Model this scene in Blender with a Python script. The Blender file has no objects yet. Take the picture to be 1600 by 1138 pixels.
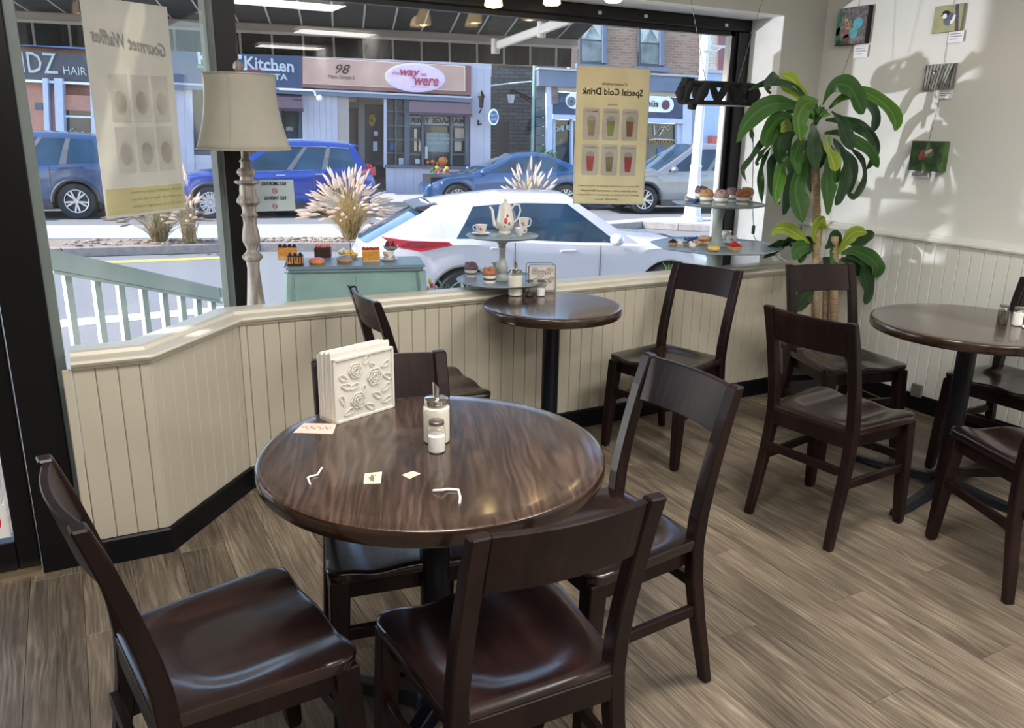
import bpy, bmesh, math, random
from math import sin, cos, pi, radians, sqrt, hypot
from mathutils import Vector, Matrix
random.seed(7)
S = bpy.context.scene
COL = S.collection
V = Vector

# ------------------------------------------------------------------ camera
F_PX = 1260.15
PITCH, ROLL, YAW, CAM_H = 0.28399, -0.016415, 0.49961, 1.4858
_F = V((sin(YAW)*cos(PITCH), cos(YAW)*cos(PITCH), -sin(PITCH)))
_R0 = V((cos(YAW), -sin(YAW), 0)); _U0 = _R0.cross(_F)
_R = _R0*cos(ROLL) - _U0*sin(ROLL); _U = _R0*sin(ROLL) + _U0*cos(ROLL)
cam_d = bpy.data.cameras.new('camera'); cam = bpy.data.objects.new('camera', cam_d); COL.objects.link(cam)
cam_d.sensor_width = 36; cam_d.sensor_fit = 'HORIZONTAL'; cam_d.lens = F_PX/1600*36
cam_d.clip_start = 0.05; cam_d.clip_end = 400
m = Matrix.Identity(4)
for i in range(3):
    m[i][0] = _R[i]; m[i][1] = _U[i]; m[i][2] = -_F[i]
m[2][3] = CAM_H
cam.matrix_world = m
S.camera = cam

# ------------------------------------------------------------------ light
S.view_settings.view_transform = 'Standard'; S.view_settings.look = 'None'
S.view_settings.gamma = 1; S.view_settings.use_curve_mapping = False
S.view_settings.exposure = 0.10
w = bpy.data.worlds.new('sky'); S.world = w; w.use_nodes = True
nt = w.node_tree; nt.nodes.clear()
out = nt.nodes.new('ShaderNodeOutputWorld'); bg = nt.nodes.new('ShaderNodeBackground')
sky = nt.nodes.new('ShaderNodeTexSky'); sky.sky_type = 'NISHITA'
SUN_AZ, SUN_EL = radians(165), radians(36)       # direction towards the sun, angle from +X
sky.sun_disc = False; sky.sun_elevation = SUN_EL; sky.sun_rotation = pi/2 - SUN_AZ
sky.dust_density = 0.6; sky.ozone_density = 1.6
bg.inputs['Strength'].default_value = 0.52
nt.links.new(sky.outputs[0], bg.inputs[0]); nt.links.new(bg.outputs[0], out.inputs[0])

def lamp(kind, name, loc, energy, color=(1, 1, 1), target=None, **kw):
    d = bpy.data.lights.new(name, kind); d.energy = energy; d.color = color
    for k, v in kw.items(): setattr(d, k, v)
    o = bpy.data.objects.new(name, d); COL.objects.link(o); o.location = loc
    if target is not None:
        o.rotation_euler = (V(loc) - V(target)).to_track_quat('Z', 'Y').to_euler()
    return o
sd = V((cos(SUN_AZ)*cos(SUN_EL), sin(SUN_AZ)*cos(SUN_EL), sin(SUN_EL)))
lamp('SUN', 'sun', (0, 0, 20), 7.5, (1, .95, .87), target=V((0, 0, 20)) - sd, angle=radians(.6))
# ceiling light panels over the dining room
PANELS = [(.3, 1.1), (2.3, .9), (-.1, -1.4), (2.3, -1.5), (3.6, -3.95), (.8, -3.95), (3.6, -6.5), (.8, -6.5)]
for i, (a, b) in enumerate(PANELS):
    lamp('AREA', 'panel_light', (a, b, 2.72), 46 if b > -3 else 30, (1, .965, .92), target=(a, b, 0), shape='RECTANGLE', size=1.15, size_y=.55)
# added spot standing in for sun off a windscreen; no car is modelled there
lamp('SPOT', 'added_glint_spot', (-7.3, 7.15, .42), 3500, (.93, .96, 1), target=(4.07, 2.4, 1.3), spot_size=radians(30), spot_blend=.4, shadow_soft_size=.10)

# ------------------------------------------------------------------ pixel rays of the photograph -> points on real planes
def ray(px, py):
    return _F + _R*((px-800)/F_PX) - _U*((py-569)/F_PX)
O0 = V((0, 0, CAM_H))
def atX(px, py, X): d = ray(px, py); return O0 + d*(X/d.x)
def atY(px, py, Y): d = ray(px, py); return O0 + d*(Y/d.y)
def atZ(px, py, Z): d = ray(px, py); return O0 + d*((Z-CAM_H)/d.z)
def atP(px, py, P, n): d = ray(px, py); return O0 + d*((V(P)-O0).dot(n)/d.dot(n))

# ------------------------------------------------------------------ materials
MATS = {}
def newmat(name):
    m = bpy.data.materials.new(name); m.use_nodes = True
    return m, m.node_tree, m.node_tree.nodes['Principled BSDF']
def mat(name, col, rough=.5, metal=0, coat=0, emit=None, es=0, var=0, scale=8, bump=0, bscale=40, spec=None, trans=0, stretch=None):
    if name in MATS: return MATS[name]
    m, t, b = newmat(name)
    b.inputs['Base Color'].default_value = (*col, 1); b.inputs['Roughness'].default_value = rough
    b.inputs['Metallic'].default_value = metal; b.inputs['Coat Weight'].default_value = coat
    b.inputs['Coat Roughness'].default_value = .08
    if spec is not None: b.inputs['Specular IOR Level'].default_value = spec
    if emit: b.inputs['Emission Color'].default_value = (*emit, 1); b.inputs['Emission Strength'].default_value = es
    if trans: b.inputs['Transmission Weight'].default_value = trans
    N = t.nodes; L = t.links
    tc = N.new('ShaderNodeTexCoord')
    src = tc.outputs['Object']
    if stretch:
        mp = N.new('ShaderNodeMapping'); mp.inputs['Scale'].default_value = stretch
        L.new(src, mp.inputs[0]); src = mp.outputs[0]
    nz = N.new('ShaderNodeTexNoise'); nz.inputs['Scale'].default_value = scale; nz.inputs['Detail'].default_value = 4
    L.new(src, nz.inputs['Vector'])
    v = var if var else .06
    rp = N.new('ShaderNodeValToRGB')
    rp.color_ramp.elements[0].position = .3; rp.color_ramp.elements[1].position = .7
    rp.color_ramp.elements[0].color = (*[max(0, c*(1-v)) for c in col], 1)
    rp.color_ramp.elements[1].color = (*[min(1, c*(1+v)) for c in col], 1)
    L.new(nz.outputs[0], rp.inputs[0]); L.new(rp.outputs[0], b.inputs['Base Color'])
    if bump:
        n2 = N.new('ShaderNodeTexNoise'); n2.inputs['Scale'].default_value = bscale; n2.inputs['Detail'].default_value = 3
        L.new(src, n2.inputs['Vector'])
        bp = N.new('ShaderNodeBump'); bp.inputs['Strength'].default_value = bump; bp.inputs['Distance'].default_value = .01
        L.new(n2.outputs[0], bp.inputs['Height']); L.new(bp.outputs[0], b.inputs['Normal'])
    MATS[name] = m
    return m

def wood_mat(name, stops, rough=.3, coat=.3, scale=(2, 22, 22), wave=3.5, dist=5, bump=.1, waves=0.5, pos=True, coatr=.1, island=False, veins=None, blotch=0, spec=None):
    """stained wood, grain along local/world axis given by the small scale component"""
    m, t, b = newmat(name); N = t.nodes; L = t.links
    if pos:
        g = N.new('ShaderNodeNewGeometry'); src = g.outputs['Position']
    else:
        g = N.new('ShaderNodeTexCoord'); src = g.outputs['Object']
    if island:
        oi = N.new('ShaderNodeObjectInfo')
        ad = N.new('ShaderNodeVectorMath'); ad.operation = 'SCALE'
        cb = N.new('ShaderNodeCombineXYZ')
        for k in range(3): L.new(oi.outputs['Random'], cb.inputs[k])
        ad.inputs['Scale'].default_value = 37.0; L.new(cb.outputs[0], ad.inputs[0])
        a2 = N.new('ShaderNodeVectorMath'); a2.operation = 'ADD'
        L.new(src, a2.inputs[0]); L.new(ad.outputs[0], a2.inputs[1]); src = a2.outputs[0]
    mp = N.new('ShaderNodeMapping'); mp.inputs['Scale'].default_value = scale; L.new(src, mp.inputs[0])
    nz = N.new('ShaderNodeTexNoise'); nz.inputs['Scale'].default_value = 1; nz.inputs['Detail'].default_value = 6; nz.inputs['Roughness'].default_value = .65
    nz.inputs['Distortion'].default_value = .6
    L.new(mp.outputs[0], nz.inputs['Vector'])
    # cathedral rings: bands of a low frequency noise
    mp2 = N.new('ShaderNodeMapping'); mp2.inputs['Scale'].default_value = [s*.22 for s in scale]; L.new(src, mp2.inputs[0])
    n2 = N.new('ShaderNodeTexNoise'); n2.inputs['Scale'].default_value = 1; n2.inputs['Detail'].default_value = 1.5; L.new(mp2.outputs[0], n2.inputs['Vector'])
    ml = N.new('ShaderNodeMath'); ml.operation = 'MULTIPLY'; ml.inputs[1].default_value = wave*10; L.new(n2.outputs[0], ml.inputs[0])
    sn = N.new('ShaderNodeMath'); sn.operation = 'SINE'; L.new(ml.outputs[0], sn.inputs[0])
    m3 = N.new('ShaderNodeMath'); m3.operation = 'MULTIPLY_ADD'; m3.inputs[1].default_value = waves*.25; L.new(sn.outputs[0], m3.inputs[0]); L.new(nz.outputs[0], m3.inputs[2])
    rp = N.new('ShaderNodeValToRGB'); cr = rp.color_ramp
    while len(cr.elements) < len(stops): cr.elements.new(.5)
    for e, (p, c) in zip(cr.elements, stops): e.position = p; e.color = (*c, 1)
    L.new(m3.outputs[0], rp.inputs[0])
    col = rp.outputs[0]
    if veins:
        vc, freq, nsc, amp, lo, amt = veins
        mp4 = N.new('ShaderNodeMapping'); mp4.inputs['Scale'].default_value = nsc; L.new(src, mp4.inputs[0])
        n4 = N.new('ShaderNodeTexNoise'); n4.inputs['Scale'].default_value = 1; n4.inputs['Detail'].default_value = 2.5; n4.inputs['Roughness'].default_value = .45; L.new(mp4.outputs[0], n4.inputs['Vector'])
        sx4 = N.new('ShaderNodeSeparateXYZ'); L.new(src, sx4.inputs[0])
        a4 = N.new('ShaderNodeMath'); a4.operation = 'MULTIPLY'; a4.inputs[1].default_value = freq; L.new(sx4.outputs[0], a4.inputs[0])
        b4 = N.new('ShaderNodeMath'); b4.operation = 'MULTIPLY_ADD'; b4.inputs[1].default_value = amp; L.new(n4.outputs[0], b4.inputs[0]); L.new(a4.outputs[0], b4.inputs[2])
        s4 = N.new('ShaderNodeMath'); s4.operation = 'SINE'; L.new(b4.outputs[0], s4.inputs[0])
        mp6 = N.new('ShaderNodeMapping'); mp6.inputs['Scale'].default_value = (26, 5, 12); L.new(src, mp6.inputs[0])
        n6 = N.new('ShaderNodeTexNoise'); n6.inputs['Scale'].default_value = 1; n6.inputs['Detail'].default_value = 4; L.new(mp6.outputs[0], n6.inputs['Vector'])
        c4 = N.new('ShaderNodeMath'); c4.operation = 'MULTIPLY_ADD'; c4.inputs[1].default_value = 6.0; L.new(n6.outputs[0], c4.inputs[0]); L.new(s4.outputs[0], c4.inputs[2])
        r4 = N.new('ShaderNodeMapRange'); r4.inputs['From Min'].default_value = 3.0+lo; r4.inputs['From Max'].default_value = 4.3+lo; r4.inputs['To Max'].default_value = amt; L.new(c4.outputs[0], r4.inputs[0])
        mx4 = N.new('ShaderNodeMix'); mx4.data_type = 'RGBA'; L.new(r4.outputs[0], mx4.inputs[0]); L.new(col, mx4.inputs[6]); mx4.inputs[7].default_value = (*vc, 1); col = mx4.outputs[2]
    if blotch:
        n5 = N.new('ShaderNodeTexNoise'); n5.inputs['Scale'].default_value = 1; n5.inputs['Detail'].default_value = 3
        mp5 = N.new('ShaderNodeMapping'); mp5.inputs['Scale'].default_value = (9, 2.2, 9); L.new(src, mp5.inputs[0]); L.new(mp5.outputs[0], n5.inputs['Vector'])
        r5 = N.new('ShaderNodeMapRange'); r5.inputs['From Min'].default_value = .3; r5.inputs['From Max'].default_value = .7; r5.inputs['To Min'].default_value = 1-blotch; r5.inputs['To Max'].default_value = 1+blotch*.6; L.new(n5.outputs[0], r5.inputs[0])
        h5 = N.new('ShaderNodeHueSaturation'); L.new(r5.outputs[0], h5.inputs['Value']); L.new(col, h5.inputs['Color']); col = h5.outputs[0]
    if island:
        hs = N.new('ShaderNodeHueSaturation'); mr = N.new('ShaderNodeMapRange')
        mr.inputs['To Min'].default_value = .82; mr.inputs['To Max'].default_value = 1.18
        L.new(oi.outputs['Random'], mr.inputs[0]); L.new(mr.outputs[0], hs.inputs['Value'])
        L.new(col, hs.inputs['Color']); col = hs.outputs[0]
    L.new(col, b.inputs['Base Color'])
    b.inputs['Roughness'].default_value = rough; b.inputs['Coat Weight'].default_value = coat; b.inputs['Coat Roughness'].default_value = coatr
    if spec is not None: b.inputs['Specular IOR Level'].default_value = spec
    bp = N.new('ShaderNodeBump'); bp.inputs['Strength'].default_value = bump; bp.inputs['Distance'].default_value = .003
    L.new(nz.outputs[0], bp.inputs['Height']); L.new(bp.outputs[0], b.inputs['Normal'])
    MATS[name] = m
    return m

def glass_mat(name, tint=(1, 1, 1), refl=.06, top=.6, rough=0.0):
    """thin pane: clear straight through, mirror-like by facing angle"""
    m = bpy.data.materials.new(name); m.use_nodes = True; t = m.node_tree; t.nodes.clear()
    N = t.nodes; L = t.links
    o = N.new('ShaderNodeOutputMaterial'); tr = N.new('ShaderNodeBsdfTransparent'); gl = N.new('ShaderNodeBsdfGlossy')
    tr.inputs[0].default_value = (*tint, 1); gl.inputs['Roughness'].default_value = rough
    lw = N.new('ShaderNodeLayerWeight'); lw.inputs['Blend'].default_value = .5
    pw = N.new('ShaderNodeMath'); pw.operation = 'POWER'; pw.inputs[1].default_value = 4; L.new(lw.outputs['Facing'], pw.inputs[0])
    mr = N.new('ShaderNodeMapRange'); mr.inputs['To Min'].default_value = refl; mr.inputs['To Max'].default_value = top
    L.new(pw.outputs[0], mr.inputs[0])
    mx = N.new('ShaderNodeMixShader'); L.new(mr.outputs[0], mx.inputs[0]); L.new(tr.outputs[0], mx.inputs[1]); L.new(gl.outputs[0], mx.inputs[2])
    L.new(mx.outputs[0], o.inputs[0]); MATS[name] = m
    return m
def sheet_mat(name, col, transl=.35, rough=.7, var=.04):
    """paper, fabric or leaf: part of the light comes through"""
    m, t, b = newmat(name); N = t.nodes; L = t.links
    b.inputs['Roughness'].default_value = rough
    tc = N.new('ShaderNodeTexCoord'); nz = N.new('ShaderNodeTexNoise'); nz.inputs['Scale'].default_value = 9
    L.new(tc.outputs['Object'], nz.inputs['Vector'])
    rp = N.new('ShaderNodeValToRGB')
    rp.color_ramp.elements[0].position = .3; rp.color_ramp.elements[1].position = .7
    rp.color_ramp.elements[0].color = (*[c*(1-var) for c in col], 1); rp.color_ramp.elements[1].color = (*[min(1, c*(1+var)) for c in col], 1)
    L.new(nz.outputs[0], rp.inputs[0]); L.new(rp.outputs[0], b.inputs['Base Color'])
    tl = N.new('ShaderNodeBsdfTranslucent'); L.new(rp.outputs[0], tl.inputs[0])
    mx = N.new('ShaderNodeMixShader'); mx.inputs[0].default_value = transl
    L.new(b.outputs[0], mx.inputs[1]); L.new(tl.outputs[0], mx.inputs[2]); L.new(mx.outputs[0], N['Material Output'].inputs[0])
    MATS[name] = m
    return m
def brick_mat(name, c1, c2, mortar, sx, rough=.85):
    """brickwork too far off to tell its bricks apart"""
    m, t, b = newmat(name); N = t.nodes; L = t.links
    uv = N.new('ShaderNodeUVMap')
    bk = N.new('ShaderNodeTexBrick'); bk.inputs['Scale'].default_value = sx
    bk.inputs['Color1'].default_value = (*c1, 1); bk.inputs['Color2'].default_value = (*c2, 1); bk.inputs['Mortar'].default_value = (*mortar, 1)
    bk.inputs['Mortar Size'].default_value = .02; bk.inputs['Brick Width'].default_value = .5; bk.inputs['Row Height'].default_value = .17; bk.inputs['Bias'].default_value = -.1
    L.new(uv.outputs[0], bk.inputs['Vector']); L.new(bk.outputs['Color'], b.inputs['Base Color']); b.inputs['Roughness'].default_value = rough
    MATS[name] = m
    return m

M_chair = wood_mat('espresso_wood', [(.30, (.007, .0035, .0035)), (.55, (.013, .006, .0055)), (.80, (.026, .011, .009))], rough=.36, coat=.04, scale=(14, 14, 3), bump=.05, waves=.4, pos=False, coatr=.2, spec=.22)
M_seat = wood_mat('espresso_seat', [(.30, (.009, .004, .004)), (.55, (.017, .007, .006)), (.80, (.034, .013, .011))], rough=.24, coat=.30, scale=(14, 3, 14), bump=.05, waves=.4, pos=False, coatr=.16)
M_top = wood_mat('walnut_top', [(.22, (.022, .011, .007)), (.45, (.040, .022, .014)), (.66, (.058, .034, .023)), (.82, (.105, .058, .042))], rough=.26, coat=.5, scale=(70, 4.0, 30), wave=7.5, bump=.05, waves=.5, pos=False, coatr=.10, veins=((.125, .072, .052), 240, (5.0, 1.6, 6), 80, .30, .60), blotch=.30)
M_edge = wood_mat('walnut_edge', [(.3, (.012, .005, .004)), (.7, (.035, .015, .008))], rough=.25, coat=.5, scale=(6, 6, 30), bump=.05, pos=False)
M_floor = wood_mat('grey_oak_plank', [(.22, (.080, .059, .041)), (.40, (.135, .103, .073)), (.58, (.180, .142, .102)), (.80, (.30, .25, .19))], rough=.45, coat=.04, scale=(85, 4.5, 20), wave=4, bump=.22, waves=.35, island=True, coatr=.3, veins=((.38, .32, .245), 400, (9, 1.5, 6), 56, .30, .42), blotch=.5)
M_cream = mat('cream_paint', (.53, .485, .39), .45, var=.05, scale=3, bump=.06, bscale=30)
M_capp = mat('cream_gloss', (.64, .60, .50), .35, var=.04, scale=3)
M_black = mat('black_paint', (.006, .006, .007), .45, spec=.3)
M_base = mat('black_baseboard', (.0035, .004, .006), .4, spec=.25)
M_frame = mat('black_frame', (.004, .004, .005), .32, spec=.3)
M_silver = mat('anodised_strip', (.55, .56, .56), .3, metal=.8)
M_dgreen = mat('grey_green_profile', (.16, .19, .18), .35)
M_wall = mat('white_wall', (.69, .69, .66), .6, var=.02, scale=2, bump=.03, bscale=120)
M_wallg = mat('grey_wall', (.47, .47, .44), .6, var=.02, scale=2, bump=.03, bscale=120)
M_wains = mat('white_wainscot', (.68, .68, .64), .4, var=.03, scale=3)
M_ceil = mat('ceiling_white', (.75, .74, .70), .8)
M_wblk = mat('grey_side_wall', (.42, .40, .36), .7)
M_glass = glass_mat('window_glass', refl=.032, top=.4)
M_iron = mat('black_iron', (.003, .004, .008), .35, spec=.35)
M_chrome = mat('chrome', (.75, .73, .70), .18, metal=1)
M_white = mat('white_plain', (.85, .85, .84), .5)
M_teal = mat('teal_paint', (.24, .38, .37), .45, var=.1, scale=6)
M_teal2 = mat('teal_top', (.17, .25, .31), .4, var=.08, scale=6)
M_lamps = sheet_mat('linen_shade', (.60, .57, .49), .32)
M_lampw = wood_mat('limed_wood', [(.3, (.16, .13, .115)), (.6, (.30, .265, .24)), (.85, (.50, .46, .42))], rough=.6, coat=0, scale=(60, 60, 8), pos=False)
M_jar = glass_mat('jar_glass', refl=.10, top=.8)
M_sugar = mat('sugar', (.86, .80, .68), .9, bump=.2, bscale=300)
M_salt = mat('salt', (.92, .90, .86), .9, bump=.2, bscale=300)
M_pepper = mat('pepper', (.06, .045, .035), .9, var=.5, scale=300)
M_nap = mat('napkin_plaster', (.62, .59, .53), .7)

# ------------------------------------------------------------------ mesh helpers
def BM(): return bmesh.new()
def box(bm, x0, x1, y0, y1, z0, z1, M=None):
    vs = [bm.verts.new((x, y, z)) for x in (x0, x1) for y in (y0, y1) for z in (z0, z1)]
    for f in ((0, 1, 3, 2), (4, 6, 7, 5), (0, 4, 5, 1), (2, 3, 7, 6), (0, 2, 6, 4), (1, 5, 7, 3)):
        bm.faces.new([vs[i] for i in f])
    if M: bmesh.ops.transform(bm, matrix=M, verts=vs)
    return vs
def slab(bm, pts, nrm, t=.02):
    """prism: polygon pts extruded by nrm*t, away from nrm"""
    nrm = V(nrm).normalized()
    a = [bm.verts.new(V(p)) for p in pts]; b = [bm.verts.new(V(p) - nrm*t) for p in pts]
    bm.faces.new(a); bm.faces.new(b[::-1]); n = len(a)
    for i in range(n): bm.faces.new((a[i], b[i], b[(i+1) % n], a[(i+1) % n]))
def lathe(bm, prof, seg=24, c=(0, 0, 0), ax=None, sy=1.0, lobes=None, cap=True):
    """profile [(r, z)]"""
    c = V(c); rings = []
    for r, z in prof:
        ring = []
        for i in range(seg):
            a = 2*pi*i/seg; rr = r*(lobes(a) if lobes else 1)
            p = V((rr*cos(a), rr*sin(a)*sy, z))
            if ax is not None: p = ax @ p
            ring.append(bm.verts.new(c + p))
        rings.append(ring)
    for a, b in zip(rings, rings[1:]):
        for i in range(seg): bm.faces.new((a[i], a[(i+1) % seg], b[(i+1) % seg], b[i]))
    if not cap: return
    if prof[0][0] > 1e-5: bm.faces.new(rings[0][::-1])
    if prof[-1][0] > 1e-5: bm.faces.new(rings[-1])
def tube(bm, pts, r, seg=8, closed=False):
    pts = [V(p) for p in pts]; n = len(pts); rings = []
    rs = r if isinstance(r, (list, tuple)) else [r]*n
    up = V((0, 0, 1))
    prev = None
    for i, p in enumerate(pts):
        a = pts[(i-1) % n] if (i or closed) else p; b = pts[(i+1) % n] if (i < n-1 or closed) else p
        d = (b - a); d = d.normalized() if d.length > 1e-9 else V((0, 0, 1))
        if prev is None:
            s = d.cross(up); s = s if s.length > 1e-3 else d.cross(V((1, 0, 0)))
        else:
            s = prev - d*prev.dot(d)
            if s.length < 1e-4: s = d.cross(up)
        s.normalize(); prev = s; q = d.cross(s)
        rings.append([bm.verts.new(p + (s*cos(2*pi*k/seg) + q*sin(2*pi*k/seg))*rs[i]) for k in range(seg)])
    for i in range(n if closed else n-1):
        a = rings[i]; b = rings[(i+1) % n]
        for k in range(seg): bm.faces.new((a[k], a[(k+1) % seg], b[(k+1) % seg], b[k]))
    if not closed:
        bm.faces.new(rings[0][::-1]); bm.faces.new(rings[-1])
def sweep(bm, prof, path, closed=False):
    """prof list of (out, z); path list of (point, outdir) : rings of verts"""
    rings = [[bm.verts.new(V(p) + V(d)*o + V((0, 0, z))) for o, z in prof] for p, d in path]
    n = len(prof)
    for a, b in zip(rings, rings[1:]):
        for k in range(n): bm.faces.new((a[k], a[(k+1) % n], b[(k+1) % n], b[k]))
    bm.faces.new(rings[0]); bm.faces.new(rings[-1][::-1])
def ball(bm, c, r, seg=12, rings=8, s=(1, 1, 1)):
    prof = [(r*sin(pi*i/rings), -r*cos(pi*i/rings)) for i in range(rings+1)]
    prof[0] = (0, -r); prof[-1] = (0, r)
    M = Matrix.Diagonal((*s,))
    n0 = len(bm.verts)
    rg = []
    for rr, z in prof:
        if rr < 1e-6: rg.append([bm.verts.new(V(c) + V((0, 0, z*s[2])))]*seg)
        else: rg.append([bm.verts.new(V(c) + V((rr*cos(2*pi*i/seg)*s[0], rr*sin(2*pi*i/seg)*s[1], z*s[2]))) for i in range(seg)])
    for a, b in zip(rg, rg[1:]):
        for i in range(seg):
            q = [a[i], a[(i+1) % seg], b[(i+1) % seg], b[i]]
            u = []
            for v in q:
                if v not in u: u.append(v)
            if len(u) > 2: bm.faces.new(u)
def obj(name, bm, m, parent=None, smooth=None, bevel=0, kind=None, label=None):
    bmesh.ops.recalc_face_normals(bm, faces=bm.faces)
    if bevel:
        try: bmesh.ops.bevel(bm, geom=[e for e in bm.edges if e.is_manifold and e.calc_face_angle(0) > .6], offset=bevel, segments=1, affect='EDGES')
        except Exception: pass
    me = bpy.data.meshes.new(name); bm.to_mesh(me); bm.free()
    if isinstance(m, (list, tuple)):
        for x in m: me.materials.append(x)
    elif m: me.materials.append(m)
    o = bpy.data.objects.new(name, me); COL.objects.link(o)
    if smooth:
        me.polygons.foreach_set('use_smooth', [True]*len(me.polygons))
        ang = smooth if isinstance(smooth, float) else radians(40)
        bmm = bmesh.new(); bmm.from_mesh(me)
        for e in bmm.edges:
            if len(e.link_faces) == 2 and e.calc_face_angle(0) > ang: e.smooth = False
        bmm.to_mesh(me); bmm.free()
    if parent is not None: o.parent = parent
    if kind: o['kind'] = kind
    if label: o['label'] = label
    return o
def thing(name, label, cat, loc=(0, 0, 0), rz=0, group=None):
    o = bpy.data.objects.new(name, None); o.empty_display_size = .05; COL.objects.link(o)
    o.location = loc; o.rotation_euler = (0, 0, rz); o['label'] = label; o['category'] = cat
    if group: o['group'] = group
    return o
def tag(o, label, cat, group=None):
    o['label'] = label; o['category'] = cat
    if group: o['group'] = group
    return o
def struct(name, bm, m, parent=None, **k):
    o = obj(name, bm, m, parent, **k)
    if parent is None: o['kind'] = 'structure'
    return o
def copy_tree(o, parent=None, name=None):
    c = o.copy(); COL.objects.link(c)
    if parent is not None: c.parent = parent
    for ch in list(o.children): copy_tree(ch, c)
    return c
def dup(src, loc, rz, label, group=None):
    c = copy_tree(src); c.location = loc; c.rotation_euler = (0, 0, rz); c['label'] = label
    if group: c['group'] = group
    return c
def lettering(s, size, m, parent, P, ux, uz, mirror=False, shear=0, ext=.0015, name='lettering', sx=1.0, align='CENTER', bold=0):
    """raised letters: P = point, ux = reading direction, uz = up"""
    cu = bpy.data.curves.new('t', 'FONT'); cu.body = s; cu.size = size; cu.align_x = align; cu.align_y = 'CENTER'
    cu.extrude = ext; cu.shear = shear; cu.offset = bold; cu.resolution_u = 2
    tmp = bpy.data.objects.new('t', cu); COL.objects.link(tmp)
    dg = bpy.context.evaluated_depsgraph_get(); me = bpy.data.meshes.new_from_object(tmp.evaluated_get(dg))
    bpy.data.objects.remove(tmp); bpy.data.curves.remove(cu)
    ux = V(ux).normalized(); uz = V(uz).normalized(); n = ux.cross(uz).normalized()
    sg = -1 if mirror else 1
    for v in me.vertices:
        x, y, z = v.co; v.co = V(P) + ux*(x*sg*sx) + uz*y + n*z
    me.materials.clear(); me.materials.append(m); me.name = name
    o = bpy.data.objects.new(name, me); COL.objects.link(o)
    if parent is not None: o.parent = parent
    return o
def disc(bm, P, ux, uz, rx, ry, t=.003, seg=24, n=None):
    ux = V(ux).normalized(); uz = V(uz).normalized(); n = n or ux.cross(uz).normalized()
    slab(bm, [V(P) + ux*(rx*cos(2*pi*i/seg)) + uz*(ry*sin(2*pi*i/seg)) for i in range(seg)], n, t)
def ringslab(bm, P, ux, uz, r0, r1, t=.003, seg=20, sy=1.0):
    ux = V(ux).normalized(); uz = V(uz).normalized(); n = ux.cross(uz).normalized()
    a = [[bm.verts.new(V(P) + ux*(r*cos(2*pi*i/seg)) + uz*(r*sy*sin(2*pi*i/seg)) - n*d) for i in range(seg)] for r, d in ((r0, 0), (r1, 0), (r1, t), (r0, t))]
    for k in range(4):
        p, q = a[k], a[(k+1) % 4]
        for i in range(seg): bm.faces.new((p[i], p[(i+1) % seg], q[(i+1) % seg], q[i]))

# ================================================================== SETTING
XR, YW, YP, YG = 4.07, 3.29, 3.65, 3.93     # right wall, half wall face, pier face, glass
# floor
bm = BM(); box(bm, -3.2, XR+.2, -8.7, 4.1, -.2, -.012)
floor = struct('floor', bm, M_floor)
pw_, pl_ = .155, 1.22
proto = {}
y_back = -.35
nx = 0
x = -1.35
while x < XR - .001:
    x1 = min(x + pw_, XR)
    y = y_back - ((nx*0.413) % pl_)
    while y < YP + .0:
        ya, yb = max(y, y_back), min(y + pl_, YP+.28)
        if yb - ya > .03:
            wd, ln = round(x1-x, 3), round(yb-ya, 3)
            key = (wd, ln)
            if key not in proto:
                bm = BM(); box(bm, .0006, wd-.0006, .0006, ln-.0006, -.012, 0)
                proto[key] = obj('plank', bm, M_floor, floor, bevel=.0008)
                p = proto[key]
            else:
                p = proto[key].copy(); COL.objects.link(p)
            p.location = (x, ya, 0)
        y += pl_
    x = x1; nx += 1

# wall tops, right wall
bm = BM(); box(bm, XR, XR+.15, -8.7, YP+.5, -.2, 2.85); wr = struct('wall_right', bm, M_wall)
bm = BM(); box(bm, XR-.012, XR, -8.5, 1.73, .095, .93); obj('wainscot_panel', bm, M_wains, wr)
bw = .0662; pr0 = None
for i in range(29):
    yb = YP - .008 - i*bw
    if pr0 is None:
        bm = BM(); box(bm, XR-.016, XR-.001, -bw+.0008, -.0008, .09, .925)
        pr0 = obj('board', bm, M_wains, wr, bevel=.0035); p = pr0
    else:
        p = pr0.copy(); COL.objects.link(p)
    p.location = (0, yb, 0)
bm = BM()
prof = [(0, .922), (.020, .922), (.022, .932), (.034, .938), (.036, .948), (.030, .956), (.018, .962), (.012, .975), (0, .975)]
sweep(bm, prof, [((XR, YP, 0), (-1, 0, 0)), ((XR, -8.5, 0), (-1, 0, 0))]); struct('trim_1', bm, M_wains)
bm = BM(); box(bm, XR-.024, XR-.0005, -8.5, YP, 0, .095); struct('baseboard_right', bm, M_base, bevel=.003)

# back wall, left wall, ceiling, entrance wall left of the door
bm = BM(); box(bm, -3.2, XR, -8.7, -8.5, -.2, 2.85); struct('wall_back', bm, M_wblk)
bm = BM(); box(bm, -3.2, -3.0, -8.5, 3.2, -.2, 2.85); struct('wall_left', bm, M_wblk)
bm = BM(); box(bm, -3.2, XR, -8.7, YP+.12, 2.80, 2.9); struct('ceiling', bm, M_ceil)
for (a, b) in PANELS:
    t = thing('ceiling_light', 'white ceiling light panel behind the viewer', 'ceiling light', (a, b, 2.80), group='ceiling light panels')
    bm = BM()
    for s in ((-.62, .62, -.32, -.30), (-.62, .62, .30, .32), (-.62, -.60, -.3, .3), (.60, .62, -.3, .3)): box(bm, s[0], s[1], s[2], s[3], -.045, 0)
    obj('light_frame', bm, M_white, t)
    bm = BM(); box(bm, -.6, .6, -.3, .3, -.03, -.02); obj('diffuser', bm, mat('panel_glow', (.9, .9, .85), .5, emit=(1, .94, .85), es=2.2), t)
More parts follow.
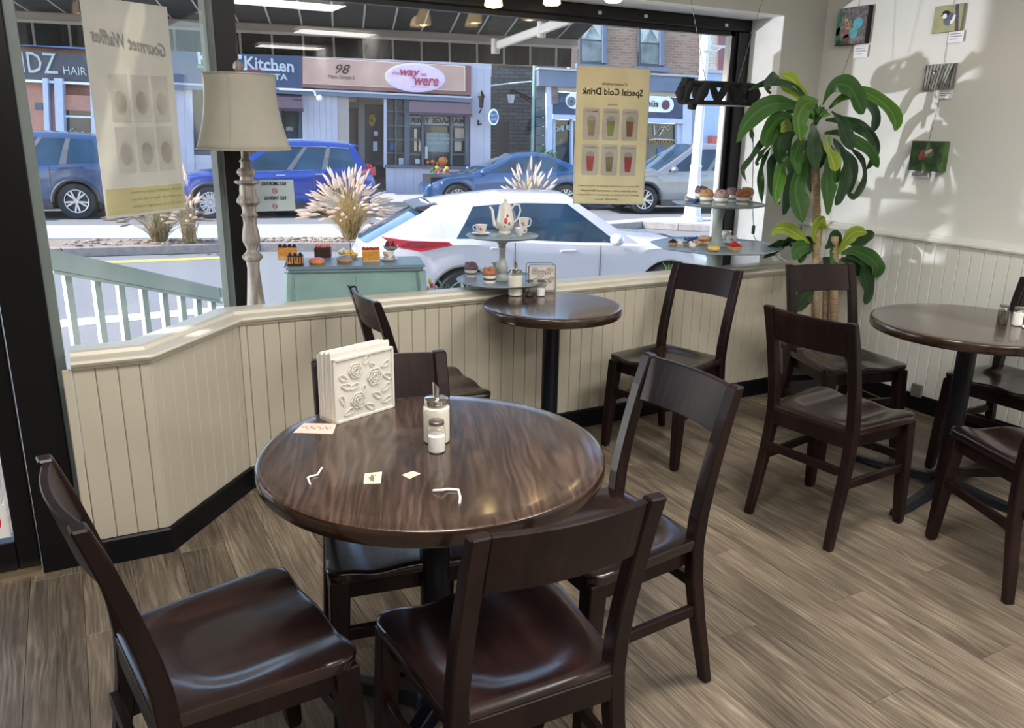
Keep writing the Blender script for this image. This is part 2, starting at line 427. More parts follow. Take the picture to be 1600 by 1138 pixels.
# front wall: header, pier, reveal
XJ = 3.733; ZH = 2.133
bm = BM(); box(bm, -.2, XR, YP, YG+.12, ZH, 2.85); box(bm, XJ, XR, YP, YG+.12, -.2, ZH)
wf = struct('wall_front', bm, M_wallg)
bm = BM(); box(bm, XJ-.004, XJ, YP+.002, YG, .0, ZH-.001); box(bm, .62, XJ, YP+.002, YG, ZH-.004, ZH); obj('reveal', bm, M_white, wf)
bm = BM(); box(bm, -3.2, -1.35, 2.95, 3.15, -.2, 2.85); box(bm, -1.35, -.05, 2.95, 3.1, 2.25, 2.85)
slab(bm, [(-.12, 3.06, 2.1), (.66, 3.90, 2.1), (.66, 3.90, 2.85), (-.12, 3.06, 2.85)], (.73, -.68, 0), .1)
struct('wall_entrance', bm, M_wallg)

# door at the far left
dr = thing('door_1', '', 'door'); del dr['label']; del dr['category']; dr['kind'] = 'structure'
bm = BM(); box(bm, -.225, -.10, 2.90, 3.02, 0, 2.25); box(bm, -1.35, -1.25, 2.90, 3.02, 0, 2.25); box(bm, -1.25, -.225, 2.92, 3.0, 2.14, 2.25); obj('door_frame', bm, M_frame, dr, bevel=.004)
bm = BM(); box(bm, -.297, -.232, 2.94, 2.985, 0.015, 2.13); box(bm, -1.24, -1.13, 2.94, 2.985, 0.015, 2.13); box(bm, -1.13, -.297, 2.94, 2.985, .015, .12); box(bm, -1.13, -.297, 2.94, 2.985, 2.02, 2.13)
obj('door_leaf', bm, M_frame, dr, bevel=.003)
bm = BM(); box(bm, -1.13, -.297, 2.958, 2.966, .12, 2.02); obj('glass', bm, M_glass, dr)
bm = BM(); tube(bm, [(-1.18, 2.94, .95), (-1.18, 2.88, .95), (-1.18, 2.88, 1.25), (-1.18, 2.94, 1.25)], .011); obj('door_handle', bm, M_black, dr, smooth=True)
bm = BM(); box(bm, -1.25, -.225, 2.90, 3.0, 0.0, .012); obj('threshold', bm, mat('brass_threshold', (.45, .36, .22), .4, metal=.7), dr)
bm = BM(); box(bm, -.10, -.072, 2.96, 3.04, 0, 2.25); obj('jamb_profile', bm, M_dgreen, dr)
st = thing('no_smoking_sticker', 'white square no smoking sticker low on the glass door', 'sticker', (-.374, 2.955, .195))
bm = BM(); box(bm, -.075, .068, -.001, .002, -.06, .06); obj('paper', bm, M_white, st)
M_red = mat('sign_red', (.62, .03, .05), .5)
bm = BM(); ringslab(bm, (0, -.002, 0), (1, 0, 0), (0, 0, 1), .038, .048, .001); 
slab(bm, [(-.036, -.002, .028), (-.028, -.002, .036), (.036, -.002, -.028), (.028, -.002, -.036)], (0, -1, 0), .001); obj('ring', bm, M_red, st)
bm = BM(); box(bm, -.028, .028, -.0025, -.0015, -.006, .004); obj('cigarette', bm, M_black, st)

# ---- half wall with boards
P0, P1, P2 = V((.542, 3.29, 0)), V((.177, 2.874, 0)), V((-.056, 2.879, 0))
ZC, ZB = .713, .095
PE = V((XR, YW, 0))
def nrm2(a, b):
    d = (b-a).normalized(); return V((d.y, -d.x, 0))      # towards the room for a->b running right
path = [P2, P1, P0, PE]
segn = [nrm2(path[i], path[i+1]) for i in range(3)]
def miter(i):
    if i == 0: return segn[0]
    if i == 3: return segn[2]
    a, b = segn[i-1], segn[i]; m_ = (a+b).normalized(); return m_/m_.dot(a)
mit = [miter(i) for i in range(4)]
def ribbon(prof): 
    bm = BM(); sweep(bm, prof, [(path[i], mit[i]) for i in range(4)]); return bm
hw = struct('wall_low', ribbon([(-.016, 0), (-.016, ZC+.01), (-.05, ZC+.01), (-.05, 0)]), M_cream)
struct('trim_2', ribbon([(.0, ZC-.004), (.010, ZC-.002), (.013, ZC+.006), (.024, ZC+.012), (.030, ZC+.022), (.026, ZC+.030), (.014, ZC+.033), (-.02, ZC+.037), (-.026, ZC+.048), (-.04, ZC+.052), (-.112, ZC+.052), (-.112, ZC-.004)]), M_capp)
struct('baseboard_front', ribbon([(.014, 0), (.014, ZB-.006), (.008, ZB), (-.02, ZB), (-.02, 0)]), M_base)
bproto = {}
def board(a, b, nv, name='board', lift=0):
    L = (b-a).length; key = round(L, 4)
    if key not in bproto:
        bm = BM(); box(bm, .0008, L-.0008, 0, .015, ZB-.002, ZC)
        bproto[key] = obj(name, bm, M_cream, hw, bevel=.003); p = bproto[key]
    else:
        p = bproto[key].copy(); COL.objects.link(p)
    ang = math.atan2((b-a).y, (b-a).x)
    p.location = a + nv*lift; p.rotation_euler = (0, 0, ang)
n = 54; st_ = (PE.x-P0.x-.03)/n
a0 = P0 + V((.03, 0, 0))
board(P0, a0, segn[2], 'corner_board', .002)
for i in range(n): board(a0+V((st_*i, 0, 0)), a0+V((st_*(i+1), 0, 0)), segn[2])
d = (P0-P1).normalized(); LD = (P0-P1).length
board(P1, P1+d*.045, segn[1], 'corner_board', .002); board(P0-d*.045, P0, segn[1], 'corner_board', .002)
n = 7; st_ = (LD-.09)/n
for i in range(n): board(P1+d*(.045+st_*i), P1+d*(.045+st_*(i+1)), segn[1])
d = (P1-P2).normalized(); LD = (P1-P2).length
board(P2-d*.03, P2, segn[0], 'corner_board', .006)
st_ = LD/3.5
for i in range(3): board(P2+d*(st_*i), P2+d*(st_*(i+1)), segn[0])
board(P2+d*st_*3, P1, segn[0])
# window platform behind the half wall
bm = BM(); box(bm, .62, XJ-.004, YW+.12, YG-.03, .30, .5)
slab(bm, [(.62, 3.45, .5), (.62, 3.80, .5), (.25, 3.40, .5), (.3, 3.2, .5)], (0, 0, 1), .2)
struct('display_platform', bm, M_white)

# ---- window 1 (main pane) and window 2 (slanted pane by the door)
wn = thing('window_1', '', ''); del wn['label']; del wn['category']; wn['kind'] = 'structure'
bm = BM()
box(bm, .70, XJ-.004, YG-.035, YG+.06, 2.062, ZH-.005)          # head
box(bm, 3.635, XJ-.004, YG-.035, YG+.06, .3, 2.062)           # right jamb
box(bm, .70, XJ-.004, YG-.035, YG+.06, .3, .38)
obj('window_frame', bm, M_frame, wn, bevel=.006)
bm = BM(); box(bm, .70, 3.62, YG-.012, YG+.03, 2.036, 2.062); box(bm, 3.585, 3.635, YG-.012, YG+.03, .38, 2.062); obj('glazing_bead', bm, M_black, wn)
bm = BM(); box(bm, 3.575, 3.586, YG-.02, YG+.02, .38, 2.036); obj('metal_strip', bm, M_silver, wn)
bm = BM(); box(bm, .66, 3.62, YG, YG+.008, .35, 2.08); obj('glass', bm, M_glass, wn)
clip = mat('clip_white', (.8, .8, .78), .5)
for px, py in ((937, 20.5), (1009, 26), (1135, 40)):
    p = atY(px, py, YG-.037); bm = BM(); box(bm, p.x-.010, p.x+.010, YG-.042, YG-.035, p.z-.006, p.z+.010); obj('clip', bm, clip, wn)
w2 = thing('window_2', '', ''); del w2['label']; del w2['category']; w2['kind'] = 'structure'
QA, QB = V((-.072, 3.075, 0)), V((.615, 3.81, 0)); qd = (QB-QA).normalized(); qn = V((qd.y, -qd.x, 0))
bm = BM(); slab(bm, [QA+V((0, 0, .0)), QB+V((0, 0, .0)), QB+V((0, 0, 2.12)), QA+V((0, 0, 2.12))], qn, .008); obj('glass', bm, M_glass, w2)
bm = BM(); box(bm, .622, .715, 3.80, YG+.06, .0, 2.14); obj('mullion', bm, M_frame, w2, bevel=.004)
bm = BM(); slab(bm, [QB-qd*.004+qn*.012, QB+qd*.022+qn*.012, QB+qd*.022+qn*.012+V((0, 0, 2.14)), QB-qd*.004+qn*.012+V((0, 0, 2.14))], qn, .03); obj('metal_strip', bm, M_silver, w2)
bm = BM(); slab(bm, [QB-qd*.035, QB-qd*.006, QB-qd*.006+V((0, 0, 2.14)), QB-qd*.035+V((0, 0, 2.14))], qn, .03); obj('window_frame', bm, M_dgreen, w2)
bm = BM(); slab(bm, [QA+V((0, 0, .0)), QB+V((0, 0, .0)), QB+V((0, 0, .3)), QA+V((0, 0, .3))], qn, .04); obj('kick_panel', bm, M_frame, w2)
bm = BM(); slab(bm, [QA+V((0, 0, 2.1)), QB+V((0, 0, 2.1)), QB+V((0, 0, 2.2)), QA+V((0, 0, 2.2))], qn, .05); obj('head_rail', bm, M_frame, w2)

# ================================================================== CHAIRS
def make_chair():
    t = thing('dining_chair', '', 'chair')
    # seat
    HW0, HW1, Y1, ZS = .186, .2225, .385, .464
    def hw_(y):
        b_ = HW0 + (HW1-HW0)*max(0, min(1, y/Y1)); r = .045
        k = Y1 - y
        if k < r: b_ -= r - sqrt(max(0, r*r - (r-k)**2))
        return b_
    ys = [0, .008, .03, .06, .09, .12, .15, .18, .21, .24, .27, .30, .32, .34, .355, .368, .378, .383, .385]
    us = [-1, -.985, -.94] + [i/12 for i in range(-10, 11)] + [.94, .985, 1]
    def zt(x, y, u, k):
        q = 1 - ((x/.165)**2 + ((y-.165)/.135)**2) if y < .165 else 1 - (x/.165)**2
        s = max(0, q); d_ = .017*min(1, s*1.8)
        fr = max(0, min(1, (y-.18)/.18))
        d_ *= 1 - fr*.75*(.5+.5*cos(2*pi*x/.20))
        d_ *= 1 - .35*fr
        e = 1 if abs(u) < .95 else (.0 if abs(u) > .99 else .75)
        e2 = 0 if k in (0, len(ys)-1) else (.75 if k in (1, len(ys)-2) else 1)
        return ZS - d_ - .008*(1-min(e, e2))
    bm = BM()
    top = [[bm.verts.new((u*hw_(y), y, zt(u*hw_(y), y, u, k))) for u in us] for k, y in enumerate(ys)]
    for a, b in zip(top, top[1:]):
        for i in range(len(us)-1): bm.faces.new((a[i], a[i+1], b[i+1], b[i]))
    loop = [r[0] for r in top] + top[-1][1:-1] + [r[-1] for r in top][::-1] + top[0][1:-1][::-1]
    low = [bm.verts.new((v.co.x*.985, v.co.y*.985+.002, ZS-.030)) for v in loop]
    for i in range(len(loop)): bm.faces.new((loop[i], loop[(i+1) % len(loop)], low[(i+1) % len(loop)], low[i]))
    bm.faces.new(low)
    obj('seat', bm, M_seat, t, smooth=radians(50))
    # apron boards
    bm = BM()
    box(bm, -.185, .185, .335, .357, .378, .436); box(bm, -.160, .160, -.002, .020, .385, .445)
    for s in (-1, 1):
        slab(bm, [(s*.163, .02, .378), (s*.195, .345, .378), (s*.195, .345, .436), (s*.163, .02, .436)], (s, 0, 0), .02)
    obj('seat_frame', bm, M_chair, t, bevel=.002)
    # rear posts
    pth = [(-.068, 0, .026), (-.050, .10, .030), (-.026, .22, .035), (-.008, .34, .039), (-.002, .44, .041), (-.008, .52, .040), (-.022, .60, .038), (-.043, .69, .036), (-.066, .78, .033), (-.092, .866, .028)]
    for s in (-1, 1):
        bm = BM(); rings = []
        for y, z, dp in pth:
            xo = s*(.200 - .0095*min(1, z/.44)) if z < .44 else s*.1907
            xi = xo - s*(.034 if z < .05 else .038)
            rings.append([bm.verts.new(p) for p in ((xo, y, z), (xi, y, z), (xi, y+dp, z+.0), (xo, y+dp, z+.0))])
        for a, b in zip(rings, rings[1:]):
            for k in range(4): bm.faces.new((a[k], a[(k+1) % 4], b[(k+1) % 4], b[k]))
        bm.faces.new(rings[0]); bm.faces.new(rings[-1])
        obj('rear_post', bm, M_chair, t, bevel=.004)
    # back rail, curved
    bm = BM(); rings = []
    N_ = 12
    for i in range(N_+1):
        u = -1 + 2*i/N_; x_ = u*.1535; c = -.020*(1-u*u)
        def yy(z): return -.043 + (z-.69)*(-.268)
        rings.append([bm.verts.new(p) for p in ((x_, yy(.737)+c+.004, .737), (x_, yy(.862)+c+.004, .862), (x_, yy(.862)+c+.022, .862), (x_, yy(.737)+c+.026, .737))])
    for a, b in zip(rings, rings[1:]):
        for k in range(4): bm.faces.new((a[k], a[(k+1) % 4], b[(k+1) % 4], b[k]))
    bm.faces.new(rings[0]); bm.faces.new(rings[-1])
    obj('back_rail', bm, M_chair, t, bevel=.003)
    # front legs
    for s in (-1, 1):
        bm = BM(); rings = []
        for z, xo, xi, y0, y1 in ((0, .218, .190, .369, .397), (.02, .220, .186, .364, .400), (.20, .219, .177, .348, .393), (.436, .213, .163, .328, .379)):
            rings.append([bm.verts.new(p) for p in ((s*xo, y0, z), (s*xi, y0, z), (s*xi, y1, z), (s*xo, y1, z))])
        for a, b in zip(rings, rings[1:]):
            for k in range(4): bm.faces.new((a[k], a[(k+1) % 4], b[(k+1) % 4], b[k]))
        bm.faces.new(rings[0]); bm.faces.new(rings[-1])
        obj('leg', bm, M_chair, t, bevel=.003)
    for pts, zz in (((-.16, -.020, .16, -.020), .30), ((-.19, .362, .19, .362), .285)):
        bm = BM(); box(bm, pts[0], pts[2], pts[1]-.009, pts[1]+.011, zz-.016, zz+.016); obj('stretcher', bm, M_chair, t, bevel=.002)
    for s in (-1, 1):
        bm = BM(); slab(bm, [(s*.186, -.015, .228), (s*.207, .36, .228), (s*.207, .36, .260), (s*.186, -.015, .260)], (s, 0, 0), .018); obj('stretcher', bm, M_chair, t, bevel=.002)
    return t
G1, G2, G3 = None, None, None
CH = [
 (0.002, 1.527, -1.4229, 'dark chair left of the big round table, its wide seat facing right', G1),
 (0.683, 1.106, -.0274, 'dark chair nearest the camera, back towards us at the big round table', G1),
 (1.360, 1.617, 1.5972, 'dark chair right of the big round table, blue window shine on its seat', G1),
 (0.710, 2.028, 2.9772, 'dark chair behind the white napkin holder, facing us across the big table', G1),
 (1.039, 2.971, -1.6185, 'dark chair seen side on, left of the small table by the low wall', G2),
 (2.599, 2.926, 1.8424, 'dark chair right of the small table, its back against the cream boards', G2),
 (2.359, 1.980, -1.4495, 'dark chair left of the right-hand table, with its back to us', G3),
 (3.226, 2.695, -3.3846, 'dark chair in front of the tall potted plant', G3),
 (3.772, 1.935, 1.62, 'dark chair behind the right-hand table against the white wainscot', G3),
 (2.772, 1.242, -.4555, 'dark chair at the bottom right edge with a scooped shiny seat', G3)]
chair0 = make_chair()
for i, (x, y, r, lab, g) in enumerate(CH):
    if i == 0: chair0.location = (x, y, 0); chair0.rotation_euler = (0, 0, r); chair0['label'] = lab
    else: dup(chair0, (x, y, 0), r, lab)

# ================================================================== TABLES
def make_table(name, label, x, y, R, rz=0, base_r=.36, grz=0):
    t = thing(name, label, 'table', (x, y, 0), rz)
    bm = BM()
    lathe(bm, [(0, .75), (R-.05, .75), (R-.012, .7498), (R-.006, .7488), (R-.0025, .7465)], 96); 
    top = obj('tabletop', bm, M_top, t, smooth=True); top.rotation_euler = (0, 0, grz)
    bm = BM(); lathe(bm, [(R-.0025, .7465), (R, .742), (R, .716), (R-.004, .710), (R-.012, .708), (0, .708)], 96)
    obj('edge_band', bm, M_edge, t, smooth=True)
    bm = BM(); lathe(bm, [(.0375, .02), (.0375, .70), (.0375, .7)], 24)
    lathe(bm, [(.055, .03), (.055, .05), (.042, .085), (.0375, .09)], 24)
    obj('column', bm, M_iron, t, smooth=True)
    bm = BM(); box(bm, -.14, .14, -.14, .14, .700, .708); box(bm, -.2, .2, -.02, .02, .690, .700); obj('mounting_plate', bm, M_iron, t)
    for k in range(4):
        bm = BM(); rings = []
        for q, (d_, w_, h0, h1) in enumerate(((.02, .034, .022, .062), (.12, .030, .018, .052), (.25, .028, .010, .036), (base_r-.02, .026, .004, .026), (base_r, .012, .004, .018))):
            rings.append([bm.verts.new(V(p)) for p in ((d_, -w_, h0), (d_, w_, h0), (d_, w_*.6, h1), (d_, -w_*.6, h1))])
        for a, b in zip(rings, rings[1:]):
            for j in range(4): bm.faces.new((a[j], a[(j+1) % 4], b[(j+1) % 4], b[j]))
        bm.faces.new(rings[0]); bm.faces.new(rings[-1])
        lathe(bm, [(.014, 0), (.016, .012), (.010, .02)], 10, (base_r-.03, 0, 0))
        a_ = obj('foot', bm, M_iron, t, bevel=.003); a_.rotation_euler = (0, 0, radians(40)+k*pi/2 if name != 'x' else 0)
    return t
make_table('round_table', 'big round dark walnut pedestal table in front, with napkin holder and sugar jar', .695, 1.657, .408, 0, .34, radians(-22))
make_table('round_table', 'small round dark pedestal table against the low wall under the window', 1.812, 2.962, .304, 0, .27, radians(80))
t3 = make_table('round_table', 'round pedestal table at the right by the white wall, pepper and salt on it', 3.215, 1.94, .388, radians(-30), .44, radians(100))

# ---- things on the tables
ZT = .75
def shaker(loc, R, H, fill, fh, lid_m, label, name, spout=False, group=None, cat='jar', lidh=.012, body_seg=20):
    t = thing(name, label, cat, loc)
    bm = BM(); 
    lathe(bm, [(0, 0), (R*.9, 0), (R, .004), (R, H*.72), (R*.96, H*.78), (R*.80, H*.85), (R*.78, H*.92)], body_seg)
    obj('glass_body', bm, M_jar, t, smooth=True)
    bm = BM(); lathe(bm, [(0, .003), (R*.9, .003), (R*.93, .006), (R*.93, fh*.97), (R*.8, fh), (0, fh*1.01)], body_seg); obj('filling', bm, fill, t, smooth=True)
    bm = BM(); lathe(bm, [(R*.82, H*.88), (R*.86, H*.885), (R*.86, H*.90), (R*.82, H*.905), (R*.86, H*.91), (R*.86, H*.985), (R*.80, H), (0, H*1.01)], body_seg); obj('lid', bm, lid_m, t, smooth=True)
    if spout:
        bm = BM(); lathe(bm, [(.008, H), (.009, H+.03), (.007, H+.031), (.0, H+.012)], 10)
        for v in bm.verts:
            if v.co.z > H+.025: v.co.z += (v.co.x)*-1.2; 
        obj('spout', bm, M_chrome, t, smooth=True)
    return t
M_lidd = mat('dull_tin', (.30, .27, .24), .35, metal=.9)
shaker((.722, 1.700, ZT), .034, .112, M_sugar, .092, M_chrome, 'glass sugar jar with chrome spout lid, tallest thing on the big table', 'sugar_jar', True)
shaker((.696, 1.640, ZT), .0215, .078, M_salt, .042, M_lidd, 'small glass salt shaker with tin lid before the sugar jar', 'salt_shaker')
p = atZ(804, 457, ZT)
T2 = lambda px, py: tuple(atZ(px, py, ZT).xy*.985)+(ZT,)
shaker(T2(805, 458), .035, .122, M_sugar, .092, M_chrome, 'glass sugar jar with spout on the small table by the window', 'sugar_jar', True)
shaker(T2(827, 459), .0205, .074, M_pepper, .018, M_lidd, 'nearly empty pepper shaker between sugar jar and salt on the small table', 'pepper_shaker')
shaker(T2(845, 459), .0205, .074, M_salt, .035, M_lidd, 'small salt shaker at the right of the pepper on the small table', 'salt_shaker')
p = atZ(1565, 506, ZT); shaker((p.x, p.y, ZT), .021, .078, M_pepper, .058, M_lidd, 'full dark pepper shaker on the right-hand table', 'pepper_shaker')
p = atZ(1588, 509, ZT); shaker((p.x, p.y, ZT), .021, .076, M_salt, .054, M_lidd, 'white salt shaker beside the pepper on the right-hand table', 'salt_shaker')
# plate edge on the right-hand table
bm = BM(); lathe(bm, [(0, 0), (.03, 0), (.045, .004), (.044, .006), (.03, .003), (0, .003)], 24)
p = atZ(1604, 513, ZT); o = obj('saucer', bm, M_white, smooth=True); o.location = (p.x+.02, p.y-.02, ZT); tag(o, 'white saucer cut by the right picture edge on the right-hand table', 'saucer')

# rose relief napkin holder
nh = thing('napkin_holder', 'white napkin holder with embossed roses on the big table', 'napkin holder')
A = atZ(524, 664, ZT); B = atZ(616, 636, ZT); A.z = B.z = ZT
ux = (B-A).normalized(); un = V((ux.y, -ux.x, 0))       # un = towards viewer
Wd = (B-A).length; Hh = .190
tilt = V((0, 0, 1))
def relief(P, thick, nm, par, hh=Hh, wd=Wd):
    bm = BM(); slab(bm, [P, P+ux*wd, P+ux*wd+tilt*hh, P+tilt*hh], un, thick); return obj(nm, bm, M_nap, par, bevel=.0015)
relief(A, .007, 'front_plate', nh, .172, Wd)
relief(A - un*.062, .007, 'back_plate', nh, .172, Wd)
bm = BM(); slab(bm, [A, A+ux*Wd, A+ux*Wd+V((0, 0, .007)), A+V((0, 0, .007))], un, .062); obj('bottom_plate', bm, M_nap, nh)
# frame around relief, roses and leaves
bm = BM()
for a_, b_ in (((0, 0), (Wd, .007)), ((0, .165), (Wd, .172)), ((0, 0), (.007, .172)), ((Wd-.007, 0), (Wd, .172))):
    p0 = A+ux*a_[0]+tilt*a_[1]; slab(bm, [p0+un*.004, p0+ux*(b_[0]-a_[0])+un*.004, p0+ux*(b_[0]-a_[0])+tilt*(b_[1]-a_[1])+un*.004, p0+tilt*(b_[1]-a_[1])+un*.004], un, .005)
obj('rim', bm, M_nap, nh, bevel=.001)
def rose(cx, cz, r):
    bm = BM(); c = A+ux*cx+tilt*cz+un*.003
    for k, (rr, nn) in enumerate(((r, 6), (r*.66, 5), (r*.34, 3))):
        pts = []
        for i in range(40):
            a_ = 2*pi*i/40; q = rr*(1-.16*abs(sin(nn*a_/2+k)))
            pts.append(c + ux*(q*cos(a_)) + tilt*(q*sin(a_)) + un*(.0005+k*.0012))
        tube(bm, pts, .0016, 5, closed=True)
    obj('rose', bm, M_nap, nh, smooth=True)
for cx, cz, r in ((.055, .132, .021), (.105, .103, .024), (.060, .050, .023)): rose(cx*Wd/.158, cz, r)
rnd = random.Random(3)
for cx, cz, a_, L_ in ((.025, .118, 2.6, .03), (.03, .095, -.3, .032), (.085, .155, .9, .03), (.10, .135, -.7, .02), (.135, .13, .4, .028), (.14, .095, -.4, .03), (.135, .065, .6, .032), (.11, .05, -.5, .03), (.05, .09, .2, .03), (.035, .025, .4, .03), (.09, .025, -.5, .03), (.135, .03, .3, .03), (.02, .06, 1.9, .028), (.075, .075, 1.2, .025)):
    cx *= Wd/.158
    bm = BM(); c = A+ux*cx+tilt*cz+un*.0028; pts = []
    for i in range(14):
        q = 2*pi*i/14; lx, lz = L_*.5*cos(q), L_*.22*sin(q)*(1+.3*cos(q))
        pts.append(c+ux*(lx*cos(a_)-lz*sin(a_))+tilt*(lx*sin(a_)+lz*cos(a_)))
    tube(bm, pts, .0014, 5, closed=True); obj('petal', bm, M_nap, nh, smooth=True)
napk = thing('napkin_stack', 'thick stack of white paper napkins inside the embossed holder', 'napkins')
for k in range(9):
    off = .006 + k*.0062; hh = .178 + (.004 if k % 3 == 1 else 0) - .001*k
    bm = BM(); P_ = A - un*off + V((0, 0, .008)) + ux*(-.002+.001*(k % 2)); tl = V((0, 0, 1))+ux*(.01*(k % 3))
    slab(bm, [P_, P_+ux*(Wd-.004), P_+ux*(Wd-.004)+tl*hh, P_+tl*hh], un, .0055); obj('napkin', bm, mat('napkin_paper', (.64, .60, .54), .9), napk, bevel=.001)

# paper scraps, card, straws wrappers
def flat(pts, m, name, label, cat, z=ZT+.0012, t=.0006, txt=None):
    P_ = [atZ(a, b, ZT) for a, b in pts]
    for q in P_: q.z = z
    bm = BM(); slab(bm, P_, (0, 0, 1), t); o = obj(name, bm, m); tag(o, label, cat); return o, P_
M_pink = mat('card_pink', (.80, .55, .46), .6, var=.1, scale=60)
o, P_ = flat([(458, 677), (520, 679), (526, 663), (475, 662)], M_pink, 'business_card', 'pale pink printed card lying beside the napkin holder', 'card')
c = (P_[0]+P_[1]+P_[2]+P_[3])/4
dux = (P_[1]-P_[0]).normalized(); duz = V((0, 0, 1)).cross(dux)
M_pinkd = mat('card_print', (.35, .13, .11), .7)
bm = BM()
for k in range(16):
    q = c + dux*(-.038+k*.0046) + duz*(.008*sin(k*1.7)); q.z = ZT+.0018
    tube(bm, [q, q+dux*.004+duz*.004, q+dux*.006-duz*.003], .0007, 4)
oo = obj('print', bm, M_pinkd, o)
M_yel = mat('packet_cream', (.86, .76, .47), .6)
o, P_ = flat([(568, 757), (595, 756), (597, 738), (570, 741)], M_yel, 'paper_packet', 'square cream sugar packet with dark script, left of centre on the big table', 'packet')
c = (P_[0]+P_[1]+P_[2]+P_[3])/4; c.z += .0006; dux = (P_[3]-P_[0]).normalized(); 
lettering('Sugar', .017, M_black, o, c, dux*-1, (P_[1]-P_[0])*1, shear=.3, ext=.0002)
o, P_ = flat([(628, 743), (640, 749), (657, 741), (645, 737)], M_yel, 'torn_paper', 'small torn scrap of cream paper right of the packet', 'paper')
bm = BM(); c = (P_[0]+P_[2])/2
for k in range(4): tube(bm, [c+V((.004*k-.008, 0, .001)), c+V((.004*k-.006, .004, .001))], .0006, 4)
obj('print', bm, M_black, o)
def strawp(pts, name, label, r=.0022):
    P_ = [atZ(a, b, ZT) for a, b in pts]
    bm = BM(); tube(bm, [V((q.x, q.y, ZT+r+(.006 if i in (1,) else .0005))) for i, q in enumerate(P_)], r, 6); o = obj(name, bm, M_white, smooth=True); tag(o, label, 'wrapper'); return o
strawp([(485, 759), (481, 752), (487, 746), (496, 744), (503, 733)], 'straw_wrapper', 'thin twisted white straw wrapper at the left of the big table')
strawp([(677, 769), (690, 772), (699, 767), (716, 768), (719, 779), (718, 789)], 'straw_wrapper', 'bent white straw wrapper near the front edge of the big table', .0028)

# wire napkin holder on the small table
wh = thing('wire_napkin_holder', 'black wire napkin holder with curls on the small table', 'napkin holder')
A2 = V((1.838, 3.222, ZT)); ux2 = V((.96, -.28, 0)).normalized(); un2 = V((ux2.y, -ux2.x, 0))
M_wire = mat('dark_wire', (.10, .10, .11), .4, metal=.8)
for k, off in enumerate((0, -.05)):
    bm = BM(); b0 = A2+un2*off
    tube(bm, [b0+V((0, 0, .01)), b0+V((0, 0, .125)), b0+ux2*.008+V((0, 0, .134)), b0+ux2*.122+V((0, 0, .134)), b0+ux2*.13+V((0, 0, .125)), b0+ux2*.13+V((0, 0, .01))], .0018, 6, closed=True)
    for (cx, cz, r) in ((.03, .10, .018), (.062, .085, .022), (.10, .10, .018), (.035, .05, .022), (.08, .045, .024), (.108, .06, .016)):
        tube(bm, [b0+ux2*(cx+r*(1-i/26)*cos(i*.42))+V((0, 0, cz+r*(1-i/26)*sin(i*.42))) for i in range(24)], .0012, 5)
    obj('wire_panel', bm, M_wire, wh, smooth=True)
bm = BM(); tube(bm, [A2+V((0, 0, .006)), A2-un2*.05+V((0, 0, .006))], .002, 6); tube(bm, [A2+ux2*.13+V((0, 0, .006)), A2+ux2*.13-un2*.05+V((0, 0, .006))], .002, 6); obj('base_wire', bm, M_wire, wh)
nk = thing('napkin_stack', 'paper napkins held in the wire holder on the small table', 'napkins')
for k in range(6):
    bm = BM(); P_ = A2-un2*(.008+k*.006)+ux2*(.006+.003*(k % 2))+V((0, 0, .004)); slab(bm, [P_, P_+ux2*.128, P_+ux2*.13+V((0, 0, .116)), P_+V((0, 0, .116))], un2, .004)
    obj('napkin', bm, MATS['napkin_paper'], nk)

# ================================================================== WINDOW DISPLAY
# tall lamp
YL = 3.56
lp0 = atY(397, 480, YL); lp1 = atY(375, 104, YL)
lx, ly = (lp0.x*.4+lp1.x*.6), YL
lt = thing('table_lamp', 'tall lamp with linen bell shade and turned grey wooden column in the window', 'lamp', (lx, ly, .5))
def zl(ypx): return atY(382, ypx, YL).z - .5
KR = .00093
pf = [(405, 17), (440, 17), (450, 18), (460, 28), (470, 22), (490, 24), (500, 38), (508, 41), (517, 40), (530, 28), (545, 30), (548, 54), (554, 56), (560, 50), (566, 33), (590, 36), (608, 36), (616, 40), (630, 50), (643, 52), (652, 44), (660, 33), (685, 30), (696, 32), (702, 39), (712, 31), (740, 29), (775, 36), (805, 40), (822, 38), (832, 32), (840, 29), (855, 22), (868, 30), (884, 47), (895, 45), (908, 30), (940, 27), (1000, 32), (1060, 37), (1130, 44), (1180, 52), (1200, 60), (1215, 60)]
prof = [(hw_*KR, zl(90+y/2.845)) for y, hw_ in pf][::-1]
prof = [(.075, 0), (.075, .02), (.06, .035)] + [p for p in prof if p[1] > .05]
bm = BM(); lathe(bm, [(0, 0)] + prof, 28); obj('lamp_column', bm, M_lampw, lt, smooth=True)
zt_, zb_ = zl(117), zl(233)
bm = BM(); sh = []
for i in range(13):
    u = i/12; z = zb_ + (zt_-zb_)*u; r = .188*(1-u) + .152*u - .020*sin(pi*u*.85)**1 - .002
    sh.append((r, z))
lathe(bm, sh, 48)
bm.faces.ensure_lookup_table()
for f in [f for f in bm.faces if len(f.verts) > 4]: bm.faces.remove(f)
o = obj('lamp_shade', bm, M_lamps, lt, smooth=True); sm = o.modifiers.new('s', 'SOLIDIFY'); sm.thickness = .002
bm = BM()
for r, z in (sh[0], sh[-1]): tube(bm, [(r*cos(a*pi/20), r*sin(a*pi/20), z) for a in range(40)], .0035, 6, closed=True)
obj('shade_trim', bm, M_lamps, lt, smooth=True)
for a in (-2.05, -.5, 1.1, 2.6):
    bm = BM(); tube(bm, [((r+.001)*cos(a), (r+.001)*sin(a), z) for r, z in sh], .0018, 5); obj('shade_seam', bm, M_lamps, lt)
bm = BM(); lathe(bm, [(0, zt_-.01), (.012, zt_-.005), (.010, zt_+.008), (.016, zt_+.014), (.022, zt_+.026), (.020, zt_+.040), (.012, zt_+.050), (.004, zt_+.053), (0, zt_+.062)], 16)
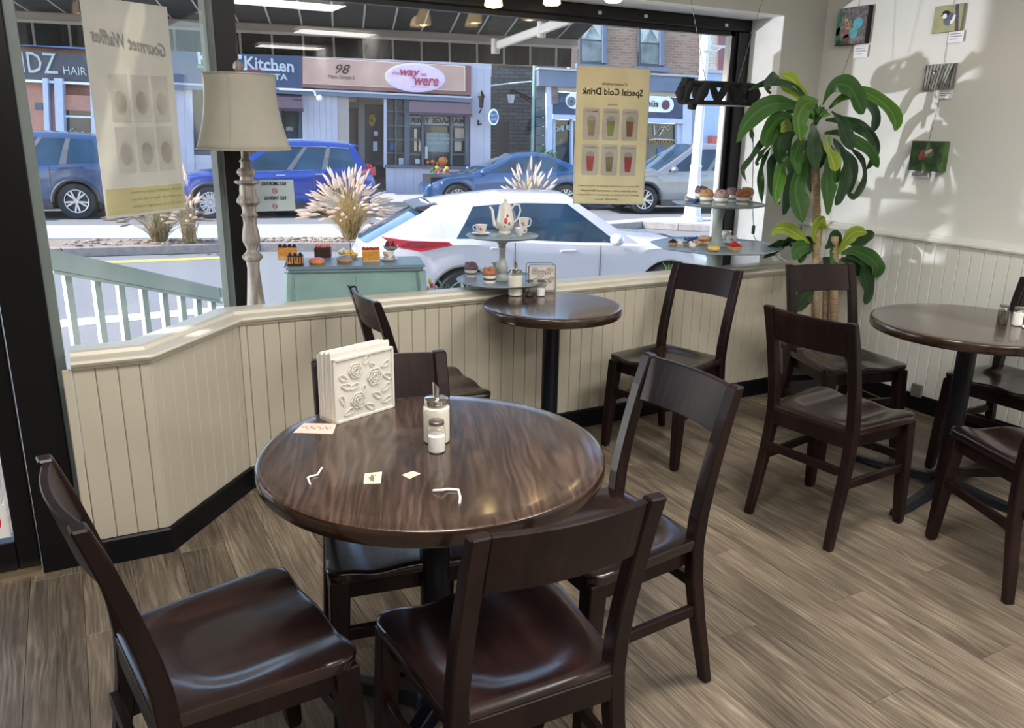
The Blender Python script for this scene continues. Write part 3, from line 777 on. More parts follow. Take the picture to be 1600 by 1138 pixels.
for a in (0, 2.09, 4.19): tube(bm, [(0, 0, zt_-.004), (.138*cos(a), .138*sin(a), zt_-.004)], .002, 5)
obj('finial', bm, M_lampw, lt, smooth=True)
# lamp's own neck
bm = BM(); tube(bm, [(0, 0, zl(234)), (0, 0, zt_)], .006, 8); obj('harp_rod', bm, M_black, lt)

# teal sideboard
ZTT = .885
q = [atZ(a, b, ZTT) for a, b in [(420, 405), (443, 418), (665, 414), (618, 396)]]
sb = thing('display_sideboard', 'pale teal sideboard with scalloped edge in the window, cakes on top', 'sideboard')
fl, fr = q[1], q[2]; ud = (fr-fl).normalized(); vd = V((-ud.y, ud.x, 0)); LW = (fr-fl).length
def sp(a, b, z): return fl + ud*a + vd*b + V((0, 0, z-ZTT))
DP = .27
def rect_prof(bm, in_, z0, z1, round_=.02):
    pts = []
    x0, x1, y0, y1 = in_, LW-in_, in_, DP-in_
    for cx, cy, a0 in ((x1-round_, y0+round_, -pi/2), (x1-round_, y1-round_, 0), (x0+round_, y1-round_, pi/2), (x0+round_, y0+round_, pi)):
        for k in range(5): a = a0 + k*pi/8; pts.append((cx+round_*cos(a), cy+round_*sin(a)))
    slab(bm, [sp(a, b, z1) for a, b in pts], (0, 0, 1), z1-z0)
bm = BM(); rect_prof(bm, 0, ZTT-.012, ZTT-.003); rect_prof(bm, .006, ZTT-.003, ZTT); rect_prof(bm, .008, ZTT-.026, ZTT-.012); obj('top', bm, M_teal2, sb, smooth=radians(30))
bm = BM(); rect_prof(bm, .022, .56, ZTT-.026, .012); obj('body', bm, M_teal, sb, bevel=.003)
for (a, b, sx_, sy_) in ((.02, .02, -1, -1), (LW-.02, .02, 1, -1), (.02, DP-.02, -1, 1), (LW-.02, DP-.02, 1, 1)):
    bm = BM(); pts = []; rs = []
    for k in range(9):
        t_ = k/8; z = ZTT-.03 - t_*(ZTT-.03-.5); off = .016*sin(t_*pi*1.15)*(1-t_*.3) - .012*t_
        pts.append(sp(a+sx_*off, b+sy_*off*.6, z)); rs.append(.022-.012*t_+(.006 if k > 6 else 0))
    tube(bm, pts, rs, 8); obj('leg', bm, M_teal, sb, smooth=True)
bm = BM()
for a in (.04, LW/2): 
    slab(bm, [sp(a, .018, .60), sp(a+LW/2-.06, .018, .60), sp(a+LW/2-.06, .018, ZTT-.05), sp(a, .018, ZTT-.05)], -vd, .004)
obj('drawer_front', bm, M_teal, sb, bevel=.0015)

# ---------- pastries
M_cake = mat('sponge', (.60, .27, .05), .8, var=.25, scale=80, bump=.3, bscale=150)
M_crust = mat('crust', (.62, .42, .18), .8, var=.2, scale=60)
M_choc = mat('chocolate', (.035, .016, .010), .5, var=.3, scale=80)
M_berry = mat('berry_red', (.42, .015, .02), .25, var=.4, scale=90)
M_dberry = mat('berry_dark', (.035, .008, .012), .3)
M_pinki = mat('pink_icing', (.72, .20, .20), .4, var=.1)
M_greyi = mat('grey_icing', (.25, .27, .30), .4, var=.2, scale=50)
M_cream_ = mat('whipped_cream', (.85, .80, .70), .6)
M_yelc = mat('yellow_icing', (.80, .52, .10), .4, var=.1)
M_tan = mat('biscuit_tan', (.50, .28, .13), .7, var=.2, scale=70)
M_blue_ = mat('band_blue', (.13, .17, .25), .6)
M_ceram = mat('white_china', (.80, .78, .72), .2, coat=.6)
M_rose = mat('rose_print', (.55, .05, .08), .3, var=.6, scale=60)
M_leafp = mat('leaf_print', (.12, .25, .10), .3)
def donut(p, r, body, ice, name, label, cat='donut'):
    t = thing(name, label, cat, p)
    bm = BM(); lathe(bm, [(0, .004), (r*.55, 0), (r*.85, .001), (r, r*.28), (r*.96, r*.42)], 20); obj('dough', bm, body, t, smooth=True)
    bm = BM(); lathe(bm, [(r*.97, r*.40), (r*.93, r*.62), (r*.72, r*.76), (r*.42, r*.72), (r*.25, r*.60), (0, r*.52)], 20); obj('icing', bm, ice, t, smooth=True)
    return t
def slice_(p, L_, D_, H_, layers, name, label, rz=0, cat='cake', berries=None, drip=None):
    t = thing(name, label, cat, p, rz); z = 0
    for h_, m_ in layers:
        bm = BM(); box(bm, -L_/2, L_/2, -D_/2, D_/2, z*H_, (z+h_)*H_); obj('layer', bm, m_, t, bevel=.001); z += h_
    if drip:
        for k in range(6):
            bm = BM(); xx = -L_/2+L_*(k+.5)/6; hh = H_*(.55+.25*((k*37) % 3)/2); box(bm, xx-.0028, xx+.0028, -D_/2-.002, -D_/2, H_-hh, H_); obj('drip', bm, drip, t, bevel=.001)
    if berries:
        m_, n_, r_ = berries
        for k in range(n_):
            bm = BM(); ball(bm, (-L_/2+L_*(k+.5)/n_, .004*(-1)**k, H_+r_*.6), r_, 8, 6); obj('berry', bm, m_, t, smooth=True)
    return t
def tart(p, r, fill_m, name, label, nb=10, cat='tart', crust=None):
    t = thing(name, label, cat, p)
    bm = BM(); lathe(bm, [(0, 0), (r*.72, 0), (r, r*.5), (r*.94, r*.52), (r*.7, r*.3), (0, r*.3)], 24, lobes=lambda a: 1+.05*cos(a*12)); obj('pastry_case', bm, crust or M_crust, t, smooth=True)
    k = 0
    for (nn, rr, zz) in ((nb, .68, .50), (max(3, nb//2), .36, .75), (1, 0, .95)):
        for i in range(nn):
            bm = BM(); a = 2*pi*i/nn+.3*nn; ball(bm, (rr*r*cos(a), rr*r*sin(a), zz*r), r*.27, 8, 6); obj('berry', bm, fill_m, t, smooth=True)
    return t
def cup(p, r, h, name='teacup', label='', rose=True, saucer=True, hz=0, cat='cup', m=None):
    t = thing(name, label, cat, p, hz)
    m = m or M_ceram; z0 = .008 if saucer else 0
    bm = BM(); lathe(bm, [(0, z0), (r*.5, z0), (r*.55, z0+.004), (r*.8, z0+h*.35), (r*.98, z0+h*.9), (r*1.03, z0+h), (r*.97, z0+h), (r*.75, z0+h*.38), (0, z0+h*.2)], 24); obj('cup_body', bm, m, t, smooth=True)
    bm = BM(); tube(bm, [(r*.93, 0, z0+h*.85), (r*1.25, 0, z0+h*.95), (r*1.45, 0, z0+h*.75), (r*1.3, 0, z0+h*.42), (r*.8, 0, z0+h*.3)], .0028, 6); obj('handle', bm, m, t, smooth=True)
    if rose:
        a = -2.2-hz
        for da, zz, mm, s_ in ((0, .55, M_rose, .30), (.35, .45, M_leafp, .16), (-.35, .6, M_rose, .15)):
            bm = BM(); rr = r*.9; c = V((rr*cos(a+da), rr*sin(a+da), z0+h*zz)); ball(bm, c, r*s_, 8, 6, (.45, .45, 1)); obj('painted_rose', bm, mm, t, smooth=True)
    if saucer:
        bm = BM(); lathe(bm, [(0, 0), (r*.9, 0), (r*1.55, .008), (r*1.6, .010), (r*1.5, .011), (r*.7, .004), (0, .004)], 28); obj('saucer', bm, m, t, smooth=True)
    return t
def cupcake(p, r, label, top=None, g='striped cupcakes', blue=None):
    t = thing('cupcake', label, 'cupcake', p)
    r *= 1.32; H_ = r*1.42; cols = [M_cream_, blue or M_blue_]*2
    bm = BM(); lathe(bm, [(0, 0), (r*.80, 0), (r*.84, H_*.22)], 20); obj('cream_band', bm, M_cream_, t, smooth=True)
    for k, (a, b, m_) in enumerate(((.22, .44, 1), (.44, .70, 0), (.70, .9, 1))):
        bm = BM(); lathe(bm, [(r*(.82+.14*a), H_*a), (r*(.82+.14*b), H_*b)], 20); obj('dark_band' if m_ else 'cream_band', bm, (blue or M_blue_) if m_ else M_cream_, t, smooth=True)
    bm = BM(); ball(bm, (0, 0, H_*.92), r*1.02, 14, 8, (1, 1, .62))
    rn = random.Random(int(p[0]*999))
    for k in range(7):
        a = k*.9; ball(bm, (r*.55*cos(a), r*.55*sin(a), H_*(1.15+.08*(k % 2))), r*.34, 7, 5)
    obj('muffin_top', bm, top or M_tan, t, smooth=True)
    return t
def onS(px, py): return atZ(px, py, ZTT)
slice_(onS(450, 405), .085, .055, .055, ((.3, M_crust), (.7, M_cake)), 'berry_slice', 'orange cake slice topped with dark berries, back left on the teal sideboard', ud and math.atan2(ud.y, ud.x), berries=(M_dberry, 4, .010))
slice_(onS(462, 415), .068, .05, .046, ((.25, M_choc), (.65, M_cake), (.1, M_choc)), 'drizzle_slice', 'striped cake slice with dripping chocolate, front left on the teal sideboard', math.atan2(ud.y, ud.x)-.05, drip=M_choc, berries=(M_dberry, 3, .008))
donut(onS(495, 413), .036, M_cake, M_pinki, 'iced_donut', 'pink iced donut in front of the chocolate cake')
slice_(onS(505, 402), .075, .045, .046, ((1, M_choc),), 'chocolate_slice', 'dark chocolate cake slice with pink roses behind the pink donut', math.atan2(ud.y, ud.x)-.1, berries=(M_pinki, 3, .012))
donut(onS(538, 410), .036, M_cake, M_greyi, 'iced_donut', 'grey iced donut in front of the cream tarts')
tart(onS(549, 403), .032, M_yelc, 'custard_tart', 'golden tart heaped with custard cream behind the grey donut', 7)
tart(onS(537, 398), .028, M_cream_, 'cream_tart', 'small pale tart at the back of the teal sideboard', 6)
slice_(onS(580, 408), .080, .05, .052, ((.18, M_crust), (.72, M_cake), (.1, M_yelc)), 'orange_slice', 'tall orange layer cake slice with red berries, right of the donuts', math.atan2(ud.y, ud.x), berries=(M_berry, 5, .009))
cup(onS(607, 407), .026, .034, label='tiny floral teacup right of the orange cake slice', hz=.4)
bw_ = thing('dessert_bowl', 'glassy grey bowl heaped with red and dark berries at the back right of the sideboard', 'bowl', onS(611, 400))
bm = BM(); lathe(bm, [(0, 0), (.02, 0), (.008, .008), (.010, .02), (.034, .038), (.036, .05), (.033, .05), (.0, .03)], 20); obj('bowl_glass', bm, mat('smoked_bowl', (.25, .27, .26), .15, coat=.5), bw_, smooth=True)
for k in range(9):
    bm = BM(); a = k*.7; ball(bm, (.02*cos(a)*(k > 0), .02*sin(a)*(k > 0), .052+.008*(k < 4)), .010, 8, 6); obj('berry', bm, (M_berry, M_dberry)[k % 2], bw_, smooth=True)

# ---------- tiered stand, middle
M_stand = mat('grey_green_stand', (.36, .40, .38), .45, var=.12, scale=12)
M_plate_b = mat('blue_grey_plate', (.26, .32, .36), .35, var=.1, scale=9)
c0 = atY(785, 368, 3.345)
ts = thing('tiered_stand', 'round grey-green tiered cake stand in the window with a china tea set', 'cake stand', (c0.x, c0.y, c0.z-.5))
def plate(t, z, r, seg=40, m=M_plate_b, lobes=None, dz=.028):
    bm = BM(); lathe(bm, [(0, z-.022), (r*.30, z-.020), (r*.62, z-.016), (r*.93, z-.008), (r, z+.001), (r*.985, z+.004), (r*.95, z-.001), (r*.9, z-.004), (0, z-.004)], seg, lobes=lobes); return obj('plate', bm, [m], t, smooth=True)
plate(ts, .5, .170); plate(ts, .292, .215)
bm = BM(); lathe(bm, [(0, .285), (.045, .287), (.05, .293), (.026, .305), (.02, .32), (.026, .335), (.030, .35), (.024, .37), (.016, .385), (.015, .40), (.014, .44), (.020, .447), (.016, .452), (.022, .465), (.04, .475), (.05, .478)], 20); obj('stem', bm, M_stand, ts, smooth=True)
zf = ZC+.052-(c0.z-.5)
bm = BM(); lathe(bm, [(0, zf), (.055, zf), (.055, zf+.004), (.04, .272), (0, .272)], 24); obj('foot', bm, M_stand, ts, smooth=True)
ZU, ZLo = c0.z-.004, c0.z-.5+.292-.004
tp = atZ(789, 365, ZU)
pot = thing('teapot', 'tall white china coffee pot painted with red roses on the middle stand', 'teapot', (tp.x, tp.y, ZU))
KP = .00260
bm = BM(); lathe(bm, [(0, 0), (.030, 0), (.031, .006), (.024, .012), (.036, .025), (.043, .045), (.042, .065), (.036, .090), (.032, .110), (.030, .124)], 28); obj('pot_body', bm, M_ceram, pot, smooth=True)
bm = BM(); lathe(bm, [(.031, .124), (.030, .130), (.018, .142), (.008, .146), (.005, .150), (.010, .155), (.007, .162), (0, .164)], 20); obj('lid', bm, M_ceram, pot, smooth=True)
rt = V((cos(-.45), sin(-.45), 0))
bm = BM(); tube(bm, [-rt*.030+V((0, 0, .03)), -rt*.050+V((0, 0, .042)), -rt*.056+V((0, 0, .07)), -rt*.062+V((0, 0, .11)), -rt*.074+V((0, 0, .127))], [.011, .009, .007, .006, .005], 8); obj('spout', bm, M_ceram, pot, smooth=True)
bm = BM(); tube(bm, [rt*.028+V((0, 0, .115)), rt*.045+V((0, 0, .138)), rt*.066+V((0, 0, .135)), rt*.072+V((0, 0, .11)), rt*.060+V((0, 0, .07)), rt*.038+V((0, 0, .05))], .0042, 8); obj('handle', bm, M_ceram, pot, smooth=True)
fv = V((.35*-1, -1, 0)).normalized()
for dx, z, r_, mm in ((.0, .062, .017, M_rose), (.006, .085, .010, M_rose), (-.012, .080, .007, M_leafp), (.014, .050, .009, M_leafp), (-.004, .042, .010, M_rose), (.012, .07, .008, M_pinki)):
    rr = .038 if z < .07 else .034
    bm = BM(); ball(bm, fv*rr + rt*dx + V((0, 0, z)), r_, 8, 6, (.7, .35, 1)); obj('painted_rose', bm, mm, pot, smooth=True)
p = atZ(752, 367, ZU); cup((p.x, p.y, ZU), .028, .040, label='floral china cup and saucer left of the coffee pot', hz=2.9)
p = atZ(812, 368, ZU); cup((p.x, p.y, ZU), .024, .036, name='creamer', label='plain white china creamer right of the coffee pot', saucer=False, rose=False, hz=-.2, cat='jug')
p = atZ(818, 360, ZU); cup((p.x, p.y, ZU), .026, .062, name='sugar_bowl', label='taller floral china bowl with handles behind the creamer', saucer=False, hz=-.3, cat='bowl')
cm1 = mat('purple_choc', (.20, .12, .14), .7, var=.3, scale=60)
p = atZ(736, 432, ZLo); cupcake((p.x, p.y, ZLo), .026, 'purple-topped striped cupcake, left on the lower tier of the middle stand', cm1)
p = atZ(765, 441, ZLo); cupcake((p.x, p.y, ZLo), .026, 'brown-topped striped cupcake, in front on the lower tier of the middle stand', mat('cinnamon', (.42, .17, .08), .7, var=.4, scale=70), blue=mat('band_dark', (.09, .08, .08), .6))
p = atZ(775, 425, ZLo); cup((p.x, p.y, ZLo), .026, .045, label='grey-green cup behind the stem of the middle stand', saucer=False, hz=-.2, rose=False, m=mat('grey_china', (.36, .40, .38), .3))

# ---------- right-hand stand
c1 = atZ(1124, 318, 1.105)
rs_ = thing('tiered_stand', 'large scalloped two-tier stand by the right window frame, cupcakes above and tarts below', 'cake stand', (c1.x, c1.y, .5))
oct_ = lambda a: 1 - .055*abs(sin(a*4))
plate(rs_, .605, .262, 64, lobes=oct_); 
plate(rs_, .372, .372, 64, lobes=oct_)
bm = BM(); lathe(bm, [(0, .365), (.055, .37), (.045, .38), (.032, .40), (.028, .44), (.026, .52), (.032, .555), (.034, .565), (.030, .575), (.05, .58)], 20); obj('stem', bm, M_stand, rs_, smooth=True)
bm = BM(); lathe(bm, [(0, 0), (.06, 0), (.06, .02), (.048, .05), (.045, .06), (.045, .33), (.05, .345)], 32, lobes=lambda a: 1-.04*abs(sin(a*10))); obj('fluted_column', bm, M_stand, rs_, smooth=True)
ZR1, ZR2 = 1.105-.002, .872-.002
for (px, py, r, lab, tm) in ((1095, 313, .030, 'cupcake at the back left of the right stand, half hidden by its neighbour', cm1), (1103, 319, .030, 'brown cupcake nearest the little bird on the upper tier', None), (1126, 321, .031, 'lilac and cream cupcake in the middle of the upper tier', mat('lilac_choc', (.42, .28, .26), .7, var=.3, scale=60)), (1143, 315, .029, 'dark purple cupcake behind the middle one on the upper tier', cm1), (1160, 320, .031, 'rust-topped cupcake at the right of the upper tier', mat('rust_top', (.45, .17, .08), .7, var=.4, scale=70)), (1166, 315, .030, 'cupcake at the far right, mostly behind the rust-topped one', None)):
    p = atZ(px, py, ZR1); cupcake((p.x, p.y, ZR1), r, lab, tm, blue=mat('band_slate', (.20, .26, .33), .6))
def bird(px, py, z, r, m_, label, wing=None):
    p = atZ(px, py, z); t = thing('bird_figurine', label, 'figurine', (p.x, p.y, z))
    bm = BM(); ball(bm, (0, 0, r*.8), r, 12, 8, (1.25, .8, .8)); ball(bm, (-r*.85, 0, r*1.6), r*.52, 10, 6); obj('bird_body', bm, m_, t, smooth=True)
    bm = BM(); lathe(bm, [(r*.14, 0), (0, r*.4)], 6, (-r*1.3, 0, r*1.6), ax=Matrix.Rotation(-pi/2, 3, 'Y')); obj('beak', bm, M_yelc, t)
    bm = BM(); slab(bm, [(r*.7, -.3*r, r*.9), (r*2.0, -.2*r, r*1.2), (r*2.0, .2*r, r*1.2), (r*.7, .3*r, r*.9)], (0, 0, 1), r*.15)
    ball(bm, (r*.1, -r*.62, r*.9), r*.5, 8, 6, (1.2, .3, .6)); obj('tail_and_wing', bm, wing or m_, t, smooth=True)
M_bird = mat('grey_bird', (.55, .52, .45), .5)
bird(1075, 316, ZR1, .018, M_bird, 'small pale grey bird at the left of the upper tier')
bird(1063, 384, ZR2, .018, M_ceram, 'black-and-white bird on the lower tier beside the berry tart', M_dberry)
bird(1082, 388, ZR2, .019, M_ceram, 'small white bird in front of the blue ribbon on the lower tier')
p = atZ(1051, 383, ZR2); tart((p.x, p.y, ZR2), .030, M_dberry, 'berry_tart', 'dark berry tart at the left end of the lower tier', 6)
p = atZ(1073, 384, ZR2); tart((p.x, p.y, ZR2), .022, M_blue_, 'berry_tart', 'small blueberry tart between the two birds', 5)
p = atZ(1147, 391, ZR2); tart((p.x, p.y, ZR2), .040, M_berry, 'raspberry_tart', 'bright red raspberry tart at the front of the lower tier', 11)
for px, py, dz, lab in ((1092, 382, 0, 'plain tan donut under the stack, left'), (1106, 383, 0, 'plain tan donut under the stack, right'), (1100, 383, .026, 'plain tan donut on top of the two others')):
    p = atZ(px, py, ZR2); donut((p.x, p.y, ZR2+dz), .034, M_tan, mat('pale_glaze', (.62, .42, .26), .5), 'plain_donut', lab)
p = atZ(1115, 392, ZR2); donut((p.x, p.y, ZR2), .034, M_crust, M_yelc, 'lemon_donut', 'yellow iced donut at the front edge of the lower tier')
p = atZ(1142, 381, ZR2); cup((p.x, p.y, ZR2), .034, .036, label='floral teacup on a saucer behind the raspberry tart', hz=2.8)
p = atZ(1133, 374, ZR2); cup((p.x, p.y, ZR2), .034, .050, name='creamer', label='white china creamer behind the floral teacup', saucer=False, rose=False, hz=2.8, cat='jug')
rib = mat('blue_ribbon', (.12, .19, .50), .6, var=.15)
for (px, py, z, w_, lab) in ((1086, 317, ZR1, .05, 'crumpled blue ribbon behind the cupcakes on the upper tier'), (1078, 376, ZR2, .07, 'crumpled blue ribbon behind the birds on the lower tier')):
    p = atZ(px, py, z); bm = BM(); rn = random.Random(px); 
    tube(bm, [(p.x+w_*(k/9-.5), p.y+.02*sin(k*1.9), z+.010+.008*sin(k*2.3)) for k in range(10)], [.008+.003*(k % 2) for k in range(10)], 6); o = obj('ribbon', bm, rib, smooth=True); tag(o, lab, 'ribbon')

# small planter with succulent and tulips behind the sill
fp_ = thing('flower_box', 'spiky grey-green plant with pink and yellow tulips behind the sill beside the sideboard', 'plant')
M_sucl = sheet_mat('succulent', (.12, .24, .18), .15); M_tul = [sheet_mat('tulip_pink', (.65, .12, .14), .3), sheet_mat('tulip_yellow', (.75, .62, .08), .3), sheet_mat('tulip_lilac', (.55, .40, .55), .3)]
b0 = atY(700, 462, 3.55)
bm = BM(); box(bm, b0.x-.10, b0.x+.12, 3.50, 3.60, .5, .66); obj('planter', bm, M_stand, fp_)
rnd = random.Random(5)
for k in range(26):
    px = 703+rnd.uniform(-10, 22); a = rnd.uniform(-1.3, 1.3); L_ = rnd.uniform(.05, .12)
    q0 = atY(px, 462, 3.55); bm = BM(); yo = rnd.uniform(-.04, .04)
    q1 = q0+V((sin(a)*L_*.5, yo*.5, cos(a)*L_*.8)); q2 = q0+V((sin(a)*L_, yo, cos(a)*L_))
    w_ = .004
    v = [bm.verts.new(x_) for x_ in (q0+V((-w_, 0, 0)), q0+V((w_, 0, 0)), q1+V((w_, 0, 0)), q1+V((-w_, 0, 0)), q2)]
    bm.faces.new(v[:4]); bm.faces.new((v[3], v[2], v[4])); obj('leaf', bm, M_sucl, fp_)
for k, (px, py, c) in enumerate(((668, 452, 0), (675, 446, 0), (672, 440, 1), (681, 450, 2), (664, 444, 2), (733, 447, 2), (741, 449, 2))):
    q0 = atY(px, py, 3.55); bm = BM(); ball(bm, q0, .011, 8, 6, (.8, .8, 1.3)); obj('tulip', bm, M_tul[c], fp_, smooth=True)
    bm = BM(); tube(bm, [q0, V((q0.x, 3.55, .65))], .0025, 5); obj('stalk', bm, M_sucl, fp_)
sp_ = thing('fern_pot', 'small bright green fern in a pot behind the sill near the right chair back', 'plant')
b0 = atY(1045, 425, 3.55); bm = BM(); lathe(bm, [(0, .5), (.035, .5), (.045, .66), (.04, .66), (0, .64)], 16, (b0.x, 3.55, 0)); obj('pot', bm, M_stand, sp_, smooth=True)
M_fern = sheet_mat('fern', (.25, .42, .10), .3)
for k in range(18):
    a = rnd.uniform(-1.4, 1.4); L_ = rnd.uniform(.06, .13); q0 = V((b0.x, 3.55, .65)); bm = BM(); q1 = q0+V((sin(a)*L_*.5, 0, .03+cos(a)*L_*.6)); q2 = q0+V((sin(a)*L_, rnd.uniform(-.03, .03), .02+cos(a)*L_))
    v = [bm.verts.new(x_) for x_ in (q0+V((-.003, 0, 0)), q0+V((.003, 0, 0)), q1+V((.006, 0, 0)), q1+V((-.006, 0, 0)), q2)]
    bm.faces.new(v[:4]); bm.faces.new((v[3], v[2], v[4])); obj('frond', bm, M_fern, sp_)

# hanging black felt basket
hb = thing('hanging_basket', 'black openwork oval basket hanging on two thin wires in the window', 'hanging basket')
YH = 3.45; hc = atY(1123, 147, YH); RX, RY, HH_ = .235, .10, .055
M_felt = mat('black_felt', (.006, .008, .008), .9)
def ring_pts(z, k=1, n=40): return [(hc.x+RX*k*cos(2*pi*i/n), YH+RY*k*sin(2*pi*i/n), hc.z+z) for i in range(n)]
for z in (.048, -.048):
    bm = BM(); tube(bm, ring_pts(z, 1), .010, 8, closed=True); obj('rim', bm, M_felt, hb, smooth=True)
for i in range(12):
    a = 2*pi*i/12+.1; bm = BM(); a2 = a+.26
    p0 = V((hc.x+RX*cos(a), YH+RY*sin(a), hc.z-.048)); p1 = V((hc.x+RX*cos(a2), YH+RY*sin(a2), hc.z+.048)); mid = (p0+p1)/2+V((.008*cos(a), .012*sin(a), 0))
    tube(bm, [p0, mid, p1], [.018, .030 if i % 2 else .020, .018], 8); obj('loop', bm, M_felt, hb, smooth=True)
for s in (-1, 1):
    bm = BM(); ball(bm, (hc.x+s*(RX+.012), YH, hc.z-.006), .032, 12, 8, (.9, .8, 1.15)); obj('end_knot', bm, M_felt, hb, smooth=True)
bm = BM(); slab(bm, [(hc.x-RX-.01, YH-.03, hc.z+.075), (hc.x-RX+.045, YH-.03, hc.z+.07), (hc.x-RX+.03, YH-.03, hc.z+.02), (hc.x-RX-.015, YH-.03, hc.z+.03)], (0, -1, 0), .05)
slab(bm, [(hc.x-RX+.03, YH-.04, hc.z-.03), (hc.x-RX+.07, YH-.04, hc.z-.04), (hc.x-RX+.055, YH-.04, hc.z-.085), (hc.x-RX+.025, YH-.04, hc.z-.08)], (0, -1, 0), .04); obj('bow_tail', bm, M_felt, hb, bevel=.004)
bm = BM(); lathe(bm, [(0, -.050), (RX*.93, -.052), (RX*.93, -.058), (0, -.058)], 36, hc, sy=RY/RX); obj('tray', bm, M_white, hb)
wires = BM()
for (a, b) in (((1080, 0), (1103, 130)), ((1190, 3), (1152, 132))):
    p0 = atY(*a, YH); p1 = atY(*b, YH); p0b = p1 + (p0-p1)*((2.79-p1.z)/(p0.z-p1.z))
    n_ = 60; tube(wires, [p1+(p0b-p1)*(k/n_)+V((.0018*((k % 2)*2-1), 0, 0)) for k in range(n_+1)], .0016, 5)
obj('chain', wires, M_wire, hb)
# cord with inline switch, adapter
cd = thing('extension_cord', 'thin dark cord with a green inline switch hanging beside the right reveal', 'cord')
pts = [atY(a, b, 3.60) for a, b in ((1176, 158), (1177, 250), (1175, 310), (1177, 345))] + [atY(1178, 370, 3.56), atY(1190, 388, 3.5), atY(1205, 400, 3.4), atY(1216, 398, 3.36)]
bm = BM(); tube(bm, pts, .0022, 6); obj('cable', bm, M_black, cd, smooth=True)
p = atY(1177, 359, 3.575); bm = BM(); box(bm, p.x-.011, p.x+.011, p.y-.008, p.y+.008, p.z-.026, p.z+.026); obj('switch', bm, mat('switch_green', (.02, .07, .06), .4), cd, bevel=.005)
ad = thing('power_adapter', 'white plug adapter with a looped white cable at the right end of the sill', 'adapter')
p = atZ(1215, 408, ZC+.052); 
Mx = Matrix.Translation(p+V((0, .02, .028))) @ Matrix.Rotation(.5, 4, 'Z') @ Matrix.Rotation(.5, 4, 'Y')
bm = BM(); box(bm, -.045, .045, -.02, .02, -.016, .016, Mx); obj('plug_body', bm, M_white, ad, bevel=.004)
bm = BM(); tube(bm, [p+V((-.09, .03, .03)), p+V((-.05, .0, .05)), p+V((0, -.0, .03)), p+V((.03, -.05, .0)), p+V((.03, -.06, -.2)), p+V((.04, -.062, -.35)), p+V((.08, -.062, -.42)), p+V((.12, -.062, -.62))], .003, 6); obj('cable', bm, M_white, ad, smooth=True)

# soffit spotlights at the window head and pendants farther back
M_shade = mat('lit_glass_shade', (.95, .8, .5), .4, emit=(1, .72, .32), es=3.0)
M_bulb = mat('bulb', (1, .9, .7), .4, emit=(1, .80, .45), es=40)
for k, (px, yb) in enumerate(((771, 11), (862, 8), (958, 3.5))):
    p = atY(px, yb, 3.52); t = thing('glass_spotlight', 'small lit yellow glass lamp hanging before the window head, %s of three' % ('left', 'middle', 'right')[k], 'lamp', (p.x, 3.52, p.z))
    bm = BM(); lathe(bm, [(.034, 0), (.042, .006), (.036, .045), (.026, .07), (.012, .08)], 20, cap=False)
    o = obj('glass_shade', bm, M_shade, t, smooth=True)
    bm = BM(); ball(bm, (0, 0, .012), .021, 12, 8, (1, 1, .8)); obj('bulb', bm, M_bulb, t, smooth=True)
    bm = BM(); tube(bm, [(0, 0, .078), (0, 0, 2.80-p.z)], .005, 6); obj('rod', bm, M_chrome, t)
for (x, y, z, lab) in ((2.98, .5, 2.42, 'warm glass pendant hanging mid-room, left of two'), (3.53, .5, 2.46, 'warm glass pendant hanging mid-room, right of two')):
    t = thing('pendant_lamp', lab, 'lamp', (x, y, z))
    bm = BM(); lathe(bm, [(.06, -.06), (.065, -.05), (.05, 0), (.02, .03), (0, .03)], 20); obj('glass_shade', bm, M_shade, t, smooth=True)
    bm = BM(); tube(bm, [(0, 0, .03), (0, 0, 2.8-z)], .004, 6); obj('rod', bm, M_black, t)

# ================================================================== PLANT
pl = thing('dragon_tree', 'tall potted dragon tree with drooping glossy leaves in the corner', 'plant')
YPl = 3.07
M_trunk = mat('cane_bark', (.36, .25, .15), .8, var=.35, scale=30, bump=.4, bscale=60, stretch=(1, 1, 6))
M_cut = mat('cut_wood', (.45, .33, .2), .8)
def cane(pts, r, topcut=False, Y=YPl):
    P_ = [atY(a, b, Y) for a, b in pts]; n_ = 40; bm = BM(); full = []; rr = []
    for i in range(len(P_)-1):
        for k in range(n_//(len(P_)-1)):
            u = k/(n_//(len(P_)-1)); full.append(P_[i].lerp(P_[i+1], u)); rr.append(r*(1+.07*(len(full) % 2)-.002*0))
    full.append(P_[-1]); rr.append(r)
    tube(bm, full, rr, 14); obj('cane', bm, M_trunk, pl, smooth=radians(60))
b = atY(1276, 495, YPl); base = V((b.x+.02, YPl, 0))
cane([(1272, 205), (1276, 330), (1275, 420), (1274, 500), (1273, 560)], .0205)
cane([(1303, 372), (1303, 420), (1303, 500), (1300, 570)], .023, Y=YPl+.03)
cane([(1291, 440), (1290, 500), (1288, 570)], .018, Y=YPl+.09)
bm = BM(); p = atY(1303, 372, YPl+.03); lathe(bm, [(0, -.02), (.026, -.018), (.026, .006), (.020, .009), (0, .008)], 14, p); obj('cut_top', bm, M_cut, pl)
bm = BM(); lathe(bm, [(0, 0), (.12, 0), (.155, .30), (.165, .30), (.165, .325), (.14, .325), (.14, .29), (0, .29)], 28, (b.x+.03, YPl+.04, 0)); obj('pot', bm, mat('dark_pot', (.03, .03, .035), .4), pl, smooth=True)
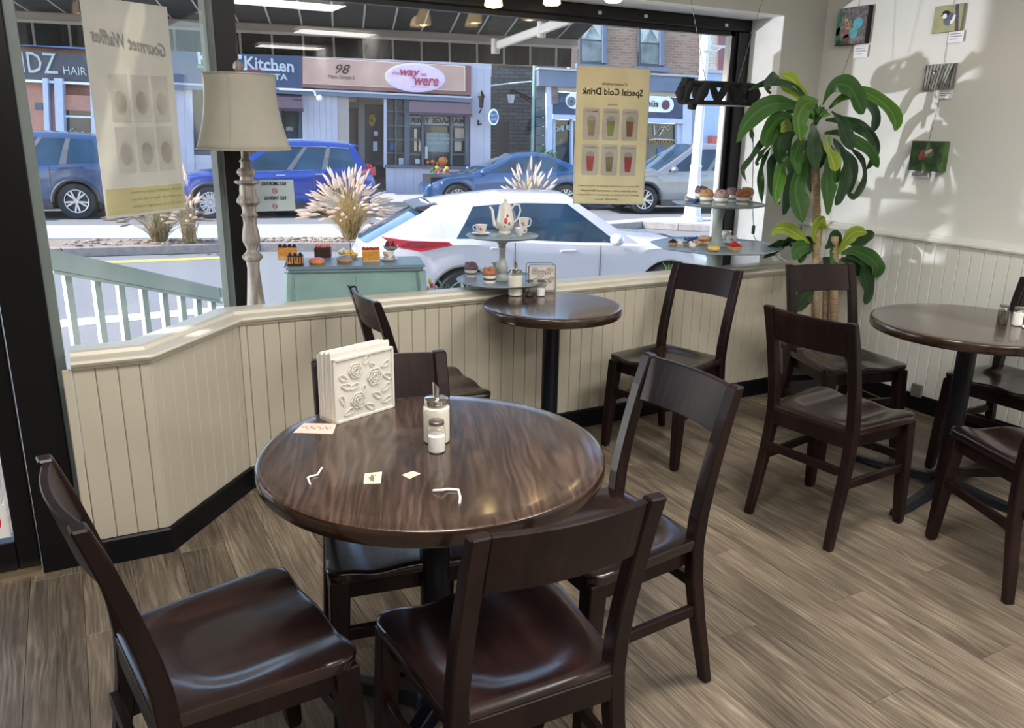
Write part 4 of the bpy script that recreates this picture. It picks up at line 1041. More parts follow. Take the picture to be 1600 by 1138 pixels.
def leafmat(name, c, stripe):
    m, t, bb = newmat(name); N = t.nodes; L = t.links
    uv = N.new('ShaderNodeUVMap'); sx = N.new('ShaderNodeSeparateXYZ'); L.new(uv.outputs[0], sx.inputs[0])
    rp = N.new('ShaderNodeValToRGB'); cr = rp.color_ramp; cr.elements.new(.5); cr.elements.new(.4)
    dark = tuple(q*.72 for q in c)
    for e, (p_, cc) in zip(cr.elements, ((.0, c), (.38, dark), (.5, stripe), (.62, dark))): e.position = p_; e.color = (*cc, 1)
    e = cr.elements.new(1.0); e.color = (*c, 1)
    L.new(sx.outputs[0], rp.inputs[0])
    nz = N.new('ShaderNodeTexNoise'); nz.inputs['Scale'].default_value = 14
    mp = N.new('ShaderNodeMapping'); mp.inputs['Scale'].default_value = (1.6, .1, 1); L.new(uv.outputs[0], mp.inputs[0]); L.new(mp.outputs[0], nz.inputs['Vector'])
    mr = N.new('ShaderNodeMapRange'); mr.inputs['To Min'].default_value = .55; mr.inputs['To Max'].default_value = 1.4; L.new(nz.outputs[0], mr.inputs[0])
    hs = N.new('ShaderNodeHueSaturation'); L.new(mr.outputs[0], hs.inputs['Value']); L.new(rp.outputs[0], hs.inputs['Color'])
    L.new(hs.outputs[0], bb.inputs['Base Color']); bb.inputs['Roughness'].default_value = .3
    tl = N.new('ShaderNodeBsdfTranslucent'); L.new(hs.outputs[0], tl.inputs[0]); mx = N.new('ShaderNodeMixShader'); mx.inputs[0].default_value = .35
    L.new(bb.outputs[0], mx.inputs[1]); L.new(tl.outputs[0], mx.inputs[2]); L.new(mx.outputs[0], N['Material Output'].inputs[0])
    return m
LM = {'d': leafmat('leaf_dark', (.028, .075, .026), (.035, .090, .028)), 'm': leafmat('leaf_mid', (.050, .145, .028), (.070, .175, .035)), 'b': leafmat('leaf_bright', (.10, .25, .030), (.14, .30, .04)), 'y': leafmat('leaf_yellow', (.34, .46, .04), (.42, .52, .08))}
def leaf(P_, wmax, mk, peak=.6, wave=.006, tilt_=0, seed=0, face=None):
    """leaf along a polyline P_, widest at `peak`"""
    n_ = 18; rn = random.Random(seed)
    # Catmull-Rom resample
    Q = [P_[0]] + list(P_) + [P_[-1]]; C_ = []
    for i in range(1, len(Q)-2):
        for k in range(n_//(len(P_)-1)+1):
            t_ = k/(n_//(len(P_)-1)+1); a, b_, c, d_ = Q[i-1], Q[i], Q[i+1], Q[i+2]
            C_.append(.5*((2*b_)+(c-a)*t_+(2*a-5*b_+4*c-d_)*t_*t_+(3*b_-a-3*c+d_)*t_**3))
    C_.append(P_[-1]); N_ = len(C_)
    bm = BM(); uvl = bm.loops.layers.uv.new('UVMap'); rows = []
    view = V((0, -1, .15)) if face is None else face
    ph = rn.uniform(0, 6)
    for i, p_ in enumerate(C_):
        u = i/(N_-1); d_ = (C_[min(i+1, N_-1)]-C_[max(i-1, 0)]).normalized()
        s = d_.cross(view); s = s.normalized() if s.length > .05 else V((1, 0, 0)); nn = s.cross(d_).normalized()
        if tilt_: s = Matrix.Rotation(tilt_, 3, d_) @ s; nn = s.cross(d_).normalized()
        w_ = wmax*.5*(min(1, (.14+.86*(sin(pi/2*min(1, u/peak))**1.3))) if u < peak else max(.0, cos(pi/2*((u-peak)/(1-peak)))**.75)) + .0012
        wv = wave*sin(u*14+ph)
        rows.append([bm.verts.new(p_ - s*w_ + nn*(.12*w_+wv)), bm.verts.new(p_ - s*w_*.5 - nn*.03*w_), bm.verts.new(p_ - nn*.12*w_), bm.verts.new(p_ + s*w_*.5 - nn*.03*w_), bm.verts.new(p_ + s*w_ + nn*(.12*w_-wv))])
    for i in range(N_-1):
        for k in range(4):
            f = bm.faces.new((rows[i][k], rows[i][k+1], rows[i+1][k+1], rows[i+1][k]))
            for lp, (uu, vv) in zip(f.loops, ((k/4, i), (k/4+.25, i), (k/4+.25, i+1), (k/4, i+1))): lp[uvl].uv = (uu, vv/(N_-1))
    obj('leaf', bm, LM[mk], pl, smooth=True)
def zoomleaf(zp, w, mk, dy=0, org=(1150, 100), sc=5.926, peak=.6, wave=.005, seed=0, tilt_=0):
    n_ = len(zp); P_ = []
    for i, (a, b_) in enumerate(zp):
        u = i/(n_-1); q_ = atY(org[0]+a/sc, org[1]+b_/sc, YPl + dy*sin(pi/2*u)); P_.append(q_ if q_.x < XR-.07 else atX(org[0]+a/sc, org[1]+b_/sc, XR-.07))
    leaf(P_, w/sc*.0047, mk, peak, wave, tilt_, seed)
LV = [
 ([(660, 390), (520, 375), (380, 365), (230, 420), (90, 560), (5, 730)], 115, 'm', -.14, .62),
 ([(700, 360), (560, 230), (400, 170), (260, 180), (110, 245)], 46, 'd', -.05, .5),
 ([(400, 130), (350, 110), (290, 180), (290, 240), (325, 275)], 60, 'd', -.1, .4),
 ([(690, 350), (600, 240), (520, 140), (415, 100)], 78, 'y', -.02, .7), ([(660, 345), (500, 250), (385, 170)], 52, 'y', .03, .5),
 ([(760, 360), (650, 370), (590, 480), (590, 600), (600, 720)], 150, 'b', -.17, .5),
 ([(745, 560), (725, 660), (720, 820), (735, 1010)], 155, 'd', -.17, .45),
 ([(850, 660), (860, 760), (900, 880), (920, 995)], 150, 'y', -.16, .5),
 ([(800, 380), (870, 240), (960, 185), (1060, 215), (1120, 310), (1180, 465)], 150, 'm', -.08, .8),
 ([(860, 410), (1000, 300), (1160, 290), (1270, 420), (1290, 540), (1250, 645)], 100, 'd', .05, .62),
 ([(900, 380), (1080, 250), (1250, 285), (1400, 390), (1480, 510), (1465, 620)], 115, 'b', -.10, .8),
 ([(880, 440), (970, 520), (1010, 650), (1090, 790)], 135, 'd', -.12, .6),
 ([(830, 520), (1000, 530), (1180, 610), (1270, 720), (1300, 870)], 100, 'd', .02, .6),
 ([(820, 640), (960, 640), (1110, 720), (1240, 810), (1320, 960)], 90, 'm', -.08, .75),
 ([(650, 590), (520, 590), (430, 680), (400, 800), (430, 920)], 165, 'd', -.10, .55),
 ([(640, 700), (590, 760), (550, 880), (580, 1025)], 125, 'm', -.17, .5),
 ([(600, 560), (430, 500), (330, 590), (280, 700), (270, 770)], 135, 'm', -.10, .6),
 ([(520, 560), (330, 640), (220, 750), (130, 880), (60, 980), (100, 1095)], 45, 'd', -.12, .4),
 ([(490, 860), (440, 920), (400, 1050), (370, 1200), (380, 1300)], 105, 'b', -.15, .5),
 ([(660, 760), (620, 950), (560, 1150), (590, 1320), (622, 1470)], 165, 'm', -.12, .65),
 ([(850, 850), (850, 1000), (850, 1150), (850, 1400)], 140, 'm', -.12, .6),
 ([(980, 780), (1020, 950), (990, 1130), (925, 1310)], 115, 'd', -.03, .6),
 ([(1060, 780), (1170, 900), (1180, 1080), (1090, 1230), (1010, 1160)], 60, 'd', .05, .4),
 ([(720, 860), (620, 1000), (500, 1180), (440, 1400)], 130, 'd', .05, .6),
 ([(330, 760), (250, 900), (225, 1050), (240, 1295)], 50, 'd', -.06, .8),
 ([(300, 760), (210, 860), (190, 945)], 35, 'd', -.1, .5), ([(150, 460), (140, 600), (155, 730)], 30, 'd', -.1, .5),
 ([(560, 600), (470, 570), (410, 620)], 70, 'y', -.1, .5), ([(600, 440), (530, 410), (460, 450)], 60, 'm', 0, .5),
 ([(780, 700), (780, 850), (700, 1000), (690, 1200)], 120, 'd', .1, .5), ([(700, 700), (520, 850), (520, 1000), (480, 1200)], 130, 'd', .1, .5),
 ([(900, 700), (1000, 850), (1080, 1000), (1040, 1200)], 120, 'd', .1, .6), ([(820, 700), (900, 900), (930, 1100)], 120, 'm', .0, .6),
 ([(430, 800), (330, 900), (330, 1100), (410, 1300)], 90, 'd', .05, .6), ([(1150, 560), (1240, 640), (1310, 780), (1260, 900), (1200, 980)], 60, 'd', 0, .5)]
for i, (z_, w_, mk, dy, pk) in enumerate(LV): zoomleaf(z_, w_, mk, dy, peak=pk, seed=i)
for k in range(9):
    a = -1.1+k*.27; zoomleaf([(745, 560), (745+90*sin(a)*.6, 500-40*cos(a)), (745+150*sin(a), 560-190*cos(a))], 34, 'dmb'[k % 3], -.04*(k % 3), peak=.4, seed=50+k)
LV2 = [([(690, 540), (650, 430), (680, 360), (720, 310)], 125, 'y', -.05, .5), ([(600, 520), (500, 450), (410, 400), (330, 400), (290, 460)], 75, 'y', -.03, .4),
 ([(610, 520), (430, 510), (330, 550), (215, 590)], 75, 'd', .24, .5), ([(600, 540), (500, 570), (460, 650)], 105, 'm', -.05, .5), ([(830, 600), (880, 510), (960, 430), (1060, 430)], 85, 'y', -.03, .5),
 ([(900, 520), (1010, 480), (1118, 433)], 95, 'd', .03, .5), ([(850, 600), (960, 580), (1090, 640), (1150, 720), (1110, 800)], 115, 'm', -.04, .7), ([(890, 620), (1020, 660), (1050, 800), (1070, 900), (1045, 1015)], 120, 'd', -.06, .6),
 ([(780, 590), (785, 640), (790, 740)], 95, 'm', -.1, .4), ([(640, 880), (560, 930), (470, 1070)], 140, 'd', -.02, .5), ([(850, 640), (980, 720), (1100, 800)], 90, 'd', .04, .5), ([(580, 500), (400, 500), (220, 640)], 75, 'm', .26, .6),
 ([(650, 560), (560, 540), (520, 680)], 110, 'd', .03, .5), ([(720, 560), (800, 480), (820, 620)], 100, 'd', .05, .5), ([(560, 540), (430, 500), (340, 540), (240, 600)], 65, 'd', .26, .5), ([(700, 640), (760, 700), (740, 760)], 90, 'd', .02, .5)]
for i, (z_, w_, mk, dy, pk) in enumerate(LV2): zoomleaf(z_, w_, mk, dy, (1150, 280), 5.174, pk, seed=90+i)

# ================================================================== PICTURES on the right wall
XP = XR - .03
def picture(px4, depth, face_m, name, label, edge):
    """canvas hung on the wall, front corners from the photograph"""
    P_ = [atX(a, b_, XR-depth) for a, b_ in px4]
    t = thing(name, label, 'picture'); y0 = (P_[0].y+P_[3].y)/2; y1 = (P_[1].y+P_[2].y)/2; z1 = (P_[0].z+P_[1].z)/2; z0 = (P_[2].z+P_[3].z)/2
    bm = BM(); box(bm, XR-depth, XR-.002, y1, y0, z0, z1); obj('canvas', bm, edge, t, bevel=.001)
    bm = BM(); box(bm, XR-depth-.001, XR-depth, y1+.001, y0-.001, z0+.001, z1-.001); obj('painting', bm, face_m, t)
    return t, y0, y1, z0, z1, XR-depth-.0012
def pd(t, X, y, z, ry, rz_, m_, name='brush_shape', a=0, k=0):
    u = V((0, -cos(a), sin(a))); v_ = V((0, sin(a), cos(a))); bm = BM(); disc(bm, (X-.0004*k, y, z), u, v_, ry, rz_, .0008, 18, n=V((-1, 0, 0))); obj(name, bm, m_, t)
def tagcard(px4, label):
    P_ = [atX(a, b_, XR-.012) for a, b_ in px4]; y0, y1, z1, z0 = P_[0].y, P_[1].y, (P_[0].z+P_[1].z)/2, (P_[2].z+P_[3].z)/2
    t = thing('title_card', label, 'card'); bm = BM(); box(bm, XR-.013, XR-.011, y1, y0, z0, z1); obj('paper', bm, mat('card_white', (.80, .80, .84), .7), t)
    for k, (f0, f1) in enumerate(((.12, .8), (.12, .9), (.12, .6))):
        zz = z1-(z1-z0)*(.22+.22*k); bm = BM(); box(bm, XR-.0136, XR-.0129, y0-(y0-y1)*f1, y0-(y0-y1)*f0, zz-.0022, zz+.0012); obj('print_line', bm, mat('print_grey', (.22, .22, .28), .8), t)
M_nest = mat('nest_grey', (.13, .115, .12), .8, var=.6, scale=60); M_egg = mat('egg_blue', (.08, .34, .42), .6, var=.15, scale=30)
M_gr = mat('paint_green', (.03, .11, .05), .8, var=.5, scale=40); M_br = mat('paint_brown', (.20, .10, .09), .8, var=.5, scale=50); M_ye = mat('paint_yellow', (.55, .38, .14), .8)
t, y0, y1, z0, z1, X = picture([(1309, 12), (1356, 10), (1352, 69), (1305, 70)], .040, M_nest, 'nest_painting', 'canvas of two blue eggs and hungry chicks in a nest', M_black)
W_, H_ = y0-y1, z1-z0; Yq = lambda f: y0-W_*f; Zq = lambda f: z0+H_*f
pd(t, X, Yq(.09), Zq(.62), .018, .072, M_gr, a=-.1); pd(t, X, Yq(.12), Zq(.25), .022, .050, M_gr, a=.15); pd(t, X, Yq(.32), Zq(.36), .030, .040, M_br, k=1); pd(t, X, Yq(.42), Zq(.18), .03, .02, M_br, k=1)
pd(t, X, Yq(.72), Zq(.55), .032, .030, M_egg, 'egg', k=1.5); pd(t, X, Yq(.60), Zq(.30), .029, .028, M_egg, 'egg', k=2)
for a_, b_ in ((.33, .64), (.38, .55), (.41, .47)): pd(t, X, Yq(a_), Zq(b_), .010, .014, M_ye, 'beak', a=.5, k=2.5); pd(t, X, Yq(a_), Zq(b_), .004, .008, M_br, 'mouth', a=.5, k=3)
for k in range(7):
    bm = BM(); tube(bm, [V((X, Yq(.2+.7*u), Zq(.16-.05*sin(pi*u)+.015*k-.03))) for u in [i/8 for i in range(9)]], .0009, 4); obj('straw', bm, mat('straw_grey', (.33, .30, .29), .8), t)
tagcard([(1335, 72), (1357, 71), (1353, 89), (1332, 91)], 'white title card under the nest picture')
M_olive = mat('olive_ground', (.36, .36, .20), .8, var=.15, scale=20); M_pgrey = mat('paint_grey', (.13, .16, .20), .8, var=.3, scale=50)
t, y0, y1, z0, z1, X = picture([(1459, 11), (1504, 5), (1503, 47), (1457, 53)], .022, M_olive, 'chickadee_painting', 'olive canvas of a black-capped bird on a branch, top right', mat('canvas_grey', (.25, .24, .2), .8))
W_, H_ = y0-y1, z1-z0
bm = BM(); slab(bm, [(X-.0005, Yq(.72), Zq(1)), (X-.0005, Yq(.83), Zq(1)), (X-.0005, Yq(.95), Zq(.0)), (X-.0005, Yq(.82), Zq(.0))], (-1, 0, 0), .001); obj('branch', bm, mat('paint_bark', (.09, .08, .10), .8, var=.5, scale=60), t)
pd(t, X, Yq(.56), Zq(.48), .030, .033, M_pgrey, 'bird_body', a=-.5, k=1); pd(t, X, Yq(.44), Zq(.70), .022, .014, M_black, 'bird_cap', a=-.2, k=2); pd(t, X, Yq(.40), Zq(.60), .012, .012, M_white, 'bird_cheek', k=2.5); pd(t, X, Yq(.70), Zq(.45), .010, .024, M_white, 'wing_patch', a=-.4, k=2.5); pd(t, X, Yq(.60), Zq(.55), .014, .018, mat('paint_blue', (.10, .13, .22), .8), 'wing', k=3)
bm = BM(); slab(bm, [(X-.001, Yq(.22), Zq(.62)), (X-.001, Yq(.34), Zq(.68)), (X-.001, Yq(.34), Zq(.60))], (-1, 0, 0), .001); obj('beak', bm, M_black, t)
tagcard([(1483, 50), (1507, 47), (1508, 64), (1484, 68)], 'white title card under the black-capped bird picture')
M_gnd = mat('reed_ground', (.28, .30, .28), .8, var=.3, scale=30); M_reed = mat('reed_red', (.12, .055, .055), .8, var=.4, scale=60)
t, y0, y1, z0, z1, X = picture([(1444, 103), (1491, 97), (1489, 138), (1442, 143)], .022, M_gnd, 'reeds_painting', 'grey canvas of a small bird among red twigs', mat('canvas_dk', (.16, .15, .15), .8))
W_, H_ = y0-y1, z1-z0
pd(t, X, Yq(.32), Zq(.50), .018, .030, mat('paint_sage', (.16, .20, .16), .8), 'bird_body', k=1); pd(t, X, Yq(.38), Zq(.70), .010, .009, M_black, 'bird_head', k=2); pd(t, X, Yq(.35), Zq(.66), .005, .005, M_white, 'bird_cheek', k=2.5)
for k in range(11):
    f = .05+.085*k; bm = BM(); tube(bm, [V((X-.0015, Yq(min(.98, f)), Zq(.02))), V((X-.0015, Yq(min(.98, f+.03*k)), Zq(.97)))], .0018, 4); obj('twig', bm, M_reed if k % 2 else M_black, t)
tagcard([(1467, 141), (1490, 138), (1489, 152), (1465, 156)], 'white title card under the red twigs picture')
M_dkgr = mat('forest_ground', (.035, .07, .03), .8, var=.6, scale=25)
t, y0, y1, z0, z1, X = picture([(1424, 217), (1472, 224), (1470, 271), (1421, 264)], .055, M_dkgr, 'hummingbird_painting', 'thick dark green canvas with a brown hovering bird, lowest on the wall', mat('canvas_green', (.05, .12, .03), .8, var=.4, scale=30))
W_, H_ = y0-y1, z1-z0
pd(t, X, Yq(.42), Zq(.55), .026, .022, M_br, 'bird_body', a=-.6, k=1); pd(t, X, Yq(.58), Zq(.66), .022, .008, mat('paint_tan', (.30, .20, .15), .8), 'wing', a=.5, k=2); pd(t, X, Yq(.34), Zq(.44), .010, .016, M_red, 'flower', k=2)
for k in range(3):
    bm = BM(); tube(bm, [V((X-.001, Yq(.1+.8*u), Zq(.15+.12*k*0+.18*sin(pi*u)+.06*k))) for u in [i/8 for i in range(9)]], .0014, 4); obj('stem', bm, M_gr, t)
tagcard([(1422, 268), (1452, 272), (1450, 279), (1421, 275)], 'white title card under the dark green bird picture')
for pts, lab in ((((1343, 0), (1341, 10), (1333, 70), (1312, 128)), 'thin hanging wire behind the nest picture'), (((1492, 0), (1489, 8), (1476, 90), (1472, 140), (1452, 218), (1443, 262)), 'thin hanging wire joining the three right-hand pictures')):
    bm = BM(); P_ = [atX(a, b_, XR-.006) for a, b_ in pts]; P_[0] = P_[0] + (P_[0]-P_[1])*.0 ; P_ = [V((P_[0].x, P_[0].y, 2.79))] + P_; tube(bm, P_, .0011, 5); o = obj('picture_wire', bm, M_wire); tag(o, lab, 'wire')
# white mitt-like scraps by the wainscot foot
p = atZ(1432, 630, .01); bm = BM(); rn = random.Random(2)
for k in range(7): ball(bm, (p.x+rn.uniform(-.05, .05), p.y+rn.uniform(-.05, .05), .022+.02*rn.random()), .028+.012*rn.random(), 7, 5, (1, 1, .7))
o = obj('crumpled_paper', bm, M_white); tag(o, 'crumpled white paper on the floor under the chair before the plant', 'paper')
bm = BM(); box(bm, XR-.045, XR-.025, atX(1433, 612, XR-.03).y-.03, atX(1433, 612, XR-.03).y+.03, .085, .155); o = obj('socket_box', bm, mat('socket_grey', (.13, .13, .12), .5), bevel=.002); tag(o, 'small grey socket box on the wainscot foot behind the chairs', 'socket')

# ================================================================== POSTERS and sign on the glass
M_post = sheet_mat('poster_cream', (.84, .75, .53), .58); M_postw = sheet_mat('poster_white', (.80, .78, .76), .6); M_posto = sheet_mat('poster_apricot', (.80, .55, .30), .5)
def onglass(name, label, corners, frame, yoff, m_, cat='poster'):
    t = thing(name, label, cat); bm = BM(); slab(bm, corners, frame, .0015); obj('sheet', bm, m_, t); return t
yg = YG-.004
PC = [atY(a, b_, yg) for a, b_ in ((902, 101), (1017, 107), (1005, 320), (895, 318))]
po = onglass('drinks_poster', 'cream drinks poster seen from behind, mirrored title and six cups, on the main pane', PC, (0, -1, 0), 0, M_post)
def pp(u, v_, off=.0015): 
    a = PC[0].lerp(PC[1], u); b_ = PC[3].lerp(PC[2], u); q_ = a.lerp(b_, v_); return V((q_.x, yg-off, q_.z))
bm = BM()
for (u0, v0, u1, v1) in ((0, 0, 1, .006), (0, .994, 1, 1), (0, 0, .012, 1), (.988, 0, 1, 1)): slab(bm, [pp(u0, v0), pp(u1, v0), pp(u1, v1), pp(u0, v1)], (0, -1, 0), .0008)
obj('border', bm, M_postw, po)
UX = (PC[1]-PC[0]).normalized(); UZ = V((0, 0, 1))
M_ink = sheet_mat('ink_faded', (.50, .46, .32), .45); M_inkw = sheet_mat('ink_pale', (.88, .86, .78), .7); M_inkd = sheet_mat('ink_grey', (.42, .38, .32), .45)
def fit(s, Pa, Pb, h, m_, par, mirror=False, shear=0, bold=0, ext=.0004, name='lettering', uz=None):
    """text between Pa and Pb with letter height h"""
    Pa, Pb = V(Pa), V(Pb)
    o_ = lettering(s, h*1.42, m_, par, (0, 0, 0), (1, 0, 0), (0, 0, 1), mirror, shear, ext, name, 1, 'CENTER', bold)
    me = o_.data; xs = [v.co.x for v in me.vertices]; zs_ = [v.co.z for v in me.vertices]
    cx, wd, cz, ht = (min(xs)+max(xs))/2, max(xs)-min(xs), (min(zs_)+max(zs_))/2, max(zs_)-min(zs_)
    ux_ = (Pb-Pa); Ld = ux_.length; ux_.normalize(); uz_ = V(uz) if uz is not None else V((0, 0, 1)); nn = ux_.cross(uz_).normalized(); mid = (Pa+Pb)/2
    for v in me.vertices:
        x_, y_, z_ = v.co; v.co = mid + ux_*((x_-cx)*Ld/wd) + uz_*((z_-cz)*h/ht) + nn*(abs(y_))
    return o_
fit('Special Cold Drink', pp(.07, .185, .003), pp(.90, .185, .003), .048, M_inkw, po, True, bold=.001)
fit('Countrystyle', pp(.33, .125, .003), pp(.68, .125, .003), .022, M_inkd, po, True, .3)
fit('try one', pp(.42, .27, .003), pp(.55, .27, .003), .012, M_inkd, po, True, .3)
dr_ = [((.42, .30, .18), .36), ((.55, .60, .20), .36), ((.62, .40, .26), .36), ((.78, .22, .20), .36), ((.50, .42, .30), .36), ((.80, .20, .20), .36)]
dcol = [(.62, .52, .34), (.50, .54, .22), (.48, .26, .16), (.68, .20, .17), (.42, .34, .22), (.70, .16, .16)]
for k in range(6):
    cu_, cv_ = .21+.265*(k % 3), (.41 if k < 3 else .67)
    sh_ = thing; bm = BM(); pts = []
    w_, h_ = .115, .115
    for cx_, cy_, a0 in ((cu_+w_-.03, cv_-h_+.02, -pi/2), (cu_+w_-.03, cv_+h_-.02, 0), (cu_-w_+.03, cv_+h_-.02, pi/2), (cu_-w_+.03, cv_-h_+.02, pi)):
        for j in range(5): a = a0+j*pi/8; pts.append(pp(cx_+.03*cos(a), cy_+.02*sin(a), .0022))
    slab(bm, pts, (0, -1, 0), .0006); obj('drink_panel', bm, M_postw, po)
    m_ = sheet_mat('drink_%d' % k, dcol[k], .5, var=.2)
    bm = BM(); slab(bm, [pp(cu_-.055, cv_-.025, .003), pp(cu_+.055, cv_-.025, .003), pp(cu_+.038, cv_+.085, .003), pp(cu_-.038, cv_+.085, .003)], (0, -1, 0), .0006); obj('drink_cup', bm, m_, po)
    bm = BM(); slab(bm, [pp(cu_+.06*cos(pi*j/10), cv_-.027-.035*sin(pi*j/10), .003) for j in range(11)], (0, -1, 0), .0006); obj('cup_lid', bm, sheet_mat('lid_grey', (.62, .62, .60), .5), po)
    fit(('Bubble Tea', 'Matcha', 'Ice Coffee', 'Strawberry', 'Mocha', 'Rasp Tea')[k], pp(cu_-.075, cv_-.09, .003), pp(cu_+.075, cv_-.09, .003), .008, M_inkd, po, True)
for k, (u0, u1) in enumerate(((.06, .92), (.10, .90), (.06, .92), (.30, .62))):
    fit(('All drinks are freshly made to order here', 'ask about our seasonal flavours', 'please let us know about your allergies', 'thank you')[k], pp(u0, .865+.033*k, .003), pp(u1, .865+.033*k, .003), .013, M_ink, po, True)
# left poster on the slanted pane
qo = QA + qn*.004
PL = [atP(a, b_, qo, qn) for a, b_ in ((258, 10), (291, 328), (167, 343))]
hL = (PL[0]-PL[1]).length; PT = PL[2] + V((0, 0, PL[0].z-PL[1].z-.03))
C4 = [PT, V((PL[1].x, PL[1].y, PL[0].z)), PL[1], PL[2]]
pg = onglass('window_poster', 'pale grey poster seen from behind on the slanted pane left of the lamp', C4, qn, 0, sheet_mat('poster_grey', (.58, .565, .52), .5))
def p2(u, v_, off=.002): return C4[0].lerp(C4[1], u).lerp(C4[3].lerp(C4[2], u), v_) + qn*off
fit('Gourmet Waffles', p2(.06, .16), p2(.92, .21), .05, sheet_mat('ghost_ink', (.62, .61, .60), .65), pg, True, .3, bold=.002)
for k in range(6):
    cu_, cv_ = .30+.25*(k % 3), (.44 if k < 3 else .68)
    bm = BM(); slab(bm, [p2(cu_-.105, cv_-.11), p2(cu_+.105, cv_-.11), p2(cu_+.105, cv_+.11), p2(cu_-.105, cv_+.11)], qn, .0005); obj('food_panel', bm, sheet_mat('ghost_panel', (.86, .85, .83), .75), pg)
    bm = BM(); slab(bm, [p2(cu_+.07*cos(2*pi*j/16), cv_+.02+.055*sin(2*pi*j/16), .003) for j in range(16)], qn, .0005); obj('food_picture', bm, sheet_mat('ghost_food', (.80, .78, .75), .75, var=.12), pg)
M_py = sheet_mat('poster_yellow', (.86, .82, .60), .75)
bm = BM(); slab(bm, [p2(.02, .86), p2(.98, .86), p2(.98, .985), p2(.02, .985)], qn, .0005); obj('yellow_band', bm, M_py, pg)
for k in range(3): fit(('fresh waffles and crepes', 'served all day with fruit', 'ask for toppings inside')[k], p2(.3, .885+.035*k, .003), p2(.95, .885+.035*k, .003), .012, M_ink, pg, True)
# no smoking / no vaping notice
NC = [atY(a, b_, yg) for a, b_ in ((399, 281), (458, 281), (462, 329), (397, 331))]
ns = onglass('no_smoking_notice', 'white no smoking and no vaping notice, mirrored, low on the pane beside the lamp', NC, (0, -1, 0), 0, sheet_mat('notice_white', (.70, .76, .74), .45), 'sign')
def p3(u, v_, off=.002): q_ = NC[0].lerp(NC[1], u).lerp(NC[3].lerp(NC[2], u), v_); return V((q_.x, yg-off, q_.z))
fit('NO SMOKING', p3(.16, .12), p3(.80, .12), .018, M_black, ns, True, bold=.0006); fit('NO VAPING', p3(.24, .58), p3(.78, .58), .018, M_black, ns, True, bold=.0006)
for v_ in (.35, .84):
    c = p3(.50, v_); bm = BM(); ringslab(bm, c, (1, 0, 0), (0, 0, 1), .0095, .0125, .0006); d_ = .008
    slab(bm, [c+V((-d_-.001, 0, d_-.001)), c+V((-d_+.001, 0, d_+.001)), c+V((d_+.001, 0, -d_+.001)), c+V((d_-.001, 0, -d_-.001))], (0, -1, 0), .0006); obj('prohibition_ring', bm, M_red, ns)
    bm = BM(); box(bm, c.x-.006, c.x+.006, c.y-.0008, c.y, c.z-.002, c.z+.001); obj('cigarette', bm, M_black, ns)

# ================================================================== OUTSIDE
G = -.60
M_asph = mat('asphalt', (.20, .20, .205), .95, var=.22, scale=60, bump=.15, bscale=200)
M_conc = mat('concrete', (.42, .41, .39), .9, var=.08, scale=3)
M_curb = mat('curb_concrete', (.30, .27, .25), .9, var=.15, scale=10)
M_mulch = mat('mulch', (.26, .20, .15), .95, var=.5, scale=40, bump=.5, bscale=60)
bm = BM(); box(bm, -60, 90, 3.99, 90, G-.2, G); struct('road', bm, M_asph)
UF = ray(5900, 380).normalized(); UFh = V((UF.x, UF.y, 0)).normalized(); NF = V((UFh.y, -UFh.x, 0))    # towards us
PF = V((8.643, 24.0, .364))
# painted lines
for (a, b_, m_, lab) in (((60, 412, 355, 401), 4, mat('yellow_line', (.75, .55, .08), .8), 'yellow painted line along the median curb'), ((60, 503, 360, 478), 12, mat('white_line', (.75, .75, .73), .8), 'white painted parking line on the near asphalt')):
    p0, p1 = atZ(a[0], a[1], G+.006), atZ(a[2], a[3], G+.006); q0, q1 = atZ(a[0], a[1]+b_, G+.006), atZ(a[2], a[3]+b_*.7, G+.006)
    bm = BM(); slab(bm, [p0, p1, q1, q0], (0, 0, 1), .005); o = obj('painted_line', bm, m_); tag(o, lab, 'road marking')
# median island: curb stones, mulch, and pale far lane
ZI = G+.15
isl = [atZ(a, b_, ZI) for a, b_ in ((-250, 398), (96, 388), (346, 381.5), (406, 379.5), (548, 379.5), (640, 381), (760, 384))]
ib = [atZ(a, b_, ZI) for a, b_ in ((-250, 379), (96, 373), (346, 372), (406, 371), (548, 371), (640, 371), (760, 371))]
im = [a.lerp(b_, .09) for a, b_ in zip(isl, ib)]
med = struct('median', BM(), None); 
for i in range(len(isl)-1):
    L_ = (isl[i+1]-isl[i]).length; n_ = max(1, int(L_/1.4))
    for k in range(n_):
        a, b_ = isl[i].lerp(isl[i+1], (k+.004)/n_), isl[i].lerp(isl[i+1], (k+.996)/n_); c_, d_ = im[i].lerp(im[i+1], (k+.996)/n_), im[i].lerp(im[i+1], (k+.004)/n_)
        bm = BM(); slab(bm, [a, b_, c_, d_], (0, 0, 1), .149); obj('curb_stone', bm, M_curb, med, bevel=.012)
    bm = BM(); slab(bm, [im[i]-V((0, 0, .02)), im[i+1]-V((0, 0, .02)), ib[i+1]-V((0, 0, .02)), ib[i]-V((0, 0, .02))], (0, 0, 1), .1); obj('mulch_bed', bm, M_mulch, med)
bm = BM(); fa = [atZ(a, b_, G+.012) for a, b_ in ((-250, 374), (96, 372.5), (548, 371), (760, 371))]; fb = [atZ(a, b_, G+.012) for a, b_ in ((760, 349), (548, 350), (96, 352), (-250, 356))]
slab(bm, fa+fb, (0, 0, 1), .01); struct('pale_lane', bm, M_conc)
rnd = random.Random(11); bm = BM()
